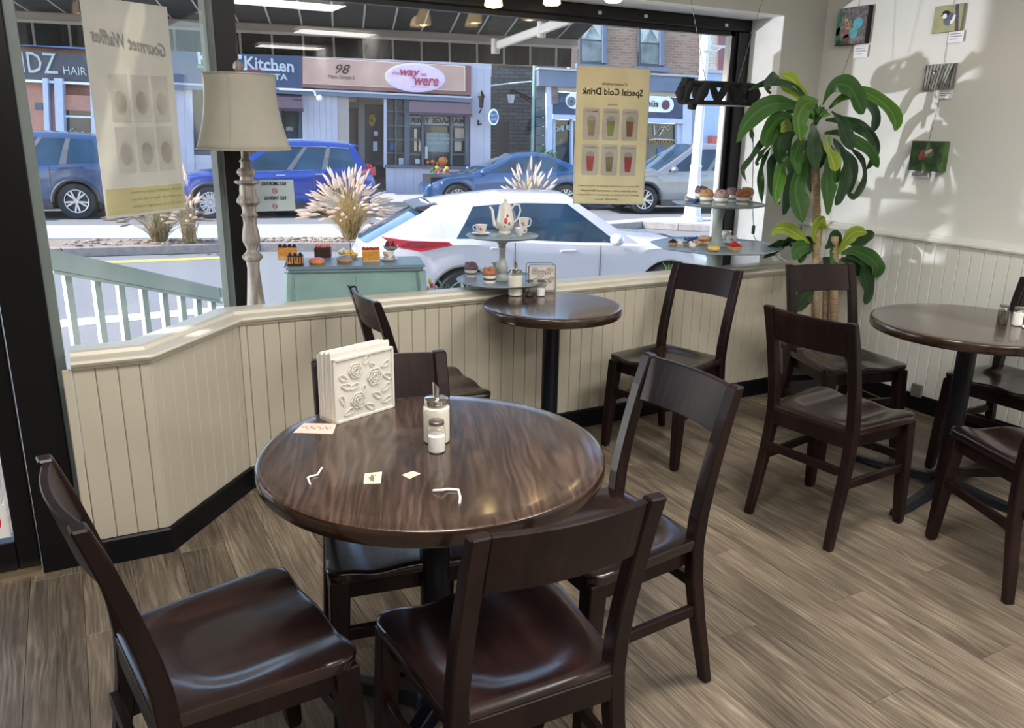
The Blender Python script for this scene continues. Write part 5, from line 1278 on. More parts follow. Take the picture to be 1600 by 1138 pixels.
for k in range(420):
    i = rnd.randrange(1, len(isl)-1); u, v_ = rnd.random(), rnd.uniform(.15, .98); a = im[i].lerp(im[i+1], u) if i < len(im)-1 else im[i]; b_ = ib[i].lerp(ib[i+1], u) if i < len(ib)-1 else ib[i]; p = a.lerp(b_, v_)
    r = rnd.uniform(.02, .05); ball(bm, (p.x, p.y, ZI-.01), r, 5, 3, (1.3, 1, .7))
o = obj('stone_mulch', bm, mat('stone_chips', (.36, .28, .22), .9, var=.5, scale=3), kind='stuff'); tag(o, 'pinkish stone chips covering the planted median', 'stones')
# right-hand island with its curb
ZJ2 = G+.15
m2 = struct('median_end', BM(), None)
r0 = [atZ(a, b_, ZJ2) for a, b_ in ((930, 352), (1004, 346.5), (1060, 350), (1130, 353), (1230, 357))]; r1 = [atZ(a, b_, ZJ2) for a, b_ in ((930, 347), (1004, 341), (1060, 339), (1130, 340), (1230, 342))]
for i in range(4):
    L_ = (r0[i+1]-r0[i]).length; n_ = max(1, int(L_/1.3))
    for k in range(n_):
        a, b_ = r0[i].lerp(r0[i+1], (k+.004)/n_), r0[i].lerp(r0[i+1], (k+.996)/n_); c_, d_ = b_.lerp(r1[i].lerp(r1[i+1], (k+.996)/n_), .12), a.lerp(r1[i].lerp(r1[i+1], (k+.004)/n_), .12)
        bm = BM(); slab(bm, [a, b_, c_, d_], (0, 0, 1), .149); obj('curb_stone', bm, M_curb, m2, bevel=.012)
    bm = BM(); slab(bm, [r0[i].lerp(r1[i], .12), r0[i+1].lerp(r1[i+1], .12), r1[i+1], r1[i]], (0, 0, 1), .149); obj('island_slab', bm, M_conc, m2)
# far sidewalk
p0 = PF + NF*3.2 - UFh*45; p1 = PF + NF*3.2 + UFh*60
bm = BM(); slab(bm, [V((p0.x, p0.y, G+.14)), V((p1.x, p1.y, G+.14)), V((p1.x, p1.y, G+.14))-NF*6, V((p0.x, p0.y, G+.14))-NF*6], (0, 0, 1), .14); struct('sidewalk', bm, M_conc)

# railing
rl = thing('ramp_railing', 'pale teal painted handrail with square balusters sloping down outside the door', 'railing')
M_rail = mat('railing_teal', (.52, .64, .62), .5, var=.08, scale=6)
ra, rb_ = atY(76, 388, 4.35), atY(344, 450, 4.85); rd = (rb_-ra).normalized(); rh = V((rd.x, rd.y, 0)).normalized(); rn_ = V((rh.y, -rh.x, 0))
bm = BM(); a, b_ = ra, rb_
slab(bm, [a, b_, b_-V((0, 0, .080)), a-V((0, 0, .105))], rn_, .10); obj('top_beam', bm, M_rail, rl, bevel=.006)
bm = BM(); slab(bm, [a-V((0, 0, .105))+rn_*.012, b_-V((0, 0, .080))+rn_*.012, b_-V((0, 0, .092))+rn_*.012, a-V((0, 0, .119))+rn_*.012], rn_, .124); obj('moulding', bm, M_rail, rl)
bm = BM(); slab(bm, [a+rn_*.001+V((0, 0, .004))-rd*.035, a+rn_*.001+V((0, 0, .004)), a+rn_*.001-V((0, 0, .075)), a+rn_*.001-V((0, 0, .075))-rd*.035], rn_, .10)
slab(bm, [b_, b_+rd*.03, b_+rd*.03-V((0, 0, .055)), b_-V((0, 0, .055))], rn_, .10); obj('end_cap', bm, M_rail, rl)
PR = ra; 
for px, py in ((106, 426), (152, 434), (190, 443), (226, 451), (258, 458), (286, 464), (311, 469), (334, 474)):
    p = atP(px, py, ra - rn_*.05, rn_); w_ = .017
    bm = BM(); slab(bm, [p-rh*w_+V((0, 0, .05)), p+rh*w_+V((0, 0, .05)), V((p.x, p.y, G))+rh*w_, V((p.x, p.y, G))-rh*w_], rn_, .034); obj('baluster', bm, M_rail, rl, bevel=.002)
bm = BM(); q0, q1 = V((ra.x, ra.y, G+.18)), V((rb_.x, rb_.y, G+.12)); slab(bm, [q0, q1, q1-V((0, 0, .05)), q0-V((0, 0, .05))], rn_, .06); obj('bottom_rail', bm, M_rail, rl)

# ---------- awning of the cafe
aw = thing('striped_awning', 'black awning with thin white stripes, pale front bar and folding arms over the window', 'awning')
AP = atY(600, 60, 5.5); uA = V((.982, -.19, 0)).normalized(); nA = V((uA.y, -uA.x, 0))
def bp(px, py): return atP(px, py, AP, nA)
M_fab = sheet_mat('awning_black', (.035, .037, .040), .10, .9); M_strp = sheet_mat('awning_stripe', (.62, .62, .58), .3); M_bar = mat('awning_bar', (.52, .48, .45), .45); M_arm = mat('awning_arm', (.72, .71, .68), .4)
bR = bp(904, 66); zT = bp(600, 46).z; zB_ = bp(600, 60.5).z
endR = bR; LA = 5.1; endL = endR - uA*LA
bm = BM(); prof = [(0, -.0), (.0, zT-zB_), (-.05, zT-zB_+.02), (-.10, zT-zB_), (-.10, .02), (-.04, 0)]
sweep(bm, prof, [((endL.x, endL.y, zB_), nA), ((endR.x, endR.y, zB_), nA)]); obj('front_bar', bm, M_bar, aw, bevel=.004)
bm = BM(); prof = [(.004, -.004), (.004, .012), (-.02, .012), (-.02, -.004)]; sweep(bm, prof, [((endL.x, endL.y, zB_), nA), ((endR.x, endR.y, zB_), nA)]); obj('bar_lip', bm, M_arm, aw)
zV = bp(700, 96.5).z
dS = (bp(595, 90)-bp(549, 90)).length
bm = BM(); n_ = int(LA/dS)+1
top = []; bot = []; NN = 120
for i in range(NN+1):
    s_ = i/NN*LA; p = endR - uA*(s_+.04); off = .012*sin(s_/dS*pi*2)
    top.append(bm.verts.new(V((p.x, p.y, zB_))-nA*.03)); bot.append(bm.verts.new(V((p.x, p.y, zV))-nA*(.03+off)))
for i in range(NN): bm.faces.new((top[i], top[i+1], bot[i+1], bot[i]))
o = obj('valance', bm, M_fab, aw); o.modifiers.new('s', 'SOLIDIFY').thickness = .003
wz = 2.45; wy = 4.02
def wallpt(p): return V((p.x-.02, wy, wz))
NS = 16
for i in range(n_):
    s_ = .10*dS*0 + .16 + i*dS
    if s_ > LA: break
    p = endR - uA*s_; off = .012*sin((s_-.04)/dS*pi*2)
    bm = BM(); a = V((p.x, p.y, zB_))-nA*.024; b_ = V((p.x, p.y, zV))-nA*(.024+off)
    slab(bm, [a-uA*.007, a+uA*.007, b_+uA*.007, b_-uA*.007], nA, .002); obj('valance_stripe', bm, M_strp, aw)
# fabric roof, sagging a little, and its stripes
def fab(s_, t_, dz=0):
    p = endR - uA*s_; a = V((p.x, p.y, zT+.0))-nA*.03; dirw = V((-.30, -1, 0)).normalized(); dist = (a.y-wy)/(-dirw.y); b_ = a + dirw*dist; b_.z = wz
    q_ = a.lerp(b_, t_); q_.z += -.05*sin(pi*t_) + dz; return q_
bm = BM(); grid = [[bm.verts.new(fab(LA*i/60, j/8)) for j in range(9)] for i in range(61)]
for i in range(60):
    for j in range(8): bm.faces.new((grid[i][j], grid[i+1][j], grid[i+1][j+1], grid[i][j+1]))
o = obj('roof_fabric', bm, M_fab, aw, smooth=True); o.modifiers.new('s', 'SOLIDIFY').thickness = .002
for i in range(n_+1):
    s_ = .16 + i*dS
    if s_ > LA-.1: break
    bm = BM(); rows = [(bm.verts.new(fab(s_-.006, j/10, -.004)), bm.verts.new(fab(s_+.006, j/10, -.004))) for j in range(11)]
    for a, b_ in zip(rows, rows[1:]): bm.faces.new((a[0], a[1], b_[1], b_[0]))
    obj('roof_stripe', bm, M_strp, aw)
a = bp(768, 73); a = a + V((0, -.06, .0)); e_ = atY(846, 46, 4.95); w_ = atY(900, 26, 4.45); x_ = w_ + (w_-e_)*.8
for p, q_, w0 in ((a, e_, .035), (e_, x_, .045)):
    d_ = (q_-p).normalized(); sd_ = V((d_.y, -d_.x, 0)).normalized()
    bm = BM(); slab(bm, [p-sd_*w0*.5+V((0, 0, .028)), q_-sd_*w0*.5+V((0, 0, .028)), q_-sd_*w0*.5-V((0, 0, .028)), p-sd_*w0*.5-V((0, 0, .028))], -sd_, w0); obj('folding_arm', bm, M_arm, aw, bevel=.008)
bm = BM()
for p in (a, e_): lathe(bm, [(0, -.05), (.03, -.05), (.03, .05), (0, .05)], 14, p)
obj('arm_joint', bm, M_arm, aw, bevel=.004)
bm = BM(); box(bm, endL.x, 3.9, YG+.13, YG+.30, 2.42, 2.56); obj('cassette', bm, M_bar, aw)
# outside wall of the cafe above the window
bm = BM(); box(bm, -9, 8, YG+.125, YG+.129, 2.2, 3.4); box(bm, -9, -1.4, 3.2, 3.3, -.6, 3.4); box(bm, 4.1, 8, 4.0, 4.2, -.6, 3.4); struct('wall_outside', bm, M_wblk)

# ---------- grasses
M_bl = sheet_mat('grass_blade', (.46, .34, .15), .35, var=.3); M_bg = sheet_mat('grass_blade_green', (.30, .25, .14), .35, var=.3); M_pl = sheet_mat('grass_plume', (.80, .68, .58), .5, var=.12)
def grass(px, py, h, spread, label, seed, nb=420, npl=70, m_=M_bl, plm=M_pl, Yo=0):
    c = atZ(px, py, ZI); t = thing('fountain_grass', label, 'ornamental grass', (c.x, c.y, ZI)); rn = random.Random(seed); bm = BM(); b2 = BM()
    for k in range(nb+npl):
        a = rn.uniform(0, 2*pi); r_ = spread*sqrt(rn.random())*1.0; hh = h*(1-.45*(r_/spread)**2)*rn.uniform(.75, 1.05); base = V((.10*rn.uniform(-1, 1), .10*rn.uniform(-1, 1), 0)); pts = []
        for j in range(6):
            u = j/5; pts.append(base + V((cos(a)*r_*u**1.5, sin(a)*r_*u**1.5, hh*(1.12*u - .42*u**3*(r_/spread)))))
        if k < nb:
            w_ = .006; s = V((-sin(a), cos(a), 0)); s = s if rn.random() < .5 else V((1, 0, 0)); prev = None
            for j, p in enumerate(pts):
                ww = w_*(1-j/5)+.0008; cur = (bm.verts.new(p-s*ww), bm.verts.new(p+s*ww))
                if prev: bm.faces.new((prev[0], prev[1], cur[1], cur[0]))
                prev = cur
        else:
            d_ = (pts[-1]-pts[-2]).normalized(); s0 = pts[-2].lerp(pts[-1], .4); e0 = pts[-1]+d_*.13-V((0, 0, .03))
            tube(b2, [s0, s0.lerp(e0, .3), s0.lerp(e0, .7), e0], [.006, .021, .019, .004], 5)
    obj('blades', bm, m_, t, kind='stuff'); obj('plumes', b2, plm, t, kind='stuff')
grass(548, 374, 1.22, .80, 'big sunlit fountain grass with white plumes behind the white car', 1, 620, 170)
grass(250, 377, .95, .78, 'darker low fountain grass under the grey poster', 2, 420, 50, M_bg, sheet_mat('grass_plume_dull', (.40, .31, .25), .35))
grass(297, 378, 1.05, .26, 'slim tuft of fountain grass with white plumes just left of the lamp post', 4, 120, 30)
grass(826, 372, 1.32, .75, 'fountain grass plumes showing above the roof of the white car', 3, 350, 110)

# ---------- cars
M_tyre = mat('tyre', (.02, .02, .022), .8); M_rim = mat('alloy', (.62, .62, .64), .3, metal=.7); M_under = mat('underbody', (.012, .012, .014), .9)
M_cglass = mat('car_glass', (.016, .045, .080), .06, coat=.15, spec=.5, var=.5, scale=1.5); M_trim = mat('car_trim', (.045, .042, .045), .35); M_lampr = mat('tail_lamp', (.45, .015, .03), .15, coat=.8); M_lampw2 = mat('head_lamp', (.65, .68, .72), .15, coat=.8); M_chr2 = mat('bright_trim', (.75, .75, .76), .2, metal=.9)  # car glass: blue of the sky's reflection is put into the base colour
def lerpt(T, x):
    if x <= T[0][0]: return T[0][1]
    for (a, b_), (c, d) in zip(T, T[1:]):
        if x <= c:
            u = (x-a)/(c-a); u = u*u*(3-2*u)*.5+u*.5; return b_+(d-b_)*u
    return T[-1][1]
def make_car(label, pos, ang, K, cfg, paint, name='car', spokes=5, bright=False, clad=False):
    t = thing(name, label, 'car', pos, ang); t.scale = (K, K, K)
    L_, W_, wb, ro, rw = cfg['L'], cfg['W'], cfg['wb'], cfg['ro'], cfg['rw']; x0, x1 = -ro, L_-ro; ar = rw*1.17
    xs = sorted(set([round(x0+(x1-x0)*i/44, 3) for i in range(45)] + [round(c+ar*cos(pi*k/14), 3) for c in (0, wb) for k in range(15)]))
    xs = [x for i, x in enumerate(xs) if i == 0 or x-xs[i-1] > .012]
    bm = BM(); rings = []
    for x in xs:
        zs = lerpt(cfg['belt'], x); w = W_/2*lerpt(cfg['plan'], x); zb = lerpt(cfg['bot'], x)
        for c in (0, wb):
            if abs(x-c) < ar: zb = max(zb, rw*.98+sqrt(max(0, ar*ar-(x-c)**2))*.98)
        zc = zs + lerpt(cfg['crown'], x); h_ = zs-zb
        pf_ = [(w*.955, zb), (w*.995, zb+h_*.10), (w, zb+h_*.38), (w*.985, zb+h_*.66), (w*.992, zb+h_*.82), (w*.955, zb+h_*.965), (w*.90, zs), (w*.62, zs+(zc-zs)*.7), (w*.3, zc), (0, zc)]
        rings.append([bm.verts.new((x, y, z)) for y, z in pf_] + [bm.verts.new((x, -y, z)) for y, z in pf_[-2::-1]])
    n_ = len(rings[0])
    for a, b_ in zip(rings, rings[1:]):
        for k in range(n_-1): bm.faces.new((a[k], a[k+1], b_[k+1], b_[k]))
    bm.faces.new(rings[0]); bm.faces.new(rings[-1][::-1])
    body = obj('body', bm, paint, t, smooth=radians(35))
    bm = BM(); box(bm, x0+.15, x1-.15, -W_/2*.80, W_/2*.80, .20, lerpt(cfg['belt'], wb/2)-.12); obj('underbody', bm, M_under, t)
    # greenhouse
    gx0, gx1, rx0, rx1, zr, sag = cfg['gx0'], cfg['gx1'], cfg['rx0'], cfg['rx1'], cfg['zr'], cfg['sag']
    NC_ = 24; rowsT = (0, .5, .88, 1.0)
    def gp(i, j, s):
        u = i/NC_; tt_ = rowsT[j]; xb = gx0+(gx1-gx0)*u; xr = rx0+(rx1-rx0)*u; zb = lerpt(cfg['belt'], xb)-.01; pk = cfg.get('pk', .55)
        zrr = zr - sag*((u-pk)/max(pk, 1-pk))**2 - cfg.get('rd', 0)*max(0, pk-u); wb_ = W_/2*lerpt(cfg['plan'], xb)*.90; wr_ = W_/2*cfg.get('rw_', .62)
        x = xb+(xr-xb)*tt_; z = zb+(zrr-zb)*tt_; w = wb_+(wr_-wb_)*(tt_**1.5)
        if j == 3: w *= .955; z += .022
        return V((x, s*w, z))
    vv = {}
    bmB, bmT, bmP = BM(), BM(), BM()
    bks = cfg['panes']       # (u0,u1) glass spans
    def quad(bmx, P_): bmx.faces.new([bmx.verts.new(p) for p in P_])
    for s in (-1, 1):
        for (u0, u1) in bks:
            bmG = BM(); i0, i1 = round(u0*NC_), round(u1*NC_)
            for i in range(i0, i1):
                for j in range(2): quad(bmG, [gp(i, j, s), gp(i+1, j, s), gp(i+1, j+1, s), gp(i, j+1, s)])
            bmesh.ops.remove_doubles(bmG, verts=bmG.verts, dist=.0005); obj('side_window', bmG, M_cglass, t, smooth=True)
            if bright:
                off = V((0, s*.006, 0)); tube(bmT, [gp(i, 0, s)+off for i in range(i0, i1+1)], .010, 5); tube(bmT, [gp(i, 2, s)+off for i in range(i0, i1+1)], .010, 5)
        for i in range(NC_):
            ing = any(round(a*NC_) <= i < round(b_*NC_) for a, b_ in bks)
            inb = round(bks[0][0]*NC_) <= i < round(bks[-1][1]*NC_)
            for j in range(3):
                if j < 2 and ing: continue
                tgt = bmP if (j < 2 and inb) else bmB
                quad(tgt, [gp(i, j, s), gp(i+1, j, s), gp(i+1, j+1, s), gp(i, j+1, s)])
    for i in range(NC_):     # roof
        for k in range(6):
            def rp_(i, k):
                a = gp(i, 3, -1); b_ = gp(i, 3, 1); f = k/6; p = a.lerp(b_, f); p.z += .035*(1-(2*f-1)**2); return p
            quad(bmB, [rp_(i, k), rp_(i+1, k), rp_(i+1, k+1), rp_(i, k+1)])
    for (i, nm) in ((0, 'rear_window'), (NC_, 'windscreen')):
        bmG = BM()
        def ep(j, f):
            p = gp(i, j, -1).lerp(gp(i, j, 1), f); p.x += (1 if i else -1)*.10*(1-(2*f-1)**2)*(1-rowsT[j]*.6); p.z += .03*(1-(2*f-1)**2)*(j == 3); return p
        F_ = [0, .07, .25, .5, .75, .93, 1]
        for j in range(3):
            for k in range(6):
                edge = k in (0, 5) or (i == 0 and j == 2)
                quad(bmB if edge else bmG, [ep(j, F_[k]), ep(j, F_[k+1]), ep(j+1, F_[k+1]), ep(j+1, F_[k])])
        bmesh.ops.remove_doubles(bmG, verts=bmG.verts, dist=.0005); obj(nm, bmG, M_cglass, t, smooth=True)
    bmesh.ops.remove_doubles(bmB, verts=bmB.verts, dist=.0005); obj('roof_and_pillars', bmB, paint, t, smooth=radians(50))
    if len(bmP.verts): obj('window_pillar', bmP, mat('pillar_grey', (.13, .125, .13), .35), t)
    if len(bmT.verts): obj('window_trim', bmT, M_chr2 if bright else M_trim, t)
    # wheels
    for xw in (0, wb):
        for s in (-1, 1):
            wh_ = None; M3 = Matrix.Rotation(-s*pi/2, 3, 'X'); cy = s*(W_/2-.115)
            bm = BM(); lathe(bm, [(rw*.62, -.10), (rw*.94, -.10), (rw, -.07), (rw, .07), (rw*.94, .10), (rw*.66, .105), (rw*.62, .09)], 28, (xw, cy, rw), ax=M3, cap=False)
            wh_ = obj('wheel', bm, M_tyre, t, smooth=True)
            bm = BM(); lathe(bm, [(0, .02), (rw*.60, .02), (rw*.62, .09), (rw*.66, .10), (rw*.67, .085)], 28, (xw, cy, rw), ax=M3, cap=False); o = obj('rim', bm, M_trim, wh_, smooth=True)
            bm = BM()
            for k in range(spokes):
                for dd in (-.10, .10):
                    a = 2*pi*k/spokes+dd+.3; c1_, c2_ = V((cos(a-dd*.8), sin(a-dd*.8), 0)), V((cos(a+dd), sin(a+dd), 0)); sdv = V((-sin(a), cos(a), 0))*.018
                    pts = [c1_*rw*.10-sdv, c2_*rw*.63-sdv*.9, c2_*rw*.63+sdv*.9, c1_*rw*.10+sdv]
                    P_ = [V((xw, cy, rw)) + M3 @ (p+V((0, 0, .095))) for p in pts]; slab(bm, P_, V((0, s, 0)), .02)
            lathe(bm, [(rw*.60, .095), (rw*.67, .10), (rw*.67, .085), (rw*.60, .085)], 28, (xw, cy, rw), ax=M3, cap=False); lathe(bm, [(0, .10), (rw*.13, .10), (rw*.13, .08)], 14, (xw, cy, rw), ax=M3)
            obj('spokes', bm, M_rim, wh_)
    # details both sides
    def side(x, z, s, off=.0):
        zs = lerpt(cfg['belt'], x); return V((x, s*(W_/2*lerpt(cfg['plan'], x)*.995+off), z))
    for s in (-1, 1):
        for xh in cfg['handles']:
            bm = BM(); z = lerpt(cfg['belt'], xh)-.10; c = side(xh, z, s, .012); slab(bm, [c+V((-.10, 0, -.014)), c+V((.10, 0, -.014)), c+V((.10, 0, .014)), c+V((-.10, 0, .014))], (0, s, 0), .03); obj('door_handle', bm, M_chr2 if bright else paint, t, bevel=.006)
        for xd in cfg['seams']:
            bm = BM(); pts = [side(xd+dx, z, s, .002) for dx, z in ((-.02, .28), (0, .5), (0, .8), (-.0, lerpt(cfg['belt'], xd)-.03))]; tube(bm, pts, .006, 4); obj('door_seam', bm, M_trim, t)
        xm = cfg['gx1']-.38; c = side(xm, lerpt(cfg['belt'], xm)+.06, s, .07); bm = BM(); ball(bm, c, .11, 10, 8, (.8, 1.0, .72)); obj('wing_mirror', bm, paint, t, smooth=True)
        # lamps
        tl = cfg['tail']; bm = BM(); xr_ = x0
        P_ = [side(x0+.02+a, z, s, .006) for a, z in tl]; P_ = [V((p.x, s*max(abs(p.y)*1.0, 0), p.z)) for p in P_]
        slab(bm, P_, (0, s, 0), .05); a, b_ = (tl[0][1], tl[-1][1]) if cfg['spoiler' if 'spoiler' in cfg else 'L'] != 2 else (.86, 1.0)
        if cfg['ro'] < 1.15: slab(bm, [V((x0-.012, s*W_*.20, a-.01)), V((x0-.012, s*W_*.43*lerpt(cfg['plan'], x0), a)), V((x0-.012, s*W_*.43*lerpt(cfg['plan'], x0), b_)), V((x0-.012, s*W_*.20, (a+b_)/2+.02))], (-1, 0, 0), .04)
        obj('tail_lamp', bm, M_lampr, t, bevel=.006)
        P_ = [side(x1-.02-a, z, s, .004) for a, z in cfg['head']]; bm = BM(); slab(bm, P_, (0, s, 0), .05); obj('head_lamp', bm, M_lampw2, t, bevel=.006)
        if clad:
            for c in (0, wb):
                bm = BM(); pts = [V((c+ar*1.03*cos(a), s*(W_/2*lerpt(cfg['plan'], c+ar*cos(a))+.004), rw*.98+ar*1.02*sin(a))) for a in [pi*k/16 for k in range(17)]]; tube(bm, pts, .035, 6); obj('arch_cladding', bm, M_trim, t, smooth=True)
            bm = BM(); P_ = [side(ar+.02, .20, s, .006), side(wb-ar-.02, .20, s, .006), side(wb-ar-.02, .36, s, .006), side(ar+.02, .36, s, .006)]; slab(bm, P_, (0, s, 0), .05); obj('sill_cladding', bm, M_trim, t)
    if cfg.get('spoiler'):
        bm = BM(); zz = gp(0, 3, 1).z+.012; yy = abs(gp(0, 3, 1).y)*.98
        slab(bm, [V((rx0-.22, -yy*.9, zz-.035)), V((rx0-.22, yy*.9, zz-.035)), V((rx0+.05, yy, zz+.015)), V((rx0+.05, -yy, zz+.015))], (0, 0, 1), .03); obj('spoiler', bm, M_trim if cfg['spoiler'] == 2 else paint, t, bevel=.008)
    if bright:
        for s in (-1, 1):
            bm = BM(); tube(bm, [gp(i, 3, s)+V((0, -s*.03, .035 if 1 < i < NC_-3 else .0)) for i in range(1, NC_-2)], .014, 6); obj('roof_rail', bm, M_chr2, t, smooth=True)
    return t
HATCH = dict(L=4.67, W=1.80, wb=2.655, ro=1.20, rw=.335, belt=[(-1.20, .78), (-1.15, .94), (-.92, 1.05), (.3, 1.03), (1.6, .96), (2.25, .93), (2.8, .90), (3.2, .80), (3.42, .68), (3.47, .58)],
  plan=[(-1.20, .52), (-1.10, .72), (-.92, .85), (-.55, .95), (0, 1), (2.6, 1), (3.0, .95), (3.3, .84), (3.47, .60)], bot=[(-1.20, .42), (-.9, .26), (0, .22), (2.6, .20), (3.2, .22), (3.47, .36)], crown=[(-1.20, .0), (1.9, .03), (2.3, .07), (3.0, .06), (3.47, .02)],
  gx0=-1.06, gx1=2.28, rx0=-.30, rx1=1.42, zr=1.49, sag=.05, pk=.62, rd=.10, rw_=.62, panes=[(.29, .50), (.55, .92)], handles=(.42, 1.30), seams=(.62, 1.72), tail=[(.22, 1.07), (.42, .95), (.66, .90), (1.04, .97), (1.00, 1.01), (.55, 1.03)], head=[(.02, .58), (.5, .74), (.45, .66), (.03, .52)], spoiler=2)
SUV = dict(L=4.65, W=1.85, wb=2.70, ro=.98, rw=.36, belt=[(-.98, .78), (-.92, 1.02), (-.5, 1.12), (.5, 1.07), (1.8, 1.04), (2.2, 1.03), (3.0, .96), (3.4, .86), (3.6, .74), (3.67, .6)],
  plan=[(-.98, .78), (-.9, .90), (-.5, .97), (0, 1), (2.7, 1), (3.2, .95), (3.5, .86), (3.67, .66)], bot=[(-.98, .46), (-.7, .32), (0, .26), (2.7, .26), (3.3, .30), (3.67, .42)], crown=[(-.98, .0), (1.9, .03), (2.3, .07), (3.2, .06), (3.67, .02)],
  gx0=-.80, gx1=2.36, rx0=-.52, rx1=1.32, zr=1.66, sag=.05, pk=.62, rd=.03, rw_=.66, panes=[(.10, .30), (.32, .56), (.59, .90)], handles=(.30, 1.15), seams=(.42, 1.34), tail=[(0, .94), (.30, .98), (.36, 1.04), (.1, 1.14), (0, 1.14)], head=[(.02, .80), (.45, .93), (.5, .88), (.03, .72)], spoiler=1)
SEDAN = dict(L=4.69, W=1.85, wb=2.875, ro=1.0, rw=.335, belt=[(-1.0, .82), (-.94, .98), (-.5, 1.02), (.5, .99), (1.8, .95), (2.4, .90), (3.1, .84), (3.5, .72), (3.69, .56)],
  plan=[(-1.0, .70), (-.9, .84), (-.5, .95), (0, 1), (2.8, 1), (3.3, .93), (3.55, .82), (3.69, .6)], bot=[(-1.0, .40), (-.7, .24), (0, .20), (2.8, .20), (3.4, .22), (3.69, .36)], crown=[(-1.0, .03), (-.5, .04), (1.9, .03), (2.3, .05), (3.69, .02)],
  gx0=-.72, gx1=2.62, rx0=.35, rx1=1.35, zr=1.42, sag=.05, pk=.5, rw_=.60, panes=[(.18, .50), (.53, .88)], handles=(.40, 1.35), seams=(.55, 1.62), tail=[(0, .82), (.25, .86), (.3, .90), (0, .93)], head=[(.02, .58), (.4, .74), (.42, .68), (.03, .54)])
def paint(name, c, rough=.25, met=0): return mat(name, c, rough, metal=met, coat=1.0, var=.01)
M_pw = paint('paint_white', (.60, .59, .63)); M_pb = paint('paint_bright_blue', (.008, .045, .30), .25, .3); M_pn = paint('paint_navy', (.03, .065, .15), .3, .3); M_ps = paint('paint_sea_blue', (.018, .075, .20), .3, .3); M_pg = paint('paint_silver_grey', (.26, .26, .27), .35, .4)
# white car: direction from its two wheel arches
a = atZ(726, 410, .10); b_ = atZ(1046, 401, .10); dv = (b_-a); ang = math.atan2(dv.y, dv.x); KW = V((dv.x, dv.y, 0)).length/2.655
nv = V((-sin(ang), cos(ang), 0)); c = V((a.x, a.y, G)) + nv*(.90*KW)
make_car('white hatchback parked right outside the window, tail to the left', c, ang, KW, HATCH, M_pw, spokes=5)
angF = math.atan2(UFh.y, UFh.x)
def park(label, px_front, y, cfg, paint_, K, spokes, bright, clad, which='front', dirn=-1):
    p = atZ(px_front, y, G); ang = angF + (pi if dirn < 0 else 0); fw_ = V((cos(ang), sin(ang), 0)); away = V((-NF.x, -NF.y, 0))
    c = p + away*(cfg['W']/2*K); 
    if which == 'front': c = c - fw_*(cfg['wb']*K)
    return make_car(label, (c.x, c.y, G), ang, K, cfg, paint_, spokes=spokes, bright=bright, clad=clad)
park('bright blue SUV parked across the street behind the lamp', 331, 342, SUV, M_pb, 1.02, 10, True, True)
park('dark blue SUV parked at the far left, partly behind the grey poster', 123, 343, SUV, M_pn, 1.10, 5, False, True, 'rear')
park('sea blue sedan across the street above the white car roof', 884, 329, SEDAN, M_ps, 1.02, 7, False, False, 'rear')
park('silver grey SUV across the street right of the cream poster', 1006, 335, SUV, M_pg, 1.04, 5, False, True)

# ---------- street lamp post
lpst = thing('lamp_post', 'white fluted street lamp post with bracket right of the cream poster', 'lamp post')
B_ = atZ(1081, 345, ZJ2); ML = mat('post_white', (.66, .66, .66), .45)
dvx = (B_.x**2+B_.y**2)**.5; T_ = atP(1101, 110, B_, V((-.46, -.88, 0)).normalized()); 
bm = BM(); zz = [(0, .24), (.08, .24), (.12, .19), (.55, .165), (.60, .14), (1.15, .12), (1.20, .135), (1.24, .11), (2.6, .09), (7.0, .075)]
lathe(bm, [(r, z) for z, r in zz], 10, B_); obj('shaft', bm, ML, lpst, smooth=radians(20))
bq = atP(1104, 72, B_, V((-.46, -.88, 0)).normalized())
bm = BM(); tube(bm, [V((B_.x, B_.y, bq.z)), V((B_.x, B_.y, bq.z))+UFh*1.1], .03, 6); tube(bm, [V((B_.x, B_.y, bq.z-.25)), V((B_.x, B_.y, bq.z))+UFh*.4], .02, 6); obj('bracket', bm, ML, lpst)
bm = BM(); lathe(bm, [(.11, bq.z-.12), (.12, bq.z-.1), (.12, bq.z+.1), (.11, bq.z+.12)], 10, (B_.x, B_.y, 0)); obj('collar', bm, ML, lpst)

# ---------- buildings opposite
def fp2(px, py, off=0): return atP(px, py, PF + NF*off, NF)
def q4(px, off=0, t=.05, m_=None, name='panel', par=None, bevel=0, **k):
    bm = BM(); slab(bm, [fp2(a, b_, off) for a, b_ in px], NF, t); return obj(name, bm, m_, par, bevel=bevel, **k)
def rect(x0, y0, x1, y1, off=0, t=.05, m_=None, name='panel', par=None, sl=.036, bevel=0, ground=False, **k):
    """y0,y1 given at x0; edges follow the building's own horizontals"""
    s0 = sl_at(y0); s1 = sl_at(y1)
    P_ = [(x0, y0), (x1, y0+s0*(x1-x0)), (x1, y1+s1*(x1-x0)), (x0, y1)]
    bm = BM(); W_ = [fp2(a, b_, off) for a, b_ in P_]
    if ground: W_[2] = V((W_[2].x, W_[2].y, G)); W_[3] = V((W_[3].x, W_[3].y, G))
    slab(bm, W_, NF, t); return obj(name, bm, m_, par, bevel=bevel, **k)
def sl_at(y): return .045-(y-145)*.00019
M_lav = mat('lavender_siding', (.42, .42, .50), .7, var=.06, scale=2); M_navy = mat('navy_board', (.045, .065, .13), .5); M_strip = mat('slate_trim', (.12, .16, .23), .5); M_ledge = mat('lavender_ledge', (.40, .42, .52), .5)
M_copper = mat('copper_board', (.46, .27, .22), .35, var=.12, scale=1.5, coat=.4); M_brownb = mat('maroon_border', (.20, .09, .09), .5); M_gold = mat('gold_line', (.75, .62, .45), .5); M_taupe = mat('taupe_wall', (.23, .19, .18), .7); M_taupe2 = mat('taupe_light', (.35, .31, .29), .7)
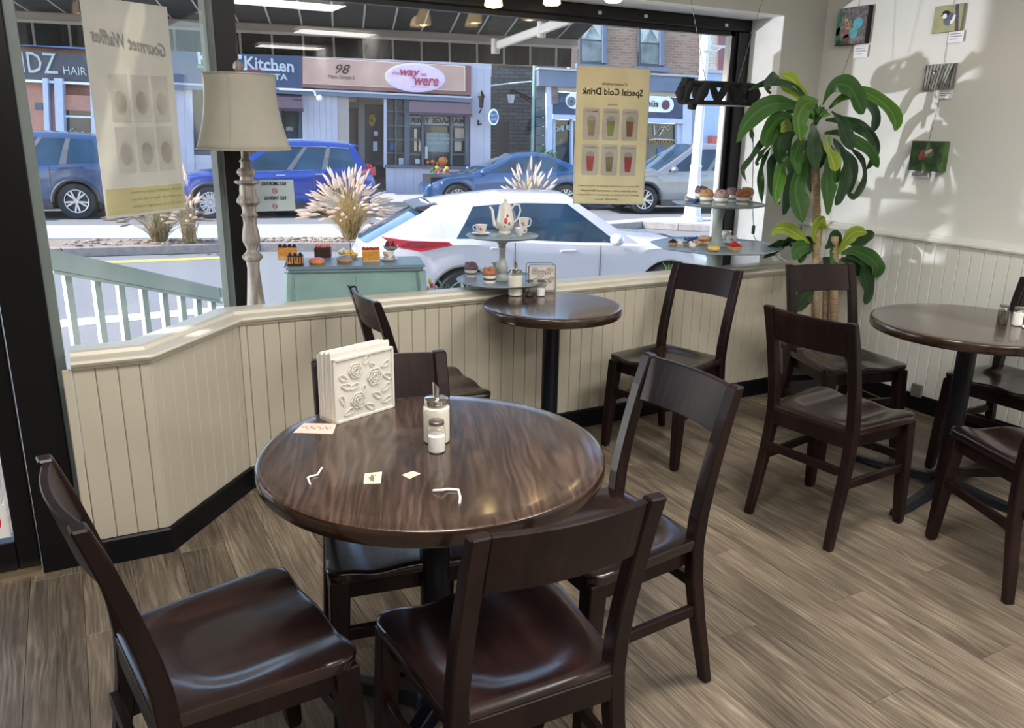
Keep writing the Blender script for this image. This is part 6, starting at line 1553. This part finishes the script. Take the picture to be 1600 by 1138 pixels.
M_bdoor = mat('black_door', (.025, .025, .035), .4); M_fglass = mat('shop_glass', (.035, .05, .06), .06, spec=.8, var=.5, scale=.9); M_plum = mat('plum_awning', (.055, .038, .058), .8, var=.08); M_slate = mat('slate_frame', (.07, .09, .13), .5)
M_pap = mat('paper_white', (.62, .66, .68), .7); M_pump = mat('pumpkin', (.55, .16, .03), .6); M_wtxt = mat('sign_white', (.80, .85, .86), .5); M_pinks = mat('sign_pink', (.72, .55, .68), .5); M_pinkt = mat('pink_script', (.62, .12, .22), .5); M_dkb = mat('dark_brown_script', (.10, .04, .03), .6)
bd = thing('salon_building', 'low lavender building opposite with restaurant and antique shop signs', 'building')
# masonry core set back behind the shopfronts
rect(275, 72, 764, 260, -1.6, 4.0, M_taupe, 'rear_wall', bd, ground=True)
rect(256, 70, 472, 92, .0, 1.6, M_lav, 'parapet', bd); rect(472, 78, 768, 104, 0, 1.6, M_lav, 'parapet', bd)
# restaurant sign
rect(262, 74, 472, 130, .12, .14, M_navy, 'sign_board', bd)
fit('Kitchen', fp2(382, 97.5, .14), fp2(459, 104, .14), .34, M_wtxt, bd, bold=.012, ext=.02, uz=None)
fit("K", fp2(309, 90, .14), fp2(330, 92, .14), .34, M_wtxt, bd, bold=.012, ext=.02)
fit("'", fp2(372, 89, .14), fp2(378, 89.5, .14), .12, M_wtxt, bd, bold=.012, ext=.02)
fit('PASTA', fp2(402, 119, .14), fp2(450, 121, .14), .17, M_wtxt, bd, bold=.008, ext=.02)
for x0, x1, m_ in ((308, 330, mat('flag_green', (.15, .42, .08), .6)), (330, 386, M_wtxt), (386, 411, mat('flag_red', (.45, .04, .08), .6)), (411, 437, M_wtxt), (437, 460, mat('flag_blue', (.02, .12, .42), .6))):
    yy = 102.5+(x0-308)*.043; rect(x0, yy, x1, yy+3, .14, .02, m_, 'flag_stripe', bd)
# address and antiques sign
rect(472, 88, 736, 136.5, .12, .14, M_brownb, 'sign_board', bd)
rect(473, 89, 727, 130.5, .14, .02, M_gold, 'gold_line', bd); rect(473, 90, 725.5, 129.5, .15, .02, M_copper, 'sign_face', bd)
fit('98', fp2(524, 107.5, .17), fp2(547, 108.5, .17), .26, M_dkb, bd, shear=.35, ext=.01); fit('Main Street S.', fp2(512, 119.5, .17), fp2(555, 121.5, .17), .10, M_dkb, bd, shear=.35, ext=.01)
cc = fp2(649, 121.5, .17); mpx = (fp2(660, 121.5, .17)-fp2(650, 121.5, .17)).length/10; mpy = (fp2(650, 131, .17)-fp2(650, 121, .17)).length/10
uxs = (fp2(690, 123.3, .17)-fp2(610, 119.7, .17)).normalized()
bm = BM(); disc(bm, cc, uxs, (0, 0, 1), 47*mpx, 22.5*mpy, .06, 48, n=NF); obj('oval_border', bm, mat('scallop_lilac', (.62, .62, .78), .6), bd)
bm = BM(); disc(bm, cc+NF*.02, uxs, (0, 0, 1), 44*mpx, 20.5*mpy, .03, 48, n=NF); obj('oval_sign', bm, M_pinks, bd)
def cpt(dx, dy, o_=.045): return cc + uxs*(dx*mpx) - V((0, 0, dy*mpy)) + NF*o_
fit('the', cpt(-36, -6), cpt(-25, -6), .10, M_pinkt, bd, shear=.3, ext=.01); fit('way', cpt(-24, -5), cpt(7, -5), .24, M_pinkt, bd, shear=.3, bold=.008, ext=.01); fit('we', cpt(9, -5), cpt(17, -5), .09, M_pinkt, bd, shear=.3, ext=.01); fit('were', cpt(-2, 6), cpt(36, 6), .22, M_pinkt, bd, shear=.3, bold=.008, ext=.01)
fit('fine antiques', cpt(-8, 14.5), cpt(20, 14.5), .045, M_pinkt, bd, shear=.3, ext=.005)
rect(262, 128.5, 737, 131.5, .22, .3, M_ledge, 'ledge', bd); rect(262, 131.5, 737, 138, .18, .3, M_strip, 'fascia_trim', bd)
# siding boards: left column, middle, right column and under the window
def siding(x0, x1, y0, y1, n_, off=0, ground=True):
    for k in range(n_):
        a = x0+(x1-x0)*k/n_; b_ = x0+(x1-x0)*(k+1)/n_; rect(a+.12, y0+sl_at(y0)*(a-x0), b_-.12, y1+sl_at(y1)*(a-x0), off, .12, M_lav, 'siding_board', bd, ground=ground)
siding(262, 300, 132, 255, 3); siding(471, 527, 141, 250, 6); siding(735, 767, 106, 262, 3, .05); siding(603, 733, 262, 285, 9, .02)
# restaurant window behind the lamp
rect(300, 136, 471, 240, -.25, .1, M_fglass, 'shop_glass', bd)
for x0 in (300, 352, 400, 436, 467): rect(x0, 136+.04*(x0-300), x0+4, 242, -.15, .14, M_slate, 'window_post', bd)
rect(300, 236, 471, 241, -.1, .2, M_slate, 'window_sill', bd); rect(300, 242, 471, 262, -.05, .2, M_lav, 'stall_riser', bd, ground=True)
def shop_awning(x0, x1, y0, y1, yv, n_):
    s0 = sl_at(y0); a, b_ = fp2(x0, y0, .05), fp2(x1, y0+s0*(x1-x0), .05); c_, d_ = fp2(x1+3, y1+sl_at(y1)*(x1-x0), .75), fp2(x0-1, y1, .75)
    bm = BM(); slab(bm, [a, b_, c_, d_], NF+V((0, 0, 1)), .03)
    bm.faces.new([bm.verts.new(p) for p in (a, d_, V((a.x, a.y, d_.z)))]); bm.faces.new([bm.verts.new(p) for p in (b_, c_, V((b_.x, b_.y, c_.z)))]); obj('plum_awning', bm, M_plum, bd)
    bm = BM(); h_ = (fp2(x0, yv, .75)-d_).length; pts = []
    NQ = n_*6
    for i in range(NQ+1): p = d_.lerp(c_, i/NQ); pts.append(p)
    for i in range(NQ):
        f0 = 1-.28*abs(sin(pi*i/6)); f1 = 1-.28*abs(sin(pi*(i+1)/6)); slab(bm, [pts[i], pts[i+1], pts[i+1]-V((0, 0, h_*f1)), pts[i]-V((0, 0, h_*f0))], NF, .02)
    obj('awning_valance', bm, M_plum, bd)
shop_awning(430, 471, 145, 168, 174, 5)
bm = BM(); tube(bm, [fp2(436, 139.5, .35), fp2(488, 141.5, .35), fp2(492, 144, .35), fp2(493, 150, .35)], .03, 6); ball(bm, fp2(499, 153, .35), .09, 10, 6); obj('security_light', bm, M_white, bd, smooth=True)
fit('OPEN', fp2(447, 201, -.12), fp2(457, 201.5, -.12), .12, M_wtxt, bd)
rect(447, 218, 458, 224, -.12, .02, M_pap, 'window_card', bd)
# recessed entrance
rect(527, 140, 545, 272, -.02, .1, M_taupe2, 'recess_jamb', bd, ground=True); 
rect(524, 138, 604, 168, -1.3, .1, M_taupe2, 'recess_wall', bd); rect(524, 158, 572, 275, -1.5, .1, M_taupe, 'recess_wall', bd, ground=True); rect(556, 150, 604, 168, -1.2, .1, M_taupe2, 'recess_wall', bd)
rect(527, 146, 556, 158, -.3, .1, M_taupe2, 'soffit_board', bd)
rect(570, 163, 601, 274, -1.15, .08, M_bdoor, 'black_door', bd); rect(600, 148, 604, 262, .02, .15, M_ledge, 'recess_post', bd)
rect(560, 160, 570, 274, -1.15, .12, M_taupe2, 'door_jamb', bd)
rect(583, 221, 590, 236, -1.05, .02, M_pap, 'door_card', bd); rect(584, 205, 590.5, 212, -1.05, .02, M_pap, 'door_card', bd)
bm = BM(); rn = random.Random(4)
for k in range(26): a = k*.5; ball(bm, fp2(581.5+4.5*cos(a)*rn.uniform(.5, 1), 187+9*sin(a)*rn.uniform(.6, 1), -1.0), .05, 5, 4)
o = obj('door_wreath', bm, mat('wreath', (.38, .26, .05), .8, var=.6, scale=8)); tag(o, 'yellow autumn wreath on the black door of the salon', 'wreath')
bm = BM(); a = fp2(560, 273, .9); b_ = fp2(724, 277, .9); slab(bm, [V((a.x-1.2, a.y+.3, G+.55)), V((b_.x-3, b_.y+.75, G+.55)), V((b_.x-3, b_.y+.75, G+.55))-NF*2.2, V((a.x-1.2, a.y+.3, G+.55))-NF*2.2], (0, 0, 1), .5); o = obj('entrance_step', bm, M_conc, bd)
# antique shop window
rect(604, 150, 733, 258, -.3, .06, M_fglass, 'shop_glass', bd)
for x0, x1 in ((603, 604.5), (617.5, 619.5), (632, 640), (659, 662), (704, 707), (727, 733)): rect(x0, 149+.04*(x0-604), x1, 258, .0, .3, M_slate, 'window_post', bd)
for y_ in (173, 195, 217, 238): rect(604, y_, 633, y_+1.8, -.05, .16, M_slate, 'glazing_bar', bd)
for y_ in (195, 216, 239): rect(640, y_+.8, 660, y_+3.2, -.05, .16, M_slate, 'glazing_bar', bd); rect(706, y_+1.2, 728, y_+3.6, -.05, .16, M_slate, 'glazing_bar', bd)
rect(662, 194.5, 704, 196.5, -.05, .16, M_slate, 'glazing_bar', bd)
rect(602, 257.5, 734, 261.5, .1, .3, M_slate, 'window_sill', bd)
rect(640, 181, 727, 194.5, -.2, .02, M_pap, 'banner', bd, sl=0); fit('MASSAGE THER', fp2(641, 187.5, -.17), fp2(726, 189.5, -.17), .16, M_slate, bd, True, bold=.006)
rect(665, 207, 702, 237, -.2, .02, mat('window_poster', (.20, .27, .28), .5), 'banner', bd)
for y_, s_ in ((210, 'PSYCHIC READINGS'), (216, 'MASSAGE THERAPY'), (223, 'BY APPOINTMENT')): fit(s_, fp2(667, y_, -.16), fp2(701 if y_ != 216 else 705, y_+.6, -.16), .075, M_wtxt, bd, True)
rect(710, 200, 725, 216, -.2, .02, mat('parchment', (.52, .45, .36), .7), 'framed_print', bd); rect(710, 220.5, 721, 236, -.2, .02, mat('parchment', (.52, .45, .36), .7), 'framed_print', bd)
rect(647, 201, 651, 236, -.2, .03, M_gold, 'mirror_frame', bd); rect(654, 219, 657, 237, -.2, .03, M_gold, 'mirror_frame', bd); rect(664, 229, 668.5, 248, -.18, .03, M_pap, 'window_card', bd); rect(649, 249, 656, 256, -.15, .03, M_pap, 'window_card', bd); rect(623, 247, 630.5, 257, -.15, .03, M_pap, 'window_card', bd); rect(609, 223, 617, 235, -.2, .03, mat('blue_card', (.06, .14, .35), .6), 'window_card', bd)
for px, py, r, lab in ((692, 252, .17, 'big orange pumpkin in the antique shop window'), (676, 253, .085, 'small orange gourd left of the big pumpkin'), (668, 254, .075, 'small pale gourd at the left of the gourds'), (683, 255.5, .065, 'tiny orange gourd touching the big pumpkin')):
    c = fp2(px, py, -.12); bm = BM(); lathe(bm, [(0, -r*.8), (r*.6, -r*.75), (r, 0), (r*.7, r*.7), (0, r*.6)], 24, c, lobes=lambda a: 1-.07*abs(cos(a*5))); tube(bm, [c+V((0, 0, r*.55)), c+V((r*.1, 0, r*.95))], r*.12, 5); o = obj('pumpkin', bm, M_pump, smooth=True); tag(o, lab, 'pumpkin')
shop_awning(640, 735, 153, 174.5, 180, 12)
# wall lantern, bracket, hanging oval sign
wl = thing('wall_lantern', 'small black wall lantern on the lavender siding right of the plum awning', 'lantern')
c = fp2(752, 157, .3); bm = BM(); lathe(bm, [(.06, -.22), (.10, .10), (.11, .10), (.13, .12), (.02, .28), (0, .32)], 6, c); obj('lantern_cage', bm, M_black, wl)
bm = BM(); lathe(bm, [(.055, -.18), (.09, .08)], 6, c); obj('lantern_glass', bm, mat('lantern_glass', (.55, .52, .42), .3), wl); bm = BM(); tube(bm, [c+V((0, 0, -.25)), c-NF*.25+V((0, 0, -.35)), c-NF*.3+V((0, 0, -.2))], .025, 6); obj('bracket', bm, M_black, wl)
bm = BM(); c = fp2(749, 192, .3); tube(bm, [fp2(747.5, 188, .08), fp2(747.5, 196, .08)], .03, 5); tube(bm, [fp2(747.5, 195, .08), fp2(752, 194, .3)], .02, 5); o = obj('hook', bm, M_black); tag(o, 'small black iron hook on the siding below the wall lantern', 'hook')
osn = thing('oval_sign', 'small blue oval sign with white rim at the corner of the alley', 'sign'); c = fp2(771.5, 183, .5)
bm = BM(); disc(bm, c, UFh, (0, 0, 1), .155, .24, .05, 32, n=NF); obj('rim', bm, M_wtxt, osn); bm = BM(); disc(bm, c+NF*.01, UFh, (0, 0, 1), .12, .185, .03, 32, n=NF); obj('face', bm, mat('oval_blue', (.03, .12, .30), .5), osn)
fit('BACK', c+NF*.03-UFh*.09+V((0, 0, .06)), c+NF*.03+UFh*.09+V((0, 0, .06)), .08, M_wtxt, osn); fit('LANE', c+NF*.03-UFh*.09-V((0, 0, .06)), c+NF*.03+UFh*.09-V((0, 0, .06)), .08, M_wtxt, osn)

# brick building with the pet shop
bb = thing('brick_building', 'brown brick two-storey building with the navy pet shop front', 'building')
M_brk = brick_mat('brown_brick', (.26, .155, .105), (.36, .24, .17), (.33, .28, .24), 5.0); M_brk2 = brick_mat('cream_brick', (.55, .52, .44), (.62, .58, .50), (.45, .42, .36), 4.6); M_stone = brick_mat('alley_stone', (.10, .095, .095), (.17, .16, .155), (.05, .05, .05), 3.4)
def uvwall(x0, y0, x1, y1, off, m_, name, par, t=.3, ground=False, ztop=None):
    o = rect(x0, y0, x1, y1, off, t, m_, name, par, ground=ground); me = o.data; uv = me.uv_layers.new(name='UVMap')
    for lp in me.loops:
        v = me.vertices[lp.vertex_index].co; uv.data[lp.index].uv = ((v-PF).dot(UFh)*.42, (v.z)*.42)
    return o
uvwall(890, -60, 1094, 111, -.1, M_brk, 'brick_wall', bb); uvwall(764, -40, 900, 107, -2.4, M_brk, 'brick_wall', bb); uvwall(764, 100, 848, 262, -2.4, M_stone, 'stone_wall', bb, ground=True)
bm = BM(); a = fp2(836, 262, -2.4); b_ = fp2(836, 262, .0)
rect(776, 190, 796, 262, -2.3, .1, M_bdoor, 'alley_door', bb, ground=True)
bm = BM(); tube(bm, [fp2(835.5, 96, -.1), fp2(833.5, 160, -.1), fp2(831.5, 262, -.1)], .055, 8); obj('drain_pipe', bm, mat('verdigris', (.20, .33, .32), .6), bb, smooth=True)
M_blk = mat('grey_block', (.085, .105, .125), .8, var=.15, scale=3)
y_ = 97
while y_ < 262: rect(837.5, y_, 857, y_+13.6, -.02, .3, M_blk, 'block', bb, bevel=.01); y_ += 14.4
M_slb = mat('slate_blue', (.13, .17, .25), .6); M_pale = mat('pale_blue_frame', (.45, .52, .68), .5); M_creamf = mat('cream_frieze', (.55, .50, .44), .6)
rect(842, 107, 1094, 134, .25, .5, M_slb, 'cornice', bb); rect(842, 105, 1094, 108, .35, .5, M_ledge, 'cornice_cap', bb)
rect(864, 132, 1092, 142, .05, .3, M_creamf, 'frieze', bb); rect(862, 130, 872, 162, .15, .2, mat('corbel', (.16, .12, .11), .7), 'corbel', bb)
rect(862, 143.5, 1072, 178.5, .1, .2, M_navy, 'sign_board', bb); rect(854, 134, 864, 262, .12, .3, M_pale, 'pilaster', bb, ground=True); rect(1068, 136, 1082, 262, .12, .3, M_pale, 'pilaster', bb, ground=True); rect(1082, 136, 1092, 262, .0, .3, mat('grey_violet', (.30, .30, .38), .6), 'pilaster', bb, ground=True)
rect(864, 178.5, 1070, 186, .18, .3, M_pale, 'sign_rail', bb)
# white pill with name ending and crests at both ends
def fpill(x0, x1, yc, hy, off, m_, name):
    pts = []
    for xc, a0 in ((x1-hy, -pi/2), (x0+hy, pi/2)):
        for j in range(13): a = a0+pi*j/12; x_ = xc+hy*cos(a); pts.append(fp2(x_, yc+.04*(x_-x0)+hy*sin(a)*1.0, off))
    bm = BM(); slab(bm, pts, NF, .04); return obj(name, bm, m_, bb)
fpill(884, 1053, 157, 12.5, .14, M_wtxt, 'name_plate')
for px, py in ((893, 158.5), (1040.5, 164)):
    c = fp2(px, py, .17); bm = BM(); disc(bm, c, UFh, (0, 0, 1), .135, .15, .02, 24, n=NF); obj('crest', bm, mat('crest_red', (.28, .08, .12), .6) if px > 1000 else mat('crest_grey', (.25, .28, .30), .6), bb)
    bm = BM(); ringslab(bm, c+NF*.01, UFh, (0, 0, 1), .105, .12, .01, 24); slab(bm, [c+NF*.02+UFh*(.07*cos(k*pi/2.5+pi/2)*(1 if k % 1 == 0 else .5))+V((0, 0, .07*sin(k*pi/2.5+pi/2))) for k in range(5)], NF, .01); obj('crest_mark', bm, M_navy, bb)
fit('n\u00fcs', fp2(1011, 161.5, .17), fp2(1029, 162.3, .17), .20, mat('sign_black', (.02, .02, .03), .6), bb, bold=.006)
rect(866, 187, 1066, 268, -.15, .06, M_fglass, 'shop_glass', bb)
for x0, x1 in ((864, 868), (892, 896), (1058, 1069)): rect(x0, 186+.03*(x0-864), x1, 268, .02, .2, M_pale, 'window_post', bb)
rect(864, 266, 1070, 284, .1, .3, M_pale, 'stall_riser', bb, ground=True)
fit('ER SHO', fp2(866, 202, -.1), fp2(892, 199, -.1), .16, M_wtxt, bb, True, .2, bold=.012); fit('OPEN', fp2(1030, 199, -.1), fp2(1046, 200, -.1), .14, M_wtxt, bb, True)
bm = BM(); tube(bm, [fp2(1014, 219, -.08), fp2(1024, 217, -.08), fp2(1054, 219, -.08)], .012, 5); tube(bm, [fp2(1022, 195, -.08), fp2(1023, 211, -.08)], .012, 5); tube(bm, [fp2(1036, 203, -.08), fp2(1030, 212, -.08)], .012, 5); obj('painted_strokes', bm, M_wtxt, bb)
M_am = mat('amber_letters', (.60, .36, .12), .6); fit('FOODSTUFFS', fp2(1014, 220.5, -.1), fp2(1055, 222, -.1), .15, M_am, bb, True, bold=.006)
rect(1027, 232, 1040, 247, -.12, .02, mat('blue_card', (.06, .14, .35), .6), 'window_card', bb); rect(868, 205, 884, 262, -.2, .02, mat('sack_grey', (.30, .31, .30), .7, var=.5, scale=3), 'window_display', bb)
for x0, x1, y0, y1 in ((908, 944, 34, 98), (1000, 1034, 40, 102)):
    rect(x0-2, y0-2, x1+4, y1+1, .0, .2, M_slate, 'window_frame', bb); rect(x0+2, y0, x1-3, y0+(y1-y0)*.42, .03, .05, mat('curtain_glass', (.28, .36, .38), .3, var=.6, scale=3), 'window_sash', bb); rect(x0+2, y0+(y1-y0)*.46, x1-3, y1-3, .03, .05, mat('sash_glass', (.13, .17, .19), .15, var=.5, scale=3), 'window_sash', bb)
    rect(x1-2, y0-2, x1+4, y1, .12, .12, M_slb, 'blue_reveal', bb); rect(x0-6, y1+1, x1+12, y1+8, .15, .3, M_slb, 'window_sill', bb)
    for s in (1, -1):
        bm = BM(); xc = (x0+x1)/2; slab(bm, [fp2(xc-s*3, y0+1, .05), fp2(xc+s*(x1-x0)*.36, y0+1, .05), fp2(xc+s*(x1-x0)*.36, y0+(y1-y0)*.40, .05), fp2(xc+s*2, y0+8, .05)], NF, .01); obj('lace_curtain', bm, mat('lace', (.50, .55, .54), .8), bb)
# gooseneck lamp on the alley wall
gl = thing('alley_lamp', 'black scrolled bracket lamp with white panes over the alley', 'lamp')
bm = BM(); pts = [fp2(*q, -1.0+.25*k*0) for k, q in enumerate(((836, 159), (825, 152), (815, 147), (806, 144), (799, 140), (796, 144)))]; tube(bm, pts, .03, 6); tube(bm, [fp2(836, 168, -1), fp2(826, 157, -1), fp2(812, 149, -1)], .022, 6); obj('bracket', bm, M_black, gl, smooth=True)
c = fp2(798.5, 153, -1); bm = BM(); lathe(bm, [(.09, -.16), (.15, .10), (.10, .13), (.02, .22), (0, .24)], 6, c); obj('lantern', bm, mat('lamp_panes', (.62, .64, .66), .4), gl); bm = BM(); lathe(bm, [(.155, .10), (.11, .15), (.03, .24), (0, .25)], 6, c); obj('cap', bm, M_black, gl)
bm = BM(); tube(bm, [fp2(766, 134, -1.0), fp2(800, 130, -1.0), fp2(830, 127.5, -1.0), fp2(833, 131, -1.0), fp2(832.5, 150, -.9)], .022, 5); o = obj('conduit', bm, M_wtxt, bb)
# last building right and blue wall
rb2 = thing('cream_building', 'cream brick building with blue ground floor beyond the lamp post', 'building')
uvwall(1094, -40, 1200, 112, -.05, M_brk2, 'brick_wall', rb2); rect(1122, -30, 1134, 111, .02, .2, mat('maroon_trim', (.22, .09, .10), .7), 'corner_trim', rb2); rect(1094, 112, 1200, 270, -.02, .3, mat('powder_blue', (.36, .48, .70), .6, var=.04), 'blue_wall', rb2, ground=True); rect(1094, 108, 1200, 113, .1, .3, M_ledge, 'ledge', rb2)
rect(1113, 212, 1128, 262, .3, .4, mat('red_frame', (.42, .10, .08), .6), 'red_post', rb2, ground=True)
# left-hand shops seen through the slanted pane
lb = thing('hair_salon_building', 'salmon brick shop row with white columns and dark hair salon sign at far left', 'building')
M_salm = mat('salmon_brick', (.48, .24, .18), .8, var=.1, scale=4); M_dks = mat('dark_sign', (.055, .06, .08), .4)
rect(-80, 62, 254, 262, -.4, .5, M_salm, 'brick_wall', lb, ground=True); rect(-80, 72, 262, 118, -.1, .3, M_dks, 'sign_board', lb); rect(-80, 118, 262, 122, .0, .3, M_wtxt, 'sign_rail', lb)
rect(-80, 56, 262, 64, .1, .5, mat('blue_ledge', (.08, .16, .36), .6), 'cornice', lb)
fit('KIDZ', fp2(10, 95.5, .0), fp2(89, 99.5, .0), .52, M_wtxt, lb, ext=.01); fit('HAIR', fp2(99, 109.5, .0), fp2(135, 112, .0), .21, M_wtxt, lb, ext=.01)
for x0, x1 in ((66, 74), (84, 97), (140, 152), (200, 214), (236, 258)): rect(x0, 122, x1, 262, .1, .35, M_pale, 'column', lb, ground=True)
rect(97, 148, 262, 172, -.05, .3, M_salm, 'brick_lintel', lb); rect(97, 172, 200, 240, -.2, .1, M_fglass, 'shop_glass', lb); rect(97, 180, 200, 183, -.1, .12, M_wtxt, 'glazing_bar', lb); rect(214, 150, 236, 240, -.2, .1, M_fglass, 'shop_glass', lb)
fit('Spa', fp2(106, 209, -.1), fp2(132, 210, -.1), .30, M_wtxt, lb, shear=.4)
rect(54, 160, 66, 172, -.02, .1, M_slate, 'balcony_rail', lb)

# flower pots, hedge and tree by the shops
fpot = thing('mum_planter', 'pink and yellow mums in a pot before the antique shop', 'plant'); c = fp2(689, 286, 1.0); c = V((c.x, c.y, G+.14))
bm = BM(); lathe(bm, [(0, 0), (.16, 0), (.22, .32), (0, .32)], 16, c); obj('pot', bm, M_conc, fpot)
top_ = fp2(689, 273, 1.0); rn = random.Random(9)
for nm, m_, n_, dz in (('foliage', mat('mum_green', (.05, .11, .04), .8, var=.4), 60, 0), ('yellow_flowers', mat('mum_yellow', (.60, .42, .04), .7), 16, .05), ('pink_flowers', mat('mum_pink', (.45, .05, .12), .7), 22, -.02)):
    bm = BM()
    for k in range(n_): ball(bm, (top_.x+rn.uniform(-.28, .28), top_.y+rn.uniform(-.2, .2)-.1*(dz != 0), top_.z+dz+rn.uniform(-.16, .16)), rn.uniform(.03, .07), 5, 4)
    obj(nm, bm, m_, fpot, kind='stuff')
def bush(name, label, px, py, off, r, m_, n_=260, seed=0, sz=1):
    c = fp2(px, py, off); t = thing(name, label, 'shrub'); rn = random.Random(seed); bm = BM()
    for k in range(n_):
        d_ = V((rn.gauss(0, 1), rn.gauss(0, 1), rn.gauss(0, 1))).normalized()*r*rn.uniform(.6, 1); d_.z *= sz; p = c+d_; s = V((rn.uniform(-1, 1), rn.uniform(-1, 1), rn.uniform(-1, 1))).normalized()*.09; u_ = s.cross(V((rn.random(), rn.random(), 1))).normalized()*.05
        bm.faces.new([bm.verts.new(q) for q in (p-s, p+u_, p+s, p-u_)])
    obj('foliage', bm, m_, t, kind='stuff'); bm = BM(); tube(bm, [V((c.x, c.y, G+.1)), c], .04, 6); obj('stem', bm, M_trunk, t)
bush('yucca', 'green shrub at the foot of the grey block pier above the blue sedan', 850, 258, 1.0, .5, mat('shrub_green', (.10, .20, .07), .8, var=.4, scale=6), seed=3)
